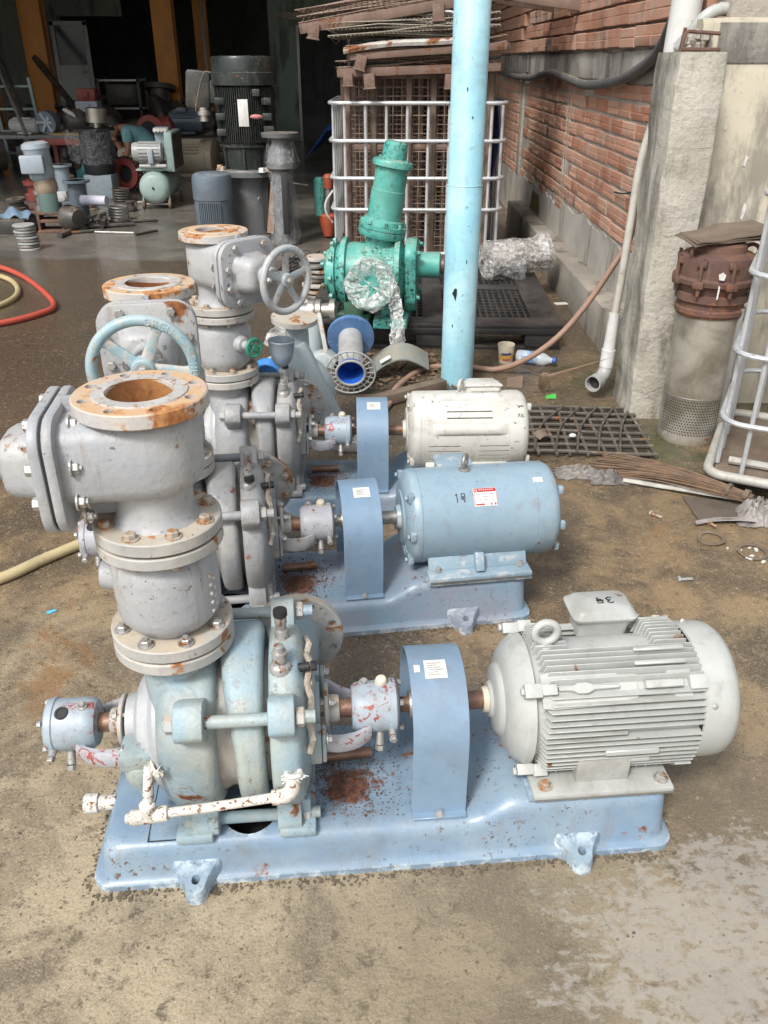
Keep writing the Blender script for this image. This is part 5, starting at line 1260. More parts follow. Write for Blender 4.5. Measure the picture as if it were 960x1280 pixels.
# floor grate over the gully
gt = thing('floor_grate', 'dark steel bar grate lying over a gully behind the off-white motor', 'grate', (.78, 3.13, 0), -3)
tag(ob('gully_pit', MB().box((.775, 3.135, .0025), (.44, .46, .004)), plain('gully_mud', (.035, .030, .025), .35)), 'muddy gully bed showing through the floor grate', 'gully') if 0 else ob('gully_bed', MB().box((0, 0, .0035), (.47, .47, .005)), mat('gully_mud', (.035, .030, .025), (.05, .042, .033), 9, .4, bump=.4), gt)
M['grate'] = mat('tarred_grate_bar', (.075, .066, .055), (.11, .095, .075), 10, .5, rust=.3, dust=.25, bump=.3)
for i in range(9): ob('grate_bar', cm('gb1', lambda: mesh(MB().box((0, 0, .012), (.012, .50, .014)), .002)), M['grate'], gt, (-.245 + .0615 * i, 0, 0), (0, 0, R(1.5 * (i % 3 - 1))))
for i in range(8): ob('cross_bar', cm('gb2', lambda: mesh(MB().tube([(-.26, 0, .016), (-.08, .004, .018), (.1, -.004, .016), (.26, 0, .017)], .0075, 7, sub=3))), M['grate'], gt, (0, -.235 + .067 * i, 0), (0, 0, R(1.2 * ((i * 2) % 3 - 1))))
for k in range(5): ob('twisted_rod', mesh(MB().tube([(-.2 + .08 * k, -.24, .024), (-.15 + .08 * k, 0, .026), (-.03 + .07 * k, .22, .026)], .005, 6, sub=4)), M['grate'], gt)
tag(ob('white_pebble', mesh(MB().sphere((.735, 3.02, .034), .012, 10, (1.3, .8, .7)), jit=.004), M['label']), 'small white stone resting on the floor grate', 'stone')
tag(ob('dead_leaf', mesh(MB().sheet(lambda i, j: (.60 + .05 * i - .02 * j, 2.985 + .035 * j + .02 * i, .030 + .012 * math.sin(3 * i) + .012 * j), 6, 5), solid=.002), M['wood']), 'dry brown leaf on the front left edge of the floor grate', 'leaf')

# rusty pump canister
ca = thing('pump_canister', 'tall grey steel canister with a heavily rusted flanged head beside the pillar', 'submersible pump', (1.205, 3.10, 0), -6)
perf = NT('perforated_stained_steel'); pv = perf.coord()
vor = perf.n('TexVoronoi'); 
ob('can_body', mesh(MB().lathe([(.0, .10), (0.0, .112), (.012, .116), (.03, .113), (.52, .113), (.522, .10)], (0, 0, 0), (0, 0, 1), 48)), mat('stained_can_steel', (.42, .39, .33), (.20, .175, .13), 6, .38, metal=.35, rust=.26, rsc=5, bump=.12, dust=.1, chip=.4, chipc=(.55, .54, .50), chsc=14), ca)
holes = MB()
for i in range(13):
    for k in range(26):
        a = R(-165 + (k + .5 * (i % 2)) * 5.4); z = .045 + .011 * i - .022 * (k / 26.0) * 0
        p = V((math.cos(a) * .1133, math.sin(a) * .1133, z)); holes.lathe([(0, .0031), (.0006, .0031)], p, (math.cos(a), math.sin(a), 0), 6)
ob('strainer_hole', mesh(holes, smooth=False), M['gasket'], ca, kind='stuff')
ob('strainer_band', mesh(MB().lathe([(0.185, .1135), (.186, .1145), (.190, .1145), (.191, .1135)], (0, 0, 0), (0, 0, 1), 40, caps=False)), M['steel'], ca)
ob('cable_channel', mesh(MB().prism([(-.016, 0), (-.012, .022), (.012, .022), (.016, 0)], (math.cos(R(-32)) * .109, math.sin(R(-32)) * .109, .03), (math.sin(R(32)), math.cos(R(32)), 0), (math.cos(R(-32)), math.sin(R(-32)), 0), (0, 0, .50)), .003), M['steel'], ca)
hd = ob('rusty_head', mesh(MB().lathe([(.495, .118), (.505, .124), (.52, .124), (.525, .116), (.545, .118), (.550, .128), (.575, .128), (.578, .118), (.605, .128), (.612, .140), (.628, .142), (.636, .132), (.69, .134), (.706, .130), (.715, .115), (.72, .095), (.742, .092), (.75, .082), (.75, .03)], (0, 0, 0), (0, 0, 1), 48), ang=30, jit=.003), M['rustbrown'], ca)
for k in range(8):
    a = 45 * k + 10; c_, s_ = math.cos(R(a)), math.sin(R(a)); ro = MX.Rotation(R(a), 3, 'Z')
    ob('head_lug', mesh(MB().box((c_ * .136, s_ * .136, .618), (.036, .040, .026), ro), .004, jit=.002), M['rustbrown'], hd)
    ob('head_lug', mesh(MB().box((c_ * .130, s_ * .130, .69), (.030, .036, .024), ro), .004, jit=.002), M['rustbrown'], hd)
    ob('lug_nut', mesh(MB().bolt((c_ * .138, s_ * .138, .605), (0, 0, -1), .010, .012, False)), M['rustbrown'], hd)
    ob('lug_stud', cm('hst', lambda: mesh(MB().cyl((0, 0, .58), (0, 0, .71), .0065, n=8))), M['rustbrown'], hd, (c_ * .142, s_ * .142, 0))
for a in (-150, -10):
    ob('lifting_ring', mesh(MB().torus((math.cos(R(a)) * .108, math.sin(R(a)) * .108, .722), (math.sin(R(a + 30)), 1, .1), .024, .007, 20, 8)), M['rustbrown'], hd)
ob('paint_dab', MB().prism([(-.008, -.01), (.01, -.012), (.014, .006), (.002, .016), (-.012, .008)], (-.015, -.1435, .655), (1, .1, 0), (0, .05, 1), (0, -.0012, 0)).prism([(-.003, -.025), (.003, -.02), (.004, .02), (-.002, .025)], (-.018, -.143, .60), (1, .1, 0), (0, .05, 1), (0, -.0012, 0)), M['label'], hd)
bd = thing('wood_board', 'thin split wood board lying on top of the rusty canister head', 'board', (1.20, 3.10, .765), 6)
bd.rotation_euler = (R(4), R(-4), R(8))
for k in range(3): ob('board_layer', mesh(MB().sheet(lambda i, j, k=k: (-.135 + .27 * i + .01 * k, -.085 + .165 * j + .008 * math.sin(11 * i + k), .005 * k + .006 * i * (k + 1) + .004 * math.sin(5 * i + 3 * j + k)), 14, 6), solid=.0035, jit=.003), M['wood'], bd)

# cut-off wire cage at the right edge
c2_ = thing('tube_cage', 'empty galvanised tube cage on black feet beside the rusty pump canister', 'cage', (1.70, 2.66, 0), -26)
cage(c2_, 1.0, .62, (.26, .49, .74, .97), .075, .99, .0095, M['galv'], 6, 4)
ob('base_rail', mesh(MB().tube([(x, y, .075) for x, y in rrect(1.02, .64, .06, 4)], .017, 10, closed=True)), M['oldgalv'], c2_)
ob('floor_sheet', mesh(MB().box((0, 0, .066), (.98, .60, .008)), .002), M['wood'], c2_)
ob('floor_tube', mesh(MB().tube([(-.45, -.20, .088), (.45, -.22, .088)], .014, 8)), M['oldgalv'], c2_)
for x in (-.44, .44):
    for y in (-.26, .26): ob('cage_foot', cm('cfoot', lambda: mesh(MB().box((0, 0, .031), (.09, .08, .062)), .012)), M['blackpl'], c2_, (x, y, 0))
tag(ob('black_drum', mesh(MB().lathe([(0, .08), (.01, .10), (.22, .10), (.23, .085)], (1.62, 2.60, .072), (0, 0, 1), 28)), M['blackpl']), 'small black drum inside the empty cage by the canister', 'drum')
tag(ob('cage_hoop', mesh(MB().torus((1.33, 2.72, .93), (.55, -.8, .1), .15, .012, 40, 10)), M['pvc']), 'grey hoop hung on the corner of the empty cage', 'hoop')
tag(ob('timber_strip', mesh(MB().box((1.42, 3.22, .02), (.42, .05, .018), MX.Rotation(R(-12), 3, 'Z')), .003), M['label']), 'pale timber strip on the ground behind the empty cage', 'strip')

# broom, film, strips
br = thing('twig_broom', 'old twig broom lying on the wet ground beside the cage foot', 'broom', (0, 0, 0))
a_, b_ = V((1.215, 2.46, .03)), V((.80, 2.84, .02))
tw = MB(); dd = (b_ - a_); sd_ = V((-dd.y, dd.x, 0)).normalized()
for k in range(150):
    f = rnd.uniform(-1, 1); e = rnd.uniform(.8, 1.03); s0 = .012 * f; s1 = .085 * f + rnd.uniform(-.012, .012); zz = rnd.uniform(.004, .035)
    pts = [a_ + sd_ * s0 + V((0, 0, zz * .7)), a_ + dd * .35 * e + sd_ * (s0 * .7 + s1 * .25) + V((0, 0, zz)), a_ + dd * .7 * e + sd_ * s1 * .65 + V((0, 0, zz * .8)), a_ + dd * e + sd_ * s1 + V((0, 0, zz * .3 - .012))]
    tw.tube(pts, .0019, 4, sub=3)
ob('twigs', mesh(tw), mat('broom_twig', (.20, .125, .075), (.12, .08, .055), 20, .85, bump=.3), br, kind='stuff')
hd_ = MB().tube([a_ + dd * -.02 + V((0, 0, .02)), a_ + dd * .2 + V((0, 0, .02))], .026, 10)
ob('binding', mesh(MB().tube([a_ + dd * .13 + V((0, 0, .022)), a_ + dd * .15 + V((0, 0, .022))], .024, 12).tube([a_ + dd * .02 + V((0, 0, .022)), a_ + dd * .05 + V((0, 0, .022))], .020, 12)), M['wood'], br)
def crumple(name, c, sx, sy, sz, m, lab, cat, n=26, amp=.5, seed=0):
    def f(i, j):
        x, y = i - .5, j - .5; q = V((x * 3.1 + seed, y * 3.1, seed * 1.7)); r2 = max(0, 1 - (4 * (x * x + y * y)))
        return V(c) + V((x * sx + sx * .12 * NZ.noise(q * 2), y * sy + sy * .12 * NZ.noise(q * 2 + V((5, 5, 5))), sz * r2 * (.35 + amp * abs(NZ.noise(q * 2.3))) + sz * .35 * abs(NZ.noise(q * 5)) * (.15 + r2) + .001))
    return tag(ob(name, mesh(MB().sheet(f, n, n), ang=70), m), lab, cat)
M['greyfilm'] = mat('dirty_grey_film', (.30, .28, .26), (.18, .165, .15), 14, .35, bump=.5, dust=.2)
crumple('plastic_rag', (.70, 2.745, .001), .16, .10, .05, M['greyfilm'], 'crumpled grey film rag on the ground in front of the grate', 'rag', seed=2)
crumple('plastic_rag', (.80, 2.70, .001), .14, .10, .05, mat('dark_rag', (.12, .11, .10), (.20, .185, .165), 14, .45, bump=.5), 'crumpled dark rag between the film rag and the broom', 'rag', seed=7)
crumple('plastic_bag', (1.22, 2.42, .002), .16, .15, .09, M['greyfilm'], 'crumpled grey plastic bag at the handle end of the broom', 'plastic bag', seed=12)
tag(ob('white_strip', mesh(MB().sheet(lambda i, j: (.845 + .36 * i, 2.685 - .195 * i + .022 * (j - .5) * (1.6 - i), .006 + .003 * j + .016 * i), 14, 3), solid=.004, jit=.002), mat('scuffed_white_strip', (.62, .61, .57), (.45, .43, .38), 18, .5, bump=.1)), 'scuffed white plastic strip lying under the broom', 'strip')
tag(ob('cardboard_flap', mesh(MB().sheet(lambda i, j: (1.02 + .20 * i, 2.385 + .17 * j * (1 - .3 * i) - .02 * i, .003 + .012 * math.sin(3.1 * i) * (1 - j) + .004 * j), 12, 8), solid=.003, jit=.003), mat('wet_cardboard', (.13, .105, .08), (.09, .075, .06), 8, .6, bump=.3)), 'dark wet cardboard flap on the ground under the broom handle', 'cardboard')
tag(ob('curled_strip', mesh(MB().sheet(lambda i, j: (1.0 + .19 * i, 2.355 + .02 * math.sin(3 * i) + .022 * (j - .5), .006 + .010 * i + .012 * abs(j - .5)), 14, 4), solid=.003, jit=.003), M['greyfilm']), 'curled grey strip along the front of the wet cardboard', 'strip')
for (x, y, r, lab) in ((1.02, 2.27, .038, 'dark rubber ring on the ground left of the other rings'), (1.12, 2.19, .042, 'larger dark ring near the right edge with white scraps in it')):
    tag(ob('rubber_ring', mesh(MB().torus((x, y, .007), (0, 0, 1), r, .006, 26, 8, .6), jit=.009), M['wood']), lab, 'ring', 'rubber rings on the ground')
for (x, y, a, L_, m, lab) in ((.851, 2.031, 5, .035, M['bolt'], 'loose zinc bolt on the ground right of the ribbed motor'), (.881, 2.425, -45, .035, M['boltr'], 'small rusty bolt in the mud in front of the broom'), (.68, 1.84, -60, .03, M['bolt'], 'short bolt lying beside the middle base plate'), (1.05, 2.36, -60, .024, M['boltr'], 'tiny orange rusty stub near the curled strip')):
    d_ = V((math.cos(R(a)), math.sin(R(a)), 0))
    tag(ob('loose_bolt', mesh(MB().cyl(V((x, y, .008)), V((x, y, .008)) + d_ * L_, .0045, n=8).bolt(V((x, y, .009)), -d_, .009, .007, False)), m), lab, 'bolt', 'loose bolts on the ground')
sc_b = MB()
for k in range(9):
    x, y = 1.12 + rnd.gauss(0, .04), 2.17 + rnd.gauss(0, .035); sc_b.box((x, y, .004), (rnd.uniform(.006, .02), rnd.uniform(.004, .012), .004), MX.Rotation(rnd.uniform(0, 3), 3, 'Z'))
ob('white_scraps', sc_b, M['label'], kind='stuff')
tag(ob('white_scraps_dark', MB().box((0, -50, 0), (.1, .1, .1)), M['ink']), 'x', 'x') if 0 else None
for (x, y, c_) in ((-.905, 1.88, 0), (-.86, 2.55, 1), (-.845, 2.60, 2)):
    po = [(rnd.uniform(.007, .02) * math.cos(k), .6 * rnd.uniform(.007, .02) * math.sin(k)) for k in (0, .8, 1.6, 2.4, 3.2, 4, 4.8, 5.6)]
    tag(ob('blue_paint_flake', MB().prism(po, (x, y, .001), (1, .3, 0), (-.3, 1, 0), (0, 0, .0015)), M['cyanflake'] if 'cyanflake' in M else M.setdefault('cyanflake', mat('cyan_paint_flake', (.10, .46, .66), (.12, .5, .7), 30, .5))), ('bright blue paint flake on the ground left of the nearest pump stack', 'blue flake under the left end of the nearest valve', 'smaller blue flake just above the one under the nearest valve')[c_], 'paint flake', 'blue paint flakes')

# litter at the pallet: pot, bottle, leaf, blue spool, strap
cu = thing('paper_cup', 'crumpled printed yoghurt cup in the mud in front of the pallet', 'cup', (.605, 4.03, 0), 0)
cu.rotation_euler = (R(4), R(-3), 0)
def cupw(z0, z1, r0, r1, m, n): ob(n, mesh(MB().lathe([(z0, r0), (z1, r1), (z1, r1 - .003), (z0, r0 - .003)], (0, 0, 0), (0, 0, 1), 28, caps=False), jit=.003), m, cu)
cupw(0.002, .092, .034, .042, mat('cup_card', (.62, .55, .42), (.66, .60, .48), 12, .5, bump=.05), 'cup_wall')
for z0, z1, a0, a1, m in ((.028, .052, -150, -40, plain('cup_print_yellow', (.62, .36, .06))), (.046, .060, -130, -60, plain('cup_print_navy', (.04, .05, .16))), (.018, .03, -120, -70, plain('cup_print_red', (.5, .10, .06)))):
    ob('cup_print', mesh(MB().lathe([(z0, .0362 + .1 * z0), (z1, .0362 + .1 * z1)], (0, 0, 0), (0, 0, 1), 20, False, a0, a1)), m, cu)
bo = thing('plastic_bottle', 'clear plastic water bottle with a blue label lying in the mud', 'bottle', (.735, 3.99, .032), -24)
clear = NT('clear_bottle_plastic').set(Base_Color=(.75, .82, .86), Roughness=.08, Alpha=.42, Specular_IOR_Level=.8)
ob('bottle_body', mesh(MB().lathe([(-.085, .012), (-.083, .03), (-.06, .032), (-.03, .032), (-.028, .030), (.03, .030), (.032, .032), (.055, .030), (.082, .014), (.10, .013), (.102, .010)], (0, 0, 0), (1, 0, 0), 28), jit=.002), clear, bo)
ob('bottle_label', mesh(MB().lathe([(-.055, .0325), (.012, .0318)], (0, 0, 0), (1, 0, 0), 28, caps=False)), mat('blue_bottle_label', (.04, .16, .45), (.35, .5, .65), 25, .3, bump=.02), bo)
ob('bottle_cap', mesh(MB().lathe([(.094, .015), (.112, .015), (.112, .004)], (0, 0, 0), (1, 0, 0), 18)), M['tarp'], bo)
def shell(i, j):
    a = R(-10 + 200 * j); r = .034 * math.sin(math.pi * min(max(i, .04), .97)) ** .7
    return V((.712 + r * math.cos(a) * .8, 3.56 - r * .5 + .03 * (1 - i), .012 + .115 * i * .8 + r * math.sin(a) * .4))
tag(ob('dry_husk', mesh(MB().sheet(shell, 14, 12), solid=.003), mat('brown_husk', (.26, .18, .11), (.18, .12, .08), 9, .7, bump=.3)), 'curled brown husk standing in the mud right of the post', 'husk')
tag(ob('green_scrap', mesh(MB().sheet(lambda i, j: (.715 + .045 * i, 3.50 + .03 * j, .004 + .012 * i * j), 5, 4), solid=.002), plain('green_plastic', (.06, .42, .07), .5)), 'small bright green plastic scrap under the brown husk', 'scrap')
tag(ob('card_scrap', mesh(MB().sheet(lambda i, j: (.56 + .07 * i + .02 * j, 3.66 + .12 * j - .02 * i, .004 + .018 * j * i), 6, 6), solid=.003), mat('brown_card', (.22, .16, .11), (.17, .12, .09), 9, .8)), 'flat brown card scrap in the mud between the cup and the husk', 'card scrap')
tag(ob('paper_scrap', mesh(MB().box((.975, 4.62, .1385), (.07, .04, .004), MX.Rotation(.2, 3, 'Z'))), M['label']), 'small white paper scrap on the right edge of the black pallet', 'paper scrap')
sp = thing('pipe_spool', 'short grey pipe spool with blue flanges lying behind the rear pump set', 'pipe spool', (-.145, 3.52, .115), 0)
D_s = V((-.03, .93, .26)).normalized()
M['bluefl'] = mat('blue_flange_paint', (.06, .15, .33), (.10, .20, .38), 9, .5, rust=.12, chip=.8, chipc=(.30, .34, .36), bump=.2)
ob('pipe_barrel', mesh(MB().lathe([(.03, .056), (.30, .056)], (0, 0, 0), D_s, 32, caps=False)), M['pvc'], sp)
ob('far_flange', mesh(MB().lathe([(.28, .056), (.28, .108), (.305, .108), (.305, .05)], (0, 0, 0), D_s, 40)), M['bluefl'], sp)
ob('near_bore', mesh(MB().lathe([(0.002, .066), (.0, .058), (.03, .056), (.10, .052), (.10, .001)], (0, 0, 0), D_s, 36, caps=False)), plain('bright_blue_lining', (.02, .12, .55), .35), sp)
nr = MB().torus((0, 0, 0), D_s, .063, .006, 40, 8).torus(D_s * .004, D_s, .108, .0042, 44, 8).torus(D_s * .004, D_s, .086, .0022, 44, 6)
ob('ribbed_rim', mesh(nr), M['pvc'], sp)
us_, vs_ = perp(D_s)
for k in range(22):
    t = R(360 * k / 22); d_ = us_ * math.cos(t) + vs_ * math.sin(t)
    ob('rim_rib', MB().tube([d_ * .066 + D_s * .002, d_ * .108 + D_s * .004], .0024, 5), M['pvc'], sp)
tag(ob('curved_sheet', mesh(MB().sheet(lambda i, j: (-.06 + .27 * i, 3.70 + .16 * j + .10 * i, .012 + .085 * math.sin(math.pi * (.12 + .78 * i)) ** 1.2 + .03 * j), 20, 8), solid=.006), mat('faded_grey_green_sheet', (.22, .25, .23), (.27, .29, .26), 6, .6, dust=.3, chip=.4, bump=.1)), 'bowed grey-green sheet with a white tag lying right of the blue spool', 'sheet')
tag(ob('paper_tag', mesh(MB().prism(rrect(.055, .028, .008), (.005, 3.735, .107), (.85, .3, .40), (-.2, .9, .2), (0, 0, .0015))), M['label']), 'white paper tag stuck on the bowed grey-green sheet', 'tag')
tag(ob('timber_baton', mesh(MB().box((.10, 3.50, .03), (.42, .055, .05), MX.Rotation(R(36), 3, 'Z')), .006, jit=.004), M['wood']), 'wet brown timber lying between the rear guard and the white motor', 'timber')
lv = MB()
for k in range(260):
    x = rnd.uniform(-.1, .34); y = rnd.uniform(3.6, 4.15); a = rnd.uniform(0, 3.1); L_ = rnd.uniform(.01, .05)
    lv.box((x, y, rnd.uniform(.003, .02)), (L_, rnd.uniform(.004, .02), .002), MX.Rotation(a, 3, 'Z') @ MX.Rotation(rnd.uniform(-.5, .5), 3, 'X'))
for k in range(160):
    x = rnd.uniform(.55, 1.0); y = rnd.uniform(2.75, 4.0); a = rnd.uniform(0, 3.1)
    lv.box((x, y, .004), (rnd.uniform(.006, .03), rnd.uniform(.003, .009), .002), MX.Rotation(a, 3, 'Z'))
ob('leaf_litter', lv, mat('leaf_litter', (.20, .13, .07), (.10, .075, .05), 30, .85), kind='stuff')

# hoses
M['hose'] = mat('brown_pink_hose', (.34, .215, .155), (.30, .19, .14), 8, .5, dust=.3, bump=.05)
tag(ob('tan_hose', mesh(MB().tube([(1.045, 3.72, .95), (1.06, 3.72, .80), (1.055, 3.73, .65), (.985, 3.74, .50), (.912, 3.75, .366), (.802, 3.76, .213), (.672, 3.79, .095), (.54, 3.86, .018), (.40, 3.90, .016), (.2, 3.88, .016), (.06, 3.62, .016), (.02, 3.40, .016), (-.10, 3.1, .016)], .0135, 12, sub=6)), M['hose']), 'brown-pink hose drooping from the pillar to the ground and past the post', 'hose')
tag(ob('cream_hose', mesh(MB().tube([(-1.6, 1.78, .016), (-1.3, 1.88, .016), (-1.10, 2.02, .016), (-1.0, 2.14, .016), (-.86, 2.28, .016), (-.7, 2.36, .016), (-.4, 2.34, .016)], .0165, 14, sub=6)), mat('cream_hose', (.55, .46, .26), (.50, .41, .23), 6, .42, dust=.1, bump=.04)), 'cream hose running on the ground from the left edge to the middle pump set', 'hose')
tag(ob('red_hose', mesh(MB().tube([(-2.95, 6.2, .03), (-2.68, 6.02, .03), (-2.42, 5.75, .02), (-2.12, 5.3, .02), (-1.98, 5.02, .02), (-2.0, 4.86, .02), (-2.12, 4.68, .02), (-2.35, 4.5, .02), (-2.7, 4.3, .02)], .018, 10, sub=6)), mat('salmon_red_hose', (.50, .09, .06), (.45, .08, .05), 6, .45, bump=.03)), 'salmon red hose looping on the wet floor at the left edge', 'hose')
tag(ob('yellow_hose', mesh(MB().tube([(-2.9, 6.0, .02), (-2.55, 5.75, .02), (-2.34, 5.4, .02), (-2.30, 5.1, .02), (-2.42, 4.9, .02), (-2.7, 4.78, .02)], .017, 10, sub=6)), mat('pale_yellow_hose', (.50, .43, .22), (.46, .38, .2), 6, .45, bump=.03)), 'pale yellow hose coiled inside the red hose loop at left', 'hose')

# things between the rear pump set and the pallet
cg = thing('blue_grey_casting', 'slanted pale blue-grey pump casting with a rusty top flange behind the rear set', 'pump casting', (-.33, 3.05, 0), 0)
M['paleblue'] = mat('pale_blue_grey_casting', (.36, .44, .46), (.44, .49, .49), 7, .5, rust=.15, dust=.3, chip=.7, chipc=(.2, .16, .13), bump=.2)
Tn = V((.06, -.08, 1)).normalized()
ob('top_flange', mesh(MB().lathe([(.0, .04), (0, .085), (.018, .085), (.018, .045)], (0, 0, .475), Tn, 36)), M['flange'], cg)
ob('casting_neck', mesh(MB().lathe([(-.40, .08), (-.25, .085), (-.1, .058), (.0, .05)], (0, 0, .475), Tn, 28)), M['paleblue'], cg)
ob('slanted_leg', mesh(MB().prism([(-.05, 0), (.035, 0), (.035, .06), (-.05, .06)], (.01, -.07, .40), (.9, 0, .4), (0, 1, 0), (.19, -.03, -.42)), .008), M['paleblue'], cg)
ob('side_foot', mesh(MB().box((.21, -.05, .02), (.12, .14, .04)), .008), M['flange'], cg)
ob('volute', mesh(MB().torus((-.02, 0, .20), (0, 1, .1), .11, .055, 32, 12)), M['paleblue'], cg)
tag(ob('film_bundle', mesh(MB().sphere((-.375, 2.93, .43), .045, 14, (1, .8, 1.1)), smooth=False, crk=.012, jit=.01), M['foil']), 'bundle of white cling film between the rear valve and the slanted casting', 'film bundle')
tag(ob('blue_cloth', mesh(MB().sheet(lambda i, j: (-.50 + .16 * i, 2.86 + .08 * j, .30 + .05 * math.sin(3.1 * i) + .02 * math.sin(7 * j + 3 * i)), 12, 8), solid=.004), mat('bright_blue_cloth', (.03, .22, .60), (.02, .16, .5), 8, .6, bump=.2)), 'bright blue cloth scrap between the rear valve stack and slanted casting', 'cloth')
ss = thing('stainless_coupling', 'shiny stainless pipe coupling lying on a grey stand near the pallet corner', 'coupling', (-.34, 4.10, 0), -8)
ob('coupling_body', mesh(MB().lathe([(-.09, .02), (-.09, .045), (-.07, .047), (-.065, .038), (-.03, .038), (-.028, .055), (.0, .057), (.005, .05), (.012, .057), (.035, .055), (.038, .036), (.075, .036), (.08, .055), (.105, .055), (.108, .03)], (0, 0, .235), (1, .05, .06), 32)), M['stainless'], ss)
ob('stand', mesh(MB().lathe([(0, .09), (.012, .09), (.02, .065), (.19, .06), (.20, .04)], (-.02, .0, 0), (0, 0, 1), 24)), M['paleblue'], ss)
ob('clamp_bar', mesh(MB().box((.06, -.09, .13), (.022, .022, .24), MX.Rotation(R(-14), 3, 'Y') @ MX.Rotation(R(-18), 3, 'X')), .004), M['flange'], ss)
ob('angle_block', mesh(MB().prism([(-.05, 0), (.06, 0), (.075, .045), (.02, .08), (-.05, .06)], (.06, -.17, .0), (1, 0, 0), (0, 0, 1), (0, .09, 0)), .006), M['paleblue'], ss)
sf_ = thing('flange_stack', 'stack of grey and rusty pipe flanges standing left of the green pump', 'flange stack', (-.40, 5.15, .0), 0)
for k in range(9):
    rr = (.105, .10, .10, .098, .075, .10, .095, .10, .07)[k]; z = .02 + .031 * k
    ob('flange', mesh(MB().lathe([(0, .04), (0, rr), (.018, rr), (.018, .04)], (rnd.uniform(-.01, .01), rnd.uniform(-.01, .01), z), (rnd.uniform(-.05, .05), rnd.uniform(-.05, .05), 1), 32), .002), (M['flange'], M['steel'], M['boltr'])[k % 3 if k < 5 else (k % 2)], sf_)
tag(ob('cable_tangle', mesh(MB().tube([(-.55 + .11 * math.cos(k * 1.9) + .03 * math.sin(k), 5.5 + .16 * math.sin(k * 1.3), .12 + .06 * math.sin(k * 2.3) + .05) for k in range(22)], .005, 5, sub=5)), M['black']), 'tangle of thin black cable behind the rear handwheel', 'cable')
# grit scattered over the yard
gr = MB()
for k in range(4200):
    d_ = rnd.uniform(.55, 3.2); x = rnd.uniform(-1, 1) * (.35 + .5 * d_); y = .35 + d_ * .9; s = rnd.choice((.001, .0013, .0016, .002, .0028))
    gr.raw([(x - s, y - s, 0), (x + s, y - s * .7, 0), (x + s * .8, y + s, 0), (x - s, y + s * .8, 0), (x + s * rnd.uniform(-.4, .4), y, s * 1.3)], [(0, 1, 4), (1, 2, 4), (2, 3, 4), (3, 0, 4)])
ob('grit', gr, mat('pale_grit', (.30, .24, .17), (.09, .075, .058), 30, .85), kind='stuff')
# ---------------------------------------------------------------- workshop
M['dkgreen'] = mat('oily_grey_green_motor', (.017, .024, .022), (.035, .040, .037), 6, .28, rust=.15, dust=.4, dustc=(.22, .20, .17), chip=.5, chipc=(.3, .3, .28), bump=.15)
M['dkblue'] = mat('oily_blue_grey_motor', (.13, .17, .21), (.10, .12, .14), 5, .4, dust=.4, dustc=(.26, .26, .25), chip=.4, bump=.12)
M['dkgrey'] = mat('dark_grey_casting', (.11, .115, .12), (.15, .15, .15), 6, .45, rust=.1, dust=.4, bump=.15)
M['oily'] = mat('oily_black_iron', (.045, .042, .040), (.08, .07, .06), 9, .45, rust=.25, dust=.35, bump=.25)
M['comp'] = mat('grey_green_compressor_paint', (.30, .41, .38), (.34, .44, .40), 4, .45, dust=.2, chip=.3, bump=.05)
M['lightblue'] = mat('light_blue_grey_motor', (.30, .37, .42), (.35, .40, .43), 5, .45, dust=.3, chip=.3, bump=.08)
M['beige'] = mat('beige_motor_paint', (.42, .37, .27), (.38, .33, .24), 5, .5, dust=.3, chip=.4, bump=.08)
M['redm'] = mat('dull_red_paint', (.30, .045, .035), (.22, .05, .04), 6, .55, rust=.1, dust=.3, bump=.15)
def finned(par, name, r0, r1, z0, z1, n, m, o=(0, 0, 0), ax=(0, 0, 1), a0=0, a1=360, th=.006):
    o = V(o); ax = V(ax).normalized(); u, v = perp(ax)
    for k in range(n):
        t = R(a0 + (a1 - a0) * (k + .5) / n); d = u * math.cos(t) + v * math.sin(t); s = ax.cross(d)
        ob('cooling_fin', mesh(MB().prism([(r0, z0), (r1, z0 + .01), (r1, z1 - .01), (r0, z1)], o - s * th / 2, d, ax, s * th)), m, par)
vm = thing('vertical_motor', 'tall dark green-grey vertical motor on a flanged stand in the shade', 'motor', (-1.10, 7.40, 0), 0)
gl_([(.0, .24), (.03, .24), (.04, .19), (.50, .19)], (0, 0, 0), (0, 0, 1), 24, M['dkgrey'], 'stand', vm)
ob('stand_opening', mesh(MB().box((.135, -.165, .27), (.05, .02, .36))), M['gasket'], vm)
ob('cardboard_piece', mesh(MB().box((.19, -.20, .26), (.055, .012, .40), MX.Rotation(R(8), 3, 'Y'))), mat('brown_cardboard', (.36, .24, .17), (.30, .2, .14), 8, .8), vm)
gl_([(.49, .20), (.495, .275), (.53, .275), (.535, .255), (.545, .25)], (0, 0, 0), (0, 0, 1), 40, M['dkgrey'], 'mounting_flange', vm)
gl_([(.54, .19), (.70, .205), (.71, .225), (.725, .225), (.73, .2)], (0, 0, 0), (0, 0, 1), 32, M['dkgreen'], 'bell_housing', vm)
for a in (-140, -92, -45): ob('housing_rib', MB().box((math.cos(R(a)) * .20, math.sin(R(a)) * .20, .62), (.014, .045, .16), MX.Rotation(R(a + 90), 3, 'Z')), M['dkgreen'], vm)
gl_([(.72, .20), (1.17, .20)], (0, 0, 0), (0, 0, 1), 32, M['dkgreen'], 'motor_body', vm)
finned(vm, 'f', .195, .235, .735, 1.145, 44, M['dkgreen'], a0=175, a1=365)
gl_([(1.145, .235), (1.15, .252), (1.235, .252), (1.24, .246), (1.325, .244), (1.345, .235), (1.35, .15), (1.35, .01)], (0, 0, 0), (0, 0, 1), 44, M['dkgreen'], 'fan_cowl', vm)
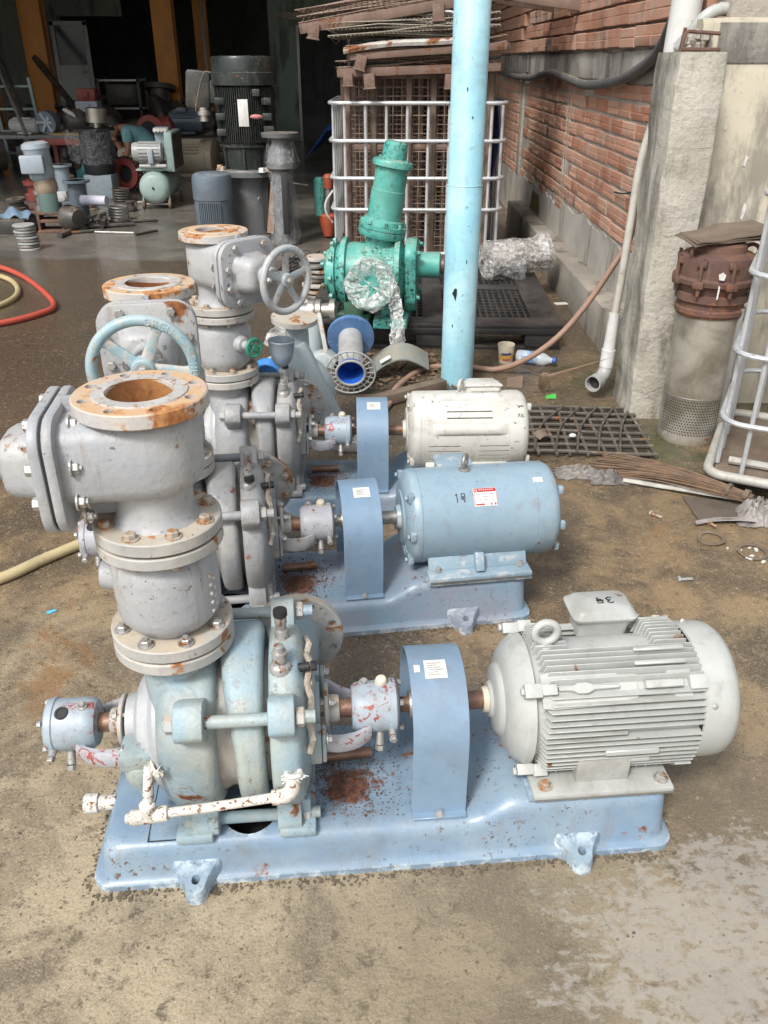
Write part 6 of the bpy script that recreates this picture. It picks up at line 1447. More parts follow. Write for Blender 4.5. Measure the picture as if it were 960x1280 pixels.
tb = ob('terminal_box', mesh(MB().prism(rrect(.19, .27, .03), (-.36, -.05, 1.115), (1, 0, -.1), (.1, 0, 1), (0, .16, 0)).box((-.24, .02, 1.10), (.08, .12, .16)), .012), M['dkgreen'], vm)
ob('cable_gland', mesh(MB().lathe([(0, .045), (.03, .045), (.03, .055), (.055, .055), (.055, .04), (.10, .04)], (-.33, -.01, .99), (0, 0, -1), 16)), M['stainless'], vm)
ob('conduit_wire', mesh(MB().tube([(-.22, -.20, 1.235), (-.27, -.21, 1.23), (-.33, -.20, 1.08), (-.36, -.19, .97)], .007, 6, sub=4)), M['wood'], vm)
ob('paper_label', mesh(MB().box((.015, -.2415, .96), (.078, .004, .19)), .001), M['label'], vm)
ob('pink_tag', mesh(MB().sphere((.115, -.255, .935), .03, 10, (1.7, .6, .6))), mat('pink_tag', (.5, .2, .2), (.42, .16, .16), 20, .5), vm)
for x, z, s in ((-.17, 1.04, 1), (-.17, .93, 1), (-.17, .82, 1), (.19, 1.04, 1), (.19, .93, 1), (.20, .84, 1.1), (.12, 1.10, .8)):
    ob('frame_pad', mesh(MB().box((x, -.178 if abs(x) > .15 else -.22, z), (.075 * s, .05, .05)), .006), M['dkgreen'], vm)
for x, y in ((-.20, -.15), (.13, -.24), (.17, -.19), (-.24, -.02)): ob('stand_bolt', cm('sbolt', lambda: mesh(MB().bolt((0, 0, 0), (0, 0, 1), .024, .03))), M['label'] if x == .13 else M['boltr'], vm, (x, y, .535))
sv = thing('small_vertical_motor', 'small blue-grey vertical motor standing left of the tall vertical motor', 'motor', (-1.355, 7.05, 0), 0)
gl_([(0, .15), (.35, .148), (.352, .155), (.50, .155), (.53, .147), (.545, .125), (.55, .01)], (0, 0, 0), (0, 0, 1), 36, M['dkblue'], 'motor_body', sv)
ob('fin_shadow_gap', mesh(MB().lathe([(.03, .1495), (.35, .1495)], (0, 0, 0), (0, 0, 1), 20, False, -65, 65)), M['gasket'], sv) if 0 else None
finned(sv, 'f', .145, .163, .04, .348, 12, M['dkblue'], a0=232, a1=300, th=.007)
for k in range(12):
    t = R(235 + 5.6 * k)
wcol = thing('wrapped_column', 'pump column wrapped in cling film with a grey flange on top, right of the tall motor', 'pump column', (-.80, 7.05, 0), 0)
gl_([(0, .085), (.55, .08), (.58, .12), (.70, .10), (.76, .07), (.80, .07), (.80, .14), (.83, .145), (.835, .06)], (0, 0, 0), (0, 0, 1), 28, M['dkgrey'], 'column', wcol)
ob('film', mesh(MB().lathe([(.02, .12), (.1, .115), (.18, .11), (.27, .11), (.35, .105), (.45, .10), (.56, .10), (.62, .135), (.76, .10), (.79, .09)], (0, 0, 0), (0, 0, 1), 24, caps=False), smooth=False, crk=.008, jit=.02), M['foil2'], wcol)
ob('black_strip', mesh(MB().box((.03, -.125, .33), (.05, .012, .46)), .004), M['black'], wcol)

cp = thing('air_compressor', 'grey-green air compressor with a round tank on wheels and a square belt guard', 'air compressor', (-2.28, 8.86, 0), 3)
m_ = M['comp']
gl_([(-.03, .04), (-.024, .10), (.0, .138), (.03, .150), (.04, .152), (.74, .152), (.77, .135), (.79, .08)], (0, 0, .20), (0, 1, 0), 40, m_, 'air_tank', cp, 60)
ob('tank_plug', mesh(MB().lathe([(0, .010), (.014, .010), (.014, .003)], (-.005, -.03, .205), (0, -1, 0), 10)), M['black'], cp)
for x, y in ((-.125, .04), (.135, .04), (-.125, .70), (.135, .70)):
    w_ = ob('wheel', cm('cwheel', lambda: mesh(MB().lathe([(-.014, .02), (-.014, .045), (.014, .045), (.014, .02)], (0, 0, .045), (1, 0, 0), 20), .005)), M['wood'], cp, (x, y, 0))
    ob('wheel_bracket', mesh(MB().box((0, 0, .085), (.012, .03, .08))), m_, w_)
ob('axle', mesh(MB().cyl((-.12, .04, .045), (.13, .04, .045), .008)), M['steel'], cp)
ob('deck_plate', mesh(MB().box((0, .30, .362), (.34, .50, .014)).box((0, .1, .35), (.14, .05, .04)), .004), m_, cp)
ob('deck_rail', mesh(MB().cyl((-.12, .03, .40), (.14, .03, .40), .018)), M['pvc'], cp)
cm_ = ob('motor', mesh(MB().lathe([(-.185, .05), (-.18, .082), (-.15, .088), (.10, .088), (.11, .07)], (0, .10, .525), (1, 0, 0), 28)), M['pvc'], cp)
for k in range(12):
    t = R(-80 + 20 * k); ob('cooling_fin', mesh(MB().box((-.02, .10 - math.cos(t) * .090, .525 + math.sin(t) * .090), (.20, .010, .005), MX.Rotation(-t, 3, 'X'))), M['pvc'], cm_)
ob('motor_bracket', mesh(MB().box((.0, .0, .49), (.05, .024, .13)), .006), M['lightblue'], cm_)
ob('belt_guard', mesh(MB().box((.172, .36, .52), (.075, .56, .36)), .010), m_, cp)
ob('guard_grille', mesh(MB().box((.2115, .36, .52), (.006, .52, .32)), .002), M['oily'], cp)
ob('compressor_head', mesh(MB().box((.06, .42, .55), (.13, .14, .26)).box((.07, .38, .70), (.15, .14, .06)), .012), M['lightblue'], cp)
for k in range(4): ob('head_cylinder', mesh(MB().lathe([(0, .018), (.04, .018)], (.015 + .034 * k, .32, .70), (0, -1, .2), 10)), M['stainless'], cp)

wp_ = thing('wrapped_pump', 'black pump body in torn cling film with a shiny steel cap, on a grey block', 'wrapped pump', (-3.06, 9.72, .24), 0)
gl_([(0, .15), (.02, .16), (.10, .165), (.105, .15), (.14, .15), (.42, .165), (.425, .21), (.45, .21), (.455, .05)], (0, 0, 0), (0, 0, 1), 28, M['black'], 'pump_body', wp_)
gl_([(.45, .04), (.50, .04), (.505, .105), (.64, .105), (.645, .09)], (0.01, 0, 0), (.06, 0, 1), 28, M['stainless'], 'steel_cap', wp_)
ob('film', mesh(MB().lathe([(.10, .17), (.15, .172), (.2, .175), (.26, .178), (.31, .18), (.36, .185), (.44, .215)], (0, 0, 0), (0, 0, 1), 26, caps=False), smooth=False, crk=.008, jit=.02), M['foil2'], wp_)
ob('film_flap', mesh(MB().sheet(lambda i, j: (-.16 - .12 * i, -.10 - .02 * math.sin(6 * j), .40 - .30 * j + .05 * i), 8, 8), smooth=False, crk=.013), M['foil2'], wp_)
tag(ob('grey_block', mesh(MB().box((-3.06, 9.72, .12), (.30, .28, .24)), .012), M['lightblue']), 'grey painted block under the film wrapped black pump', 'block')

gm = thing('gear_motor', 'standing gear motor with grey motor, taped joint and rusty gear base', 'gear motor', (-2.80, 7.66, 0), 8); gm.scale = (.86, .86, .84)
gb_ = ob('gear_base', mesh(MB().box((-.10, 0, .115), (.25, .22, .03)).box((-.10, 0, .015), (.27, .24, .03)).box((-.215, 0, .10), (.025, .22, .20)).box((.02, 0, .10), (.03, .22, .20)).box((-.10, 0, .19), (.26, .22, .025)), .006), M['rustbrown'], gm)
ob('gear_bell', mesh(MB().lathe([(.0, .13), (.10, .125), (.16, .09), (.165, .05)], (.06, -.03, .135), (.75, -.6, 0), 28)), M['oily'], gm)
gl_([(.19, .11), (.21, .115), (.38, .10), (.40, .10)], (-.08, 0, 0), (-.06, 0, 1), 26, mat('dull_green_gearbox', (.10, .16, .15), (.13, .19, .17), 6, .5, dust=.3), 'gearbox', gm)
gl_([(.38, .10), (.41, .112), (.47, .112), (.51, .098)], (-.08, 0, 0), (-.06, 0, 1), 26, mat('brown_packing_tape', (.28, .20, .13), (.33, .27, .19), 8, .3, bump=.1), 'taped_joint', gm)
gl_([(.50, .095), (.53, .118), (.78, .122), (.80, .135), (.84, .128), (.86, .09)], (-.085, 0, 0), (-.07, 0, 1), 30, M['lightblue'], 'motor_body', gm)
ob('terminal_box', mesh(MB().box((-.16, -.13, .66), (.20, .10, .15)).box((-.165, -.155, .66), (.22, .06, .17)), .016), M['lightblue'], gm)
ob('brake_box', mesh(MB().box((.055, -.07, .35), (.09, .10, .10)).cyl((.06, -.12, .34), (.06, -.15, .34), .03), .008), M['pvc'], gm)
ds = thing('pulley_stack', 'stack of grey grooved discs on the cement near the drip line', 'disc stack', (-2.80, 6.84, 0), 0)
for k in range(9):
    ob('disc', cm('gdisc', lambda: mesh(MB().lathe([(0, .03), (.0, .080), (.003, .083), (.013, .083), (.016, .080), (.016, .03)], (0, 0, 0), (0, 0, 1), 32))), (M['pvc'], M['steel'])[k % 2], ds, (rnd.uniform(-.006, .006) - .002 * k, 0, .022 * k))

def flanged_pipe(lab, loc, r, h_, m):
    f_ = thing('flanged_pipe', lab, 'pipe', loc)
    ob('barrel', mesh(MB().lathe([(0, r), (h_, r)], (0, 0, 0), (0, 0, 1), 24)), m, f_)
    for z in (0, h_ - .02): ob('flange', mesh(MB().lathe([(z, r * .8), (z, r * 1.5), (z + .02, r * 1.5), (z + .02, r * .8)], (0, 0, 0), (0, 0, 1), 28)), m, f_)
    return f_
flanged_pipe('blue-grey flanged pipe standing just behind the gear motor', (-2.80, 8.15, 0), .08, .36, M['dkblue'])
flanged_pipe('slimmer grey-blue flanged pipe standing left of the film wrapped pump', (-3.38, 9.45, 0), .075, .36, M['lightblue'])
tag(ob('paper_roll', mesh(MB().cyl((-2.74, 8.05, .20), (-2.50, 8.0, .20), .045, n=20)), mat('lavender_paper', (.55, .55, .66), (.6, .6, .68), 10, .6)), 'short lavender paper roll resting across the standing flanged pipe', 'paper roll')
tag(ob('blue_rag', mesh(MB().sheet(lambda i, j: (-3.36 + .30 * i, 7.55 + .2 * j, .13 + .06 * math.sin(3.1 * i) * math.sin(3.1 * j) + .02 * math.sin(12 * i + 5 * j)), 14, 12), solid=.01), mat('blue_grey_rag', (.16, .24, .33), (.12, .18, .25), 9, .8)), 'blue-grey rag heaped at the left edge beside the gear motor', 'rag')
tag(ob('dark_crate', mesh(MB().box((-3.30, 7.66, .06), (.46, .34, .12)), .01), M['oily']), 'low dark crate under the blue-grey rag', 'crate')
tag(ob('red_casting', mesh(MB().box((-3.10, 9.95, .07), (.34, .24, .14)), .02), M['redm']), 'low dark red casting on the floor behind the grey block', 'casting') if 0 else None
ri = thing('red_gear_housing', 'toothed dark red ring housing lying on its side by the crouching man', 'ring housing', (-2.86, 10.0, .20), 0)
Ar = V((-.25, -1, .12)).normalized()
ob('ring', mesh(MB().lathe([(-.06, .10), (-.06, .165), (.06, .165), (.06, .10), (.03, .085), (-.06, .085)], (0, 0, 0), Ar, 36)), M['redm'], ri)
ob('ring_bore', mesh(MB().lathe([(.0, .086), (.01, .01)], (0, 0, 0), Ar, 24)), M['gasket'], ri)
ur, vr = perp(Ar)
for k in range(26):
    t = R(360 * k / 26); d_ = ur * math.cos(t) + vr * math.sin(t)
    ob('tooth', MB().box(d_ * .178, (.022, .05, .030), MX((d_, Ar, d_.cross(Ar))).transposed()), M['oily'], ri)
# tools and rods on the floor
for i, (x0, y0, x1, y1, r, m, lab) in enumerate(((-2.5, 7.55, -2.15, 7.5, .010, M['bolt'], 'bright thin rod lying nearest on the cement floor'), (-2.12, 7.42, -1.98, 7.62, .012, M['oily'], 'short dark rod right of the bright thin rod'), (-2.6, 7.95, -2.1, 8.15, .014, M['oily'], 'long oily rod pointing right in the tool heap'), (-2.62, 7.75, -2.25, 7.9, .018, M['oily'], 'thick oily rod across the middle of the tool heap'), (-2.72, 7.3, -2.70, 7.5, .022, M['oily'], 'short thick pin standing out in front of the tool heap'), (-2.75, 7.45, -2.45, 7.62, .014, M['oily'], 'oily rod behind the thick pin'), (-2.85, 7.85, -2.6, 8.25, .012, M['steel'], 'steel rod at the left of the tool heap'))):
    tag(ob('steel_rod', mesh(MB().cyl((x0, y0, r), (x1, y1, r + (.05 if i == 6 else 0)), r, n=10)), m), lab, 'rod', 'rods and tools on the workshop floor')
for i, (x, y, lab) in enumerate(((-2.47, 8.2, 'coil spring standing in the tool heap'), (-2.02, 8.9, 'coil spring standing at the foot of the grey block'))):
    mb = MB(); 
    for k in range(5): mb.torus((0, 0, .015 + .026 * k), (.05, 0, 1), .085, .010, 26, 7)
    s_ = ob('spring', mesh(mb), M['steel'] if i == 0 else M['oily'], None, (x if i == 0 else -2.78, y if i == 0 else 9.42, 0)); tag(s_, lab, 'spring', 'springs on the workshop floor'); s_['kind'] = 'thing'
hp = MB()
for k in range(40):
    x, y = rnd.gauss(-2.55, .12), rnd.gauss(7.95, .14); hp.box((x, y, rnd.uniform(.01, .07)), (rnd.uniform(.03, .14), rnd.uniform(.01, .035), rnd.uniform(.01, .03)), MX.Rotation(rnd.uniform(0, 3), 3, 'Z') @ MX.Rotation(rnd.uniform(-.6, .6), 3, 'Y'))
ob('scrap_bits', hp, M['oily'], kind='stuff')
tag(ob('white_scrap', mesh(MB().box((-2.55, 9.35, .005), (.09, .05, .006))), M['label']), 'white paper scrap on the floor left of the compressor', 'scrap')

for i, (x, y, r, h_, m, lab) in enumerate(((-3.62, 8.75, .10, .12, 'oily', 'oily round casting left behind the standing flanged pipes'), (-3.30, 8.55, .07, .22, 'steel', 'dull steel sleeve standing behind the gear motor'), (-2.95, 8.85, .09, .06, 'boltr', 'flat rusty flange lying in front of the grey block'), (-3.45, 9.0, .06, .3, 'dkgreen', 'dark green cylinder standing behind the sleeve'), (-2.5, 8.75, .05, .10, 'oily', 'small oily bush standing near the compressor wheel'), (-3.7, 9.5, .12, .2, 'redm', 'dull red housing on the floor by the workbench leg'), (-1.75, 9.6, .10, .05, 'oily', 'flat oily plate on the floor right of the compressor'), (-3.75, 8.2, .09, .16, 'dkblue', 'dark blue hub near the left edge behind the rag'))):
    tag(ob('machine_part', mesh(MB().lathe([(0, r * .8), (.01, r), (h_ * .35, r), (h_ * .38, r * .7), (h_ * .8, r * .7), (h_ * .82, r * .95), (h_, r * .95), (h_, r * .4), (h_ * .6, r * .35)], (x, y, 0), (rnd.uniform(-.1, .1), rnd.uniform(-.1, .1), 1), 24)), M[m]), lab, 'machine part', 'loose machine parts on the workshop floor')
r_ = random.Random(77)
for i, (x, y, k, s, m, lab) in enumerate(((-4.7, 12.1, 2, .16, 'dkgrey', 'dark grey box pump standing behind the pale motor on the workbench'), (-4.35, 12.4, 0, .18, 'oily', 'oily black stepped casting behind the round blue fan housing'), (-4.1, 12.9, 3, .20, 'rustbrown', 'rusty brown ring casting in front of the white door'), (-3.45, 12.6, 1, .17, 'dkgreen', 'dark green motor lying between the grey gearbox and the orange column'), (-3.35, 11.9, 2, .13, 'dkblue', 'dark blue boxy gear case just above the steel cap of the wrapped pump'), (-3.15, 13.3, 0, .20, 'oily', 'black stepped casting behind the red valve'), (-2.2, 13.6, 1, .20, 'dkgrey', 'dark grey motor lying on the floor right of the widest orange column'), (-1.9, 12.9, 2, .15, 'oily', 'oily boxy pump beside the terminal box of the tall vertical motor'), (-1.75, 11.2, 3, .15, 'steel', 'dull steel ring casting behind the black lying motor'), (-1.55, 12.4, 1, .17, 'oily', 'oily motor lying half hidden by the tall vertical motor'), (-5.25, 12.0, 1, .18, 'dkblue', 'dark blue motor lying beside the step ladder'), (-4.9, 13.4, 3, .22, 'oily', 'large oily ring casting behind the step ladder'))):
    mb = MB()
    if k == 0: mb.lathe([(0, s * .6), (.02, s), (s * .8, s), (s * .9, s * .6), (s * 1.6, s * .5), (s * 1.7, s * .8), (s * 1.85, s * .8)], (0, 0, 0), (r_.uniform(-.2, .2), 0, 1), 20)
    elif k == 1: mb.lathe([(-s * 1.3, s * .5), (-s * 1.2, s), (s * .8, s), (s * .9, s * 1.05), (s * 1.3, s * .9)], (0, 0, s * 1.05), (math.cos(i), math.sin(i), 0), 20).box((0, 0, s * .1), (s * 1.4, s * 1.6, s * .2))
    elif k == 2: mb.box((0, 0, s), (s * 1.8, s * 1.4, s * 2)).box((0, -s * .75, s * 1.2), (s * .9, s * .2, s * .9)).cyl((0, 0, s * 2), (0, 0, s * 2.6), s * .4)
    else: mb.torus((0, 0, s * 1.1), (math.cos(i), math.sin(i), .1), s * .75, s * .35, 24, 10).cyl((0, 0, s * 1.5), (s * .3, 0, s * 2.6), s * .28)
    tag(ob('workshop_casting', mesh(mb, .008), M[m], None, (x, y, 0)), lab, 'casting', 'castings crowded at the back of the workshop')
# work bench along the left with machines on it
bn = thing('work_bench', 'low red-framed workbench along the left side of the workshop', 'bench', (-3.95, 10.9, 0), 0)
ob('bench_top', mesh(MB().box((-.3, 0, .53), (1.7, .5, .04)), .004), M['dkgrey'], bn)
ob('front_rail', mesh(MB().box((.34, -.24, .48), (.78, .03, .07)), .004), M['redm'], bn)
for x, y in ((-1.05, -.22), (-.05, -.22), (.52, -.22), (-.05, .22), (.52, .22)): ob('leg', mesh(MB().box((x, y, .25), (.05, .05, .5)), .004), M['redm'], bn)
ob('top_board', mesh(MB().box((.33, -.1, .56), (.52, .3, .02)), .003), mat('ochre_board', (.36, .24, .09), (.30, .2, .1), 6, .7), bn)
def lying_motor(lab, loc, r, L_, rz, m, tbox=True, nf=12, group=None):
    t_ = thing('lying_motor', lab, 'motor', loc, rz, group)
    gl_([(-L_ / 2, r * .3), (-L_ / 2 + .01, r * .85), (-L_ / 2 + .05, r), (L_ / 2 - .1, r), (L_ / 2 - .09, r * 1.05), (L_ / 2 - .02, r * 1.05), (L_ / 2, r * .8)], (0, 0, r * 1.12), (1, 0, 0), 28, m, 'motor_body', t_)
    ob('motor_foot', mesh(MB().box((0, 0, r * .12), (L_ * .5, r * 1.6, r * .24)), .01), m, t_)
    if tbox: ob('terminal_box', mesh(MB().box((-L_ * .1, -r * .4, r * 2.15), (L_ * .3, r * .9, r * .5)), .012), m, t_)
    for k in range(nf):
        t = R(200 + 140 * k / nf); ob('cooling_fin', MB().box((-.02, math.cos(t) * r * 1.03, r * 1.12 - math.sin(t) * r * 1.03), (L_ * .6, .008, r * .12), MX.Rotation(R(90) + t, 3, 'X')), m, t_)
    return t_
lying_motor('pale grey motor lying at the left end of the workbench', (-4.22, 10.85, .552), .08, .36, -8, M['pvc'], False, 6)
fn = thing('blue_fan_motor', 'round blue fan housing sitting on the workbench beside the pale grey motor', 'fan', (-3.93, 10.82, .552), 0)
gl_([(-.06, .05), (-.06, .125), (.05, .125), (.06, .07)], (0, 0, .128), (.2, 1, .1), 28, M['dkblue'], 'housing', fn)
gl_([(-.005, .03), (.02, .03)], (0, -.06, .128), (.2, -1, -.1), 12, M['lightblue'], 'hub', fn)
for k in range(6):
    t = R(60 * k); ob('blade', MB().box((math.cos(t) * .07, -.068, .128 + math.sin(t) * .07), (.085, .012, .03), MX.Rotation(-t, 3, 'Y')), M['lightblue'], fn)
tag(ob('black_sack', mesh(MB().sphere((-3.66, 10.98, .68), .14, 16, (1.2, .9, .9)), jit=.03), M['oily']), 'dark oily sack slumped on the workbench', 'sack')
tag(ob('white_rag', mesh(MB().sheet(lambda i, j: (-3.74 + .13 * i, 10.82 + .1 * j, .80 - .07 * i + .02 * math.sin(8 * j)), 8, 6), solid=.008), M['label']), 'small white rag on top of the dark sack', 'rag')
gx_ = thing('grey_gearbox', 'grey-green gearbox with a dark red lid behind the workbench', 'gearbox', (-3.80, 12.0, .62), 0)
ob('case', mesh(MB().box((0, 0, .12), (.28, .22, .24)).box((0, -.115, .12), (.10, .02, .18)).box((0, 0, .01), (.34, .26, .03)), .012), M['lightblue'], gx_)
ob('lid', mesh(MB().box((.01, 0, .31), (.24, .2, .14)).box((.01, -.11, .31), (.08, .03, .08)), .03), M['redm'], gx_)
tag(ob('bench_block', mesh(MB().box((-3.80, 12.0, .31), (.5, .4, .62)), .02), M['oily']), 'dark oily crate carrying the grey gearbox', 'crate')
for x, y, r, m, lab in ((-4.05, 10.6, .16, M['oily'], 'dark round casting under the workbench'), (-3.42, 10.35, .12, mat('teal_can', (.05, .20, .22), (.06, .24, .25), 8, .5, dust=.3), 'teal can standing under the workbench'), (-3.60, 9.98, .14, M['beige'], 'tan end bell leaning under the workbench')):
    tag(ob('round_casting', mesh(MB().lathe([(0, r * .5), (.02, r), (.2, r), (.22, r * .6), (.3, r * .35)], (x, y, 0), (.1, -.1, 1), 22)), m), lab, 'casting', 'castings under the workbench')
tag(ob('wood_log', mesh(MB().lathe([(0, .12), (.5, .12)], (-4.95, 11.2, .22), (0, 1, 0), 20)), M['beige']), 'tan round drum end at the far left edge under the workbench', 'drum')
# machines further back
lying_motor('large beige motor lying on the floor behind the compressor', (-2.52, 11.6, .0), .20, .78, -6, M['beige'], False, 12)
lying_motor('black motor lying to the right of the beige motor', (-2.02, 11.9, .0), .20, .46, 8, M['oily'], False, 8)
lying_motor('blue motor resting on the dark pallet behind the beige motor', (-2.72, 12.7, .42), .14, .46, 10, M['dkblue'], True, 8)
tag(ob('dark_pallet', mesh(MB().box((-2.6, 12.8, .2), (2.2, .8, .4)), .02), M['oily']), 'dark oily crate bench behind the beige motor', 'crate')
rv = thing('red_valve', 'dull red valve casting with a round port behind the crouching man', 'valve', (-3.06, 12.2, .34), 0)
gl_([(-.03, .09), (-.03, .17), (.03, .17), (.03, .09)], (0, -.16, .18), (.2, -1, .2), 28, M['redm'], 'port_flange', rv)
gl_([(-.16, .12), (.1, .15), (.28, .10)], (0, 0, .14), (.9, 0, .35), 22, M['redm'], 'valve_body', rv)
gl_([(0, .10), (.01, .01)], (-.01, -.195, .186), (.2, -1, .2), 20, M['gasket'], 'port_bore', rv)
tag(ob('red_crate', mesh(MB().box((-3.06, 12.25, .16), (.5, .4, .32)), .02), M['oily']), 'dark crate under the dull red valve', 'crate')
ld = thing('step_ladder', 'pale aluminium step ladder at the left edge of the workshop', 'ladder', (-4.95, 12.6, .0), 5)
for x in (-.25, .25): ob('rail', mesh(MB().box((x, -.05, .56), (.04, .05, 1.15), MX.Rotation(R(12), 3, 'X')), .004), M['comp'], ld)
for k in range(4): ob('step', mesh(MB().box((0, -.05 - .055 * (2 - k), .2 + .27 * k), (.46, .10, .03)), .004), M['comp'], ld)
sh = thing('workshop_machine', 'dark machine stand with a steel shelf, far back between the columns', 'machine', (-4.45, 16.0, 0), 0); sh.scale = (.8, .8, .85)
for x, y in ((-.42, -.3), (.42, -.3), (-.42, .3), (.42, .3)): ob('leg', mesh(MB().box((x, y, .62), (.06, .06, 1.24)), .004), M['oily'], sh)
for z in (.7, 1.2): ob('shelf', mesh(MB().box((0, 0, z), (.9, .66, .04)), .004), M['steel'], sh)
ob('machine_head', mesh(MB().box((0, 0, .95), (.6, .5, .4)), .05), M['oily'], sh)
for i, (x, y, s) in enumerate(((-4.3, 14.2, 1), (-3.6, 14.6, 1.2), (-4.9, 14.4, .9), (-2.9, 14.3, 1), (-2.4, 14.0, .8), (-5.3, 13.4, .9), (-4.45, 12.9, .8))):
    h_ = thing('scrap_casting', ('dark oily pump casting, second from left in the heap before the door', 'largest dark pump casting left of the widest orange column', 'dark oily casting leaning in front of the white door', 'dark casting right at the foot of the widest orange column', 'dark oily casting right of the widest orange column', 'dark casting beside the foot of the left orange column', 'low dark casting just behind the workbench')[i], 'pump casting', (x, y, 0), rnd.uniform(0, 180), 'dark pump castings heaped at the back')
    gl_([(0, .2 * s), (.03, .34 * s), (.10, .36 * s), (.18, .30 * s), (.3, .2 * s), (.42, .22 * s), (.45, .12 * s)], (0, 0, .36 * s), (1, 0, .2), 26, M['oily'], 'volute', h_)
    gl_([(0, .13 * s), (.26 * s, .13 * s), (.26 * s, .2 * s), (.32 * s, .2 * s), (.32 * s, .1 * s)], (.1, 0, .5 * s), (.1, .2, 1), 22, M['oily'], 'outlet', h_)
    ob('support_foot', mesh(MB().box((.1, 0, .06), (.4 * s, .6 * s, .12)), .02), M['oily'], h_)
lt = MB()
for k in range(560):
    x, y = rnd.uniform(-5.4, -2.0), rnd.uniform(12.6, 15.5); s = rnd.uniform(.04, .16)
    lt.box((x, y, rnd.uniform(.0, .45)), (s * rnd.uniform(.5, 2.5), s, s * rnd.uniform(.4, 1.2)), MX.Rotation(rnd.uniform(0, 3), 3, 'Z') @ MX.Rotation(rnd.uniform(-.5, .5), 3, 'Y'))
ob('scrap_heap', mesh(lt, smooth=False), mat('mixed_scrap', (.07, .066, .06), (.16, .15, .14), 2.2, .55, rust=.3, rsc=3, bump=.2), kind='stuff')
for i, (a, b, r, m, lab) in enumerate((((-4.05, 10.4, .57), (-5.9, 13.2, 3.3), .022, M['steel'], 'thin steel pole leaning across the left orange column'), ((-5.1, 14.9, .0), (-6.3, 16.9, 2.5), .05, M['oily'], 'dark pole leaning across the white door'), ((-4.4, 14.0, .35), (-5.45, 14.9, 1.35), .05, M['oily'], 'short dark bar leaning towards the white door'), ((-2.55, 13.8, .0), (-3.2, 17.0, 3.4), .02, M['pvc'], 'thin pale pole between the two middle orange columns'), ((-4.6, 12.0, .4), (-6.4, 14.5, 3.6), .03, M['oily'], 'dark pole at the upper left leaning beside the ladder'))):
    tag(ob('leaning_pole', mesh(MB().cyl(a, b, r, n=10)), m), lab, 'pole', 'poles leaning in the workshop')
tag(ob('blue_tarp', mesh(MB().sheet(lambda i, j: (-1.12 + .62 * i, 13.0 + .5 * j, .02 + (.10 + .85 * i * (1 - .35 * j)) * (.8 + .25 * NZ.noise(V((i * 4, j * 4, 2))))), 16, 12), solid=.01), M['tarp']), 'blue tarpaulin draped in the dark behind the galvanised cage', 'tarp')
tp = thing('teal_red_pump', 'small teal and red hand pump standing left of the galvanised cage', 'hand pump', (-.50, 7.35, 0), 0); tp.scale = (.82, .82, .82)
gl_([(.22, .05), (.55, .055), (.58, .04)], (-.04, 0, 0), (0, 0, 1), 20, M['green'], 'teal_cylinder', tp)
rd_ = mat('orange_red_plastic', (.46, .10, .04), (.38, .08, .04), 8, .5, dust=.2)
gl_([(0, .05), (.12, .085), (.2, .09), (.22, .06)], (.04, -.02, .02), (0, 0, 1), 20, rd_, 'red_base', tp)
gl_([(0, .05), (.1, .055), (.13, .03)], (.05, 0, .48), (0, 0, 1), 18, rd_, 'red_cap', tp)
ob('grey_barrel', mesh(MB().cyl((.05, 0, .18), (.05, 0, .5), .038)), M['steel'], tp)
ob('white_hose', mesh(MB().tube([(.10, -.05, .46), (.03, -.10, .36), (.03, -.11, .26), (.09, -.08, .16)], .012, 8, sub=5)), M['label'], tp)
tag(ob('flat_stone', mesh(MB().sphere((-.42, 6.15, .03), .11, 12, (1.2, .8, .4)), jit=.01), M['mortar']), 'flat grey stone on the floor left of the cage', 'stone')
tag(ob('rope_line', mesh(MB().tube([(-.62, 7.3, .42), (-.9, 7.6, .40), (-1.02, 7.2, .33)], .006, 6, sub=4)), M['sack']), 'pale cord running from the hand pump to the wrapped column', 'cord')
wl = MB()
for (x, y, z, r) in ((-1.05, 14.4, .0, .2),): wl.lathe([(0, r), (.5, r)], (x, y, z), (0, 0, 1), 18)

# the crouching man
skin = mat('warm_skin', (.34, .17, .10), (.30, .145, .085), 12, .5, bump=.03)
shirt_m = mat('teal_cotton', (.20, .42, .44), (.17, .37, .39), 6, .85, bump=.3, bsc=60)
trous = mat('beige_cotton', (.42, .38, .31), (.36, .32, .26), 6, .85, bump=.3, bsc=60)
mn = thing('person', 'man in a teal t-shirt and beige trousers crouching bent over, facing left', 'person', (-2.95, 10.9, 0), 0)
def skinned(name, pts, edges, root, mtl, par, sub=2):
    me = bpy.data.meshes.new('m'); me.from_pydata([p[0] for p in pts], edges, [])
    o = bpy.data.objects.new('tmp', me); COL.objects.link(o)
    md = o.modifiers.new('s', 'SKIN'); sk = me.skin_vertices[0].data
    for i, p in enumerate(pts):
        r = p[1]; sk[i].radius = r if isinstance(r, tuple) else (r, r); sk[i].use_root = (i == root)
    s2_ = o.modifiers.new('u', 'SUBSURF'); s2_.levels = sub; s2_.render_levels = sub
    dg = bpy.context.evaluated_depsgraph_get(); dg.update()
    r = bpy.data.meshes.new_from_object(o.evaluated_get(dg)); bpy.data.objects.remove(o)
    r.shade_smooth()
    return ob(name, r, mtl, par)
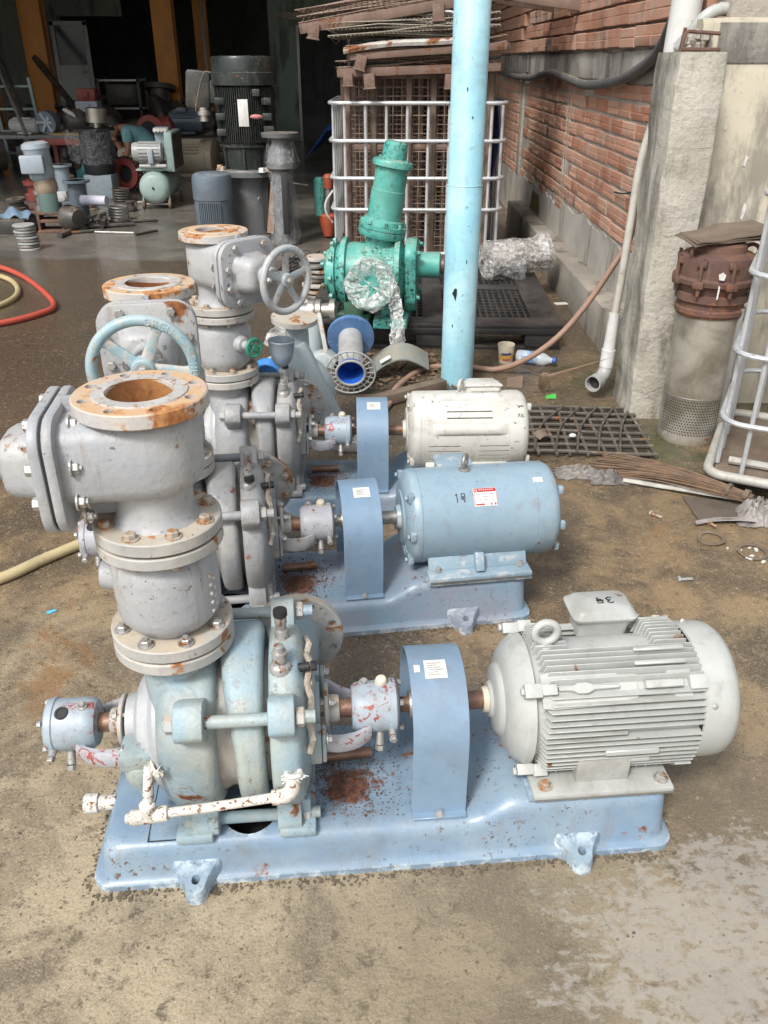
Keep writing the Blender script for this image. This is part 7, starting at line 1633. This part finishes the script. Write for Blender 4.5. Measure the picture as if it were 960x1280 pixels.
P_ = [((.22, 0, .24), .13), ((.17, 0, .37), .125), ((.05, 0, .50), .135), ((-.07, 0, .585), .11), ((-.15, 0, .615), .05), ((-.195, 0, .625), .05),
      ((-.05, -.17, .565), .062), ((-.04, -.215, .40), .046), ((-.06, -.225, .315), .042), ((-.15, -.17, .40), .034), ((-.215, -.11, .475), .025),
      ((-.05, .17, .565), .062), ((-.08, .215, .40), .046), ((-.12, .21, .33), .042), ((-.19, .14, .40), .034), ((-.235, .07, .46), .025),
      ((.17, -.11, .22), .095), ((-.03, -.15, .33), .080), ((-.16, -.16, .38), .062), ((-.10, -.16, .22), .055), ((-.05, -.15, .09), .04), ((-.10, -.155, .045), .038), ((-.18, -.16, .03), .03),
      ((.17, .11, .22), .095), ((-.03, .15, .33), .080), ((-.16, .16, .38), .062), ((-.10, .16, .22), .055), ((-.05, .15, .09), .04), ((-.10, .155, .045), .038), ((-.18, .16, .03), .03)]
E_ = [(0, 1), (1, 2), (2, 3), (3, 4), (4, 5), (3, 6), (6, 7), (7, 8), (8, 9), (9, 10), (3, 11), (11, 12), (12, 13), (13, 14), (14, 15), (0, 16), (16, 17), (17, 18), (18, 19), (19, 20), (20, 21), (21, 22), (0, 23), (23, 24), (24, 25), (25, 26), (26, 27), (27, 28), (28, 29)]
bodyo = skinned('body', P_, E_, 0, skin, mn)
HX = V((-.265, -.01, .635)); fw = V((-.80, 0, -.60)).normalized(); upv = V((-.60, 0, .80)).normalized()
def hp_(a, b, c): return HX + fw * a + V((0, b, 0)) + upv * c
ro_ = MX((fw, V((0, 1, 0)), upv)).transposed()
hm = MB()
rings = []
for z, rx, ry, off in ((-.118, .03, .025, .045), (-.105, .052, .042, .035), (-.08, .072, .056, .018), (-.045, .085, .066, .006), (0, .096, .074, 0), (.045, .098, .077, -.006), (.08, .086, .070, -.010), (.105, .055, .045, -.012), (.118, .01, .01, -.012)):
    rings.append([HX + ro_ @ V((off + rx * math.cos(t), ry * math.sin(t), z)) for t in [2 * math.pi * k / 20 for k in range(20)]])
hm.loft(rings)
hm.raw([hp_(.088, -.012, .01), hp_(.088, .012, .01), hp_(.090, -.017, -.028), hp_(.090, .017, -.028), hp_(.122, 0, -.026), hp_(.094, 0, .022)], [(0, 2, 4), (1, 4, 3), (0, 4, 5), (1, 5, 4), (2, 3, 4)])
hd_ = ob('head', mesh(hm, ang=70), skin, mn)
for s in (-1, 1):
    ob('ear', mesh(MB().sphere(hp_(-.005, s * .076, -.005), .022, 10, (.9, .4, 1.2))), skin, hd_)
    ob('eye', mesh(MB().sphere(hp_(.088, s * .032, .012), .0095, 8)), M['label'], hd_)
    ob('brow', mesh(MB().box(hp_(.092, s * .032, .034), (.010, .034, .007), ro_)), M['ink'], hd_)
ob('mouth', mesh(MB().box(hp_(.086, 0, -.062), (.010, .040, .007), ro_), .002), mat('lip', (.30, .11, .09), (.28, .1, .08), 20, .5), hd_)
hr = MB(); rings = []
for z, k in ((-.02, 1.03), (.01, 1.07), (.05, 1.09), (.09, 1.10), (.115, .85), (.128, .3)):
    rx = .098 * k * (1 if z < .1 else .72); ry = .078 * k * (1 if z < .1 else .72)
    rings.append([HX + ro_ @ V((-.016 + (rx if math.cos(t) < .3 or z > .04 else rx * .70) * math.cos(t), ry * math.sin(t), z)) for t in [2 * math.pi * q / 20 for q in range(20)]])
ob('hair', mesh(hr.loft(rings), jit=.006, ang=80), mat('black_hair', (.012, .010, .009), (.02, .017, .015), 30, .6, bump=.5), hd_)
for s, w_, d_ in ((-1, V((-.215, -.11, .475)), V((-.55, .45, .6))), (1, V((-.235, .07, .46)), V((-.6, -.3, .6)))):
    d_ = d_.normalized(); sd2 = d_.cross(V((0, 0, 1))).normalized(); nn = sd2.cross(d_)
    pts = [(w_, .024), (w_ + d_ * .045, (.036, .018)), (w_ + d_ * .085, (.038, .015))]; eds = [(0, 1), (1, 2)]
    for q, (o_, L_) in enumerate(((-.030, .060), (-.010, .072), (.010, .068), (.029, .052))):
        b = len(pts); k0 = w_ + d_ * .095 + sd2 * o_
        pts += [(k0, .0095), (k0 + d_ * L_ * .5 - nn * .008, .0088), (k0 + d_ * L_ * .8 - nn * .030, .0075)]; eds += [(2, b), (b, b + 1), (b + 1, b + 2)]
    b = len(pts); k0 = w_ + d_ * .04 - sd2 * .034 * s
    pts += [(k0, .011), (k0 + d_ * .03 - sd2 * .018 * s - nn * .01, .0095), (k0 + d_ * .06 - sd2 * .016 * s - nn * .022, .0085)]; eds += [(1, b), (b, b + 1), (b + 1, b + 2)]
    skinned('hand', pts, eds, 0, skin, bodyo, 1)
# clothes: the same limbs, a little wider, ending at neck, sleeves and ankles
ts = [((.225, 0, .25), .150), ((.17, 0, .37), .145), ((.05, 0, .505), .152), ((-.07, 0, .59), .125), ((-.115, 0, .607), .068), ((-.05, -.175, .565), .080), ((-.042, -.212, .43), .066), ((-.05, .175, .565), .080), ((-.07, .212, .43), .066)]
skinned('t_shirt', ts, [(0, 1), (1, 2), (2, 3), (3, 4), (3, 5), (5, 6), (3, 7), (7, 8)], 0, shirt_m, mn)
tr = [((.22, 0, .22), .145), ((.17, -.11, .22), .108), ((-.03, -.15, .335), .094), ((-.165, -.16, .385), .076), ((-.10, -.16, .22), .066), ((-.055, -.15, .10), .055), ((.17, .11, .22), .108), ((-.03, .15, .335), .094), ((-.165, .16, .385), .076), ((-.10, .16, .22), .066), ((-.055, .15, .10), .055)]
skinned('trousers', tr, [(0, 1), (1, 2), (2, 3), (3, 4), (4, 5), (0, 6), (6, 7), (7, 8), (8, 9), (9, 10)], 0, trous, mn)
for s in (-1, 1): ob('shoe', mesh(MB().loft([[(x * k, s * .155 + y * k2, z) for x, y in [(-.24, -.02), (-.225, -.042), (-.12, -.045), (-.04, -.035), (-.02, 0), (-.04, .035), (-.12, .045), (-.225, .042), (-.24, .02)]] for z, k, k2 in ((0, 1, 1), (.03, 1, 1.02), (.055, .95, .8), (.075, .8, .6))]), ang=60), M['oily'], mn)
st_ = thing('low_stool', 'low dark wooden stool under the crouching man', 'stool', (-2.71, 10.9, 0), 0)
ob('seat', mesh(MB().box((0, 0, .085), (.28, .26, .03)), .005), M['wood'], st_)
for x in (-.1, .1):
    for y in (-.09, .09): ob('leg', mesh(MB().box((x, y, .035), (.04, .04, .07))), M['wood'], st_)
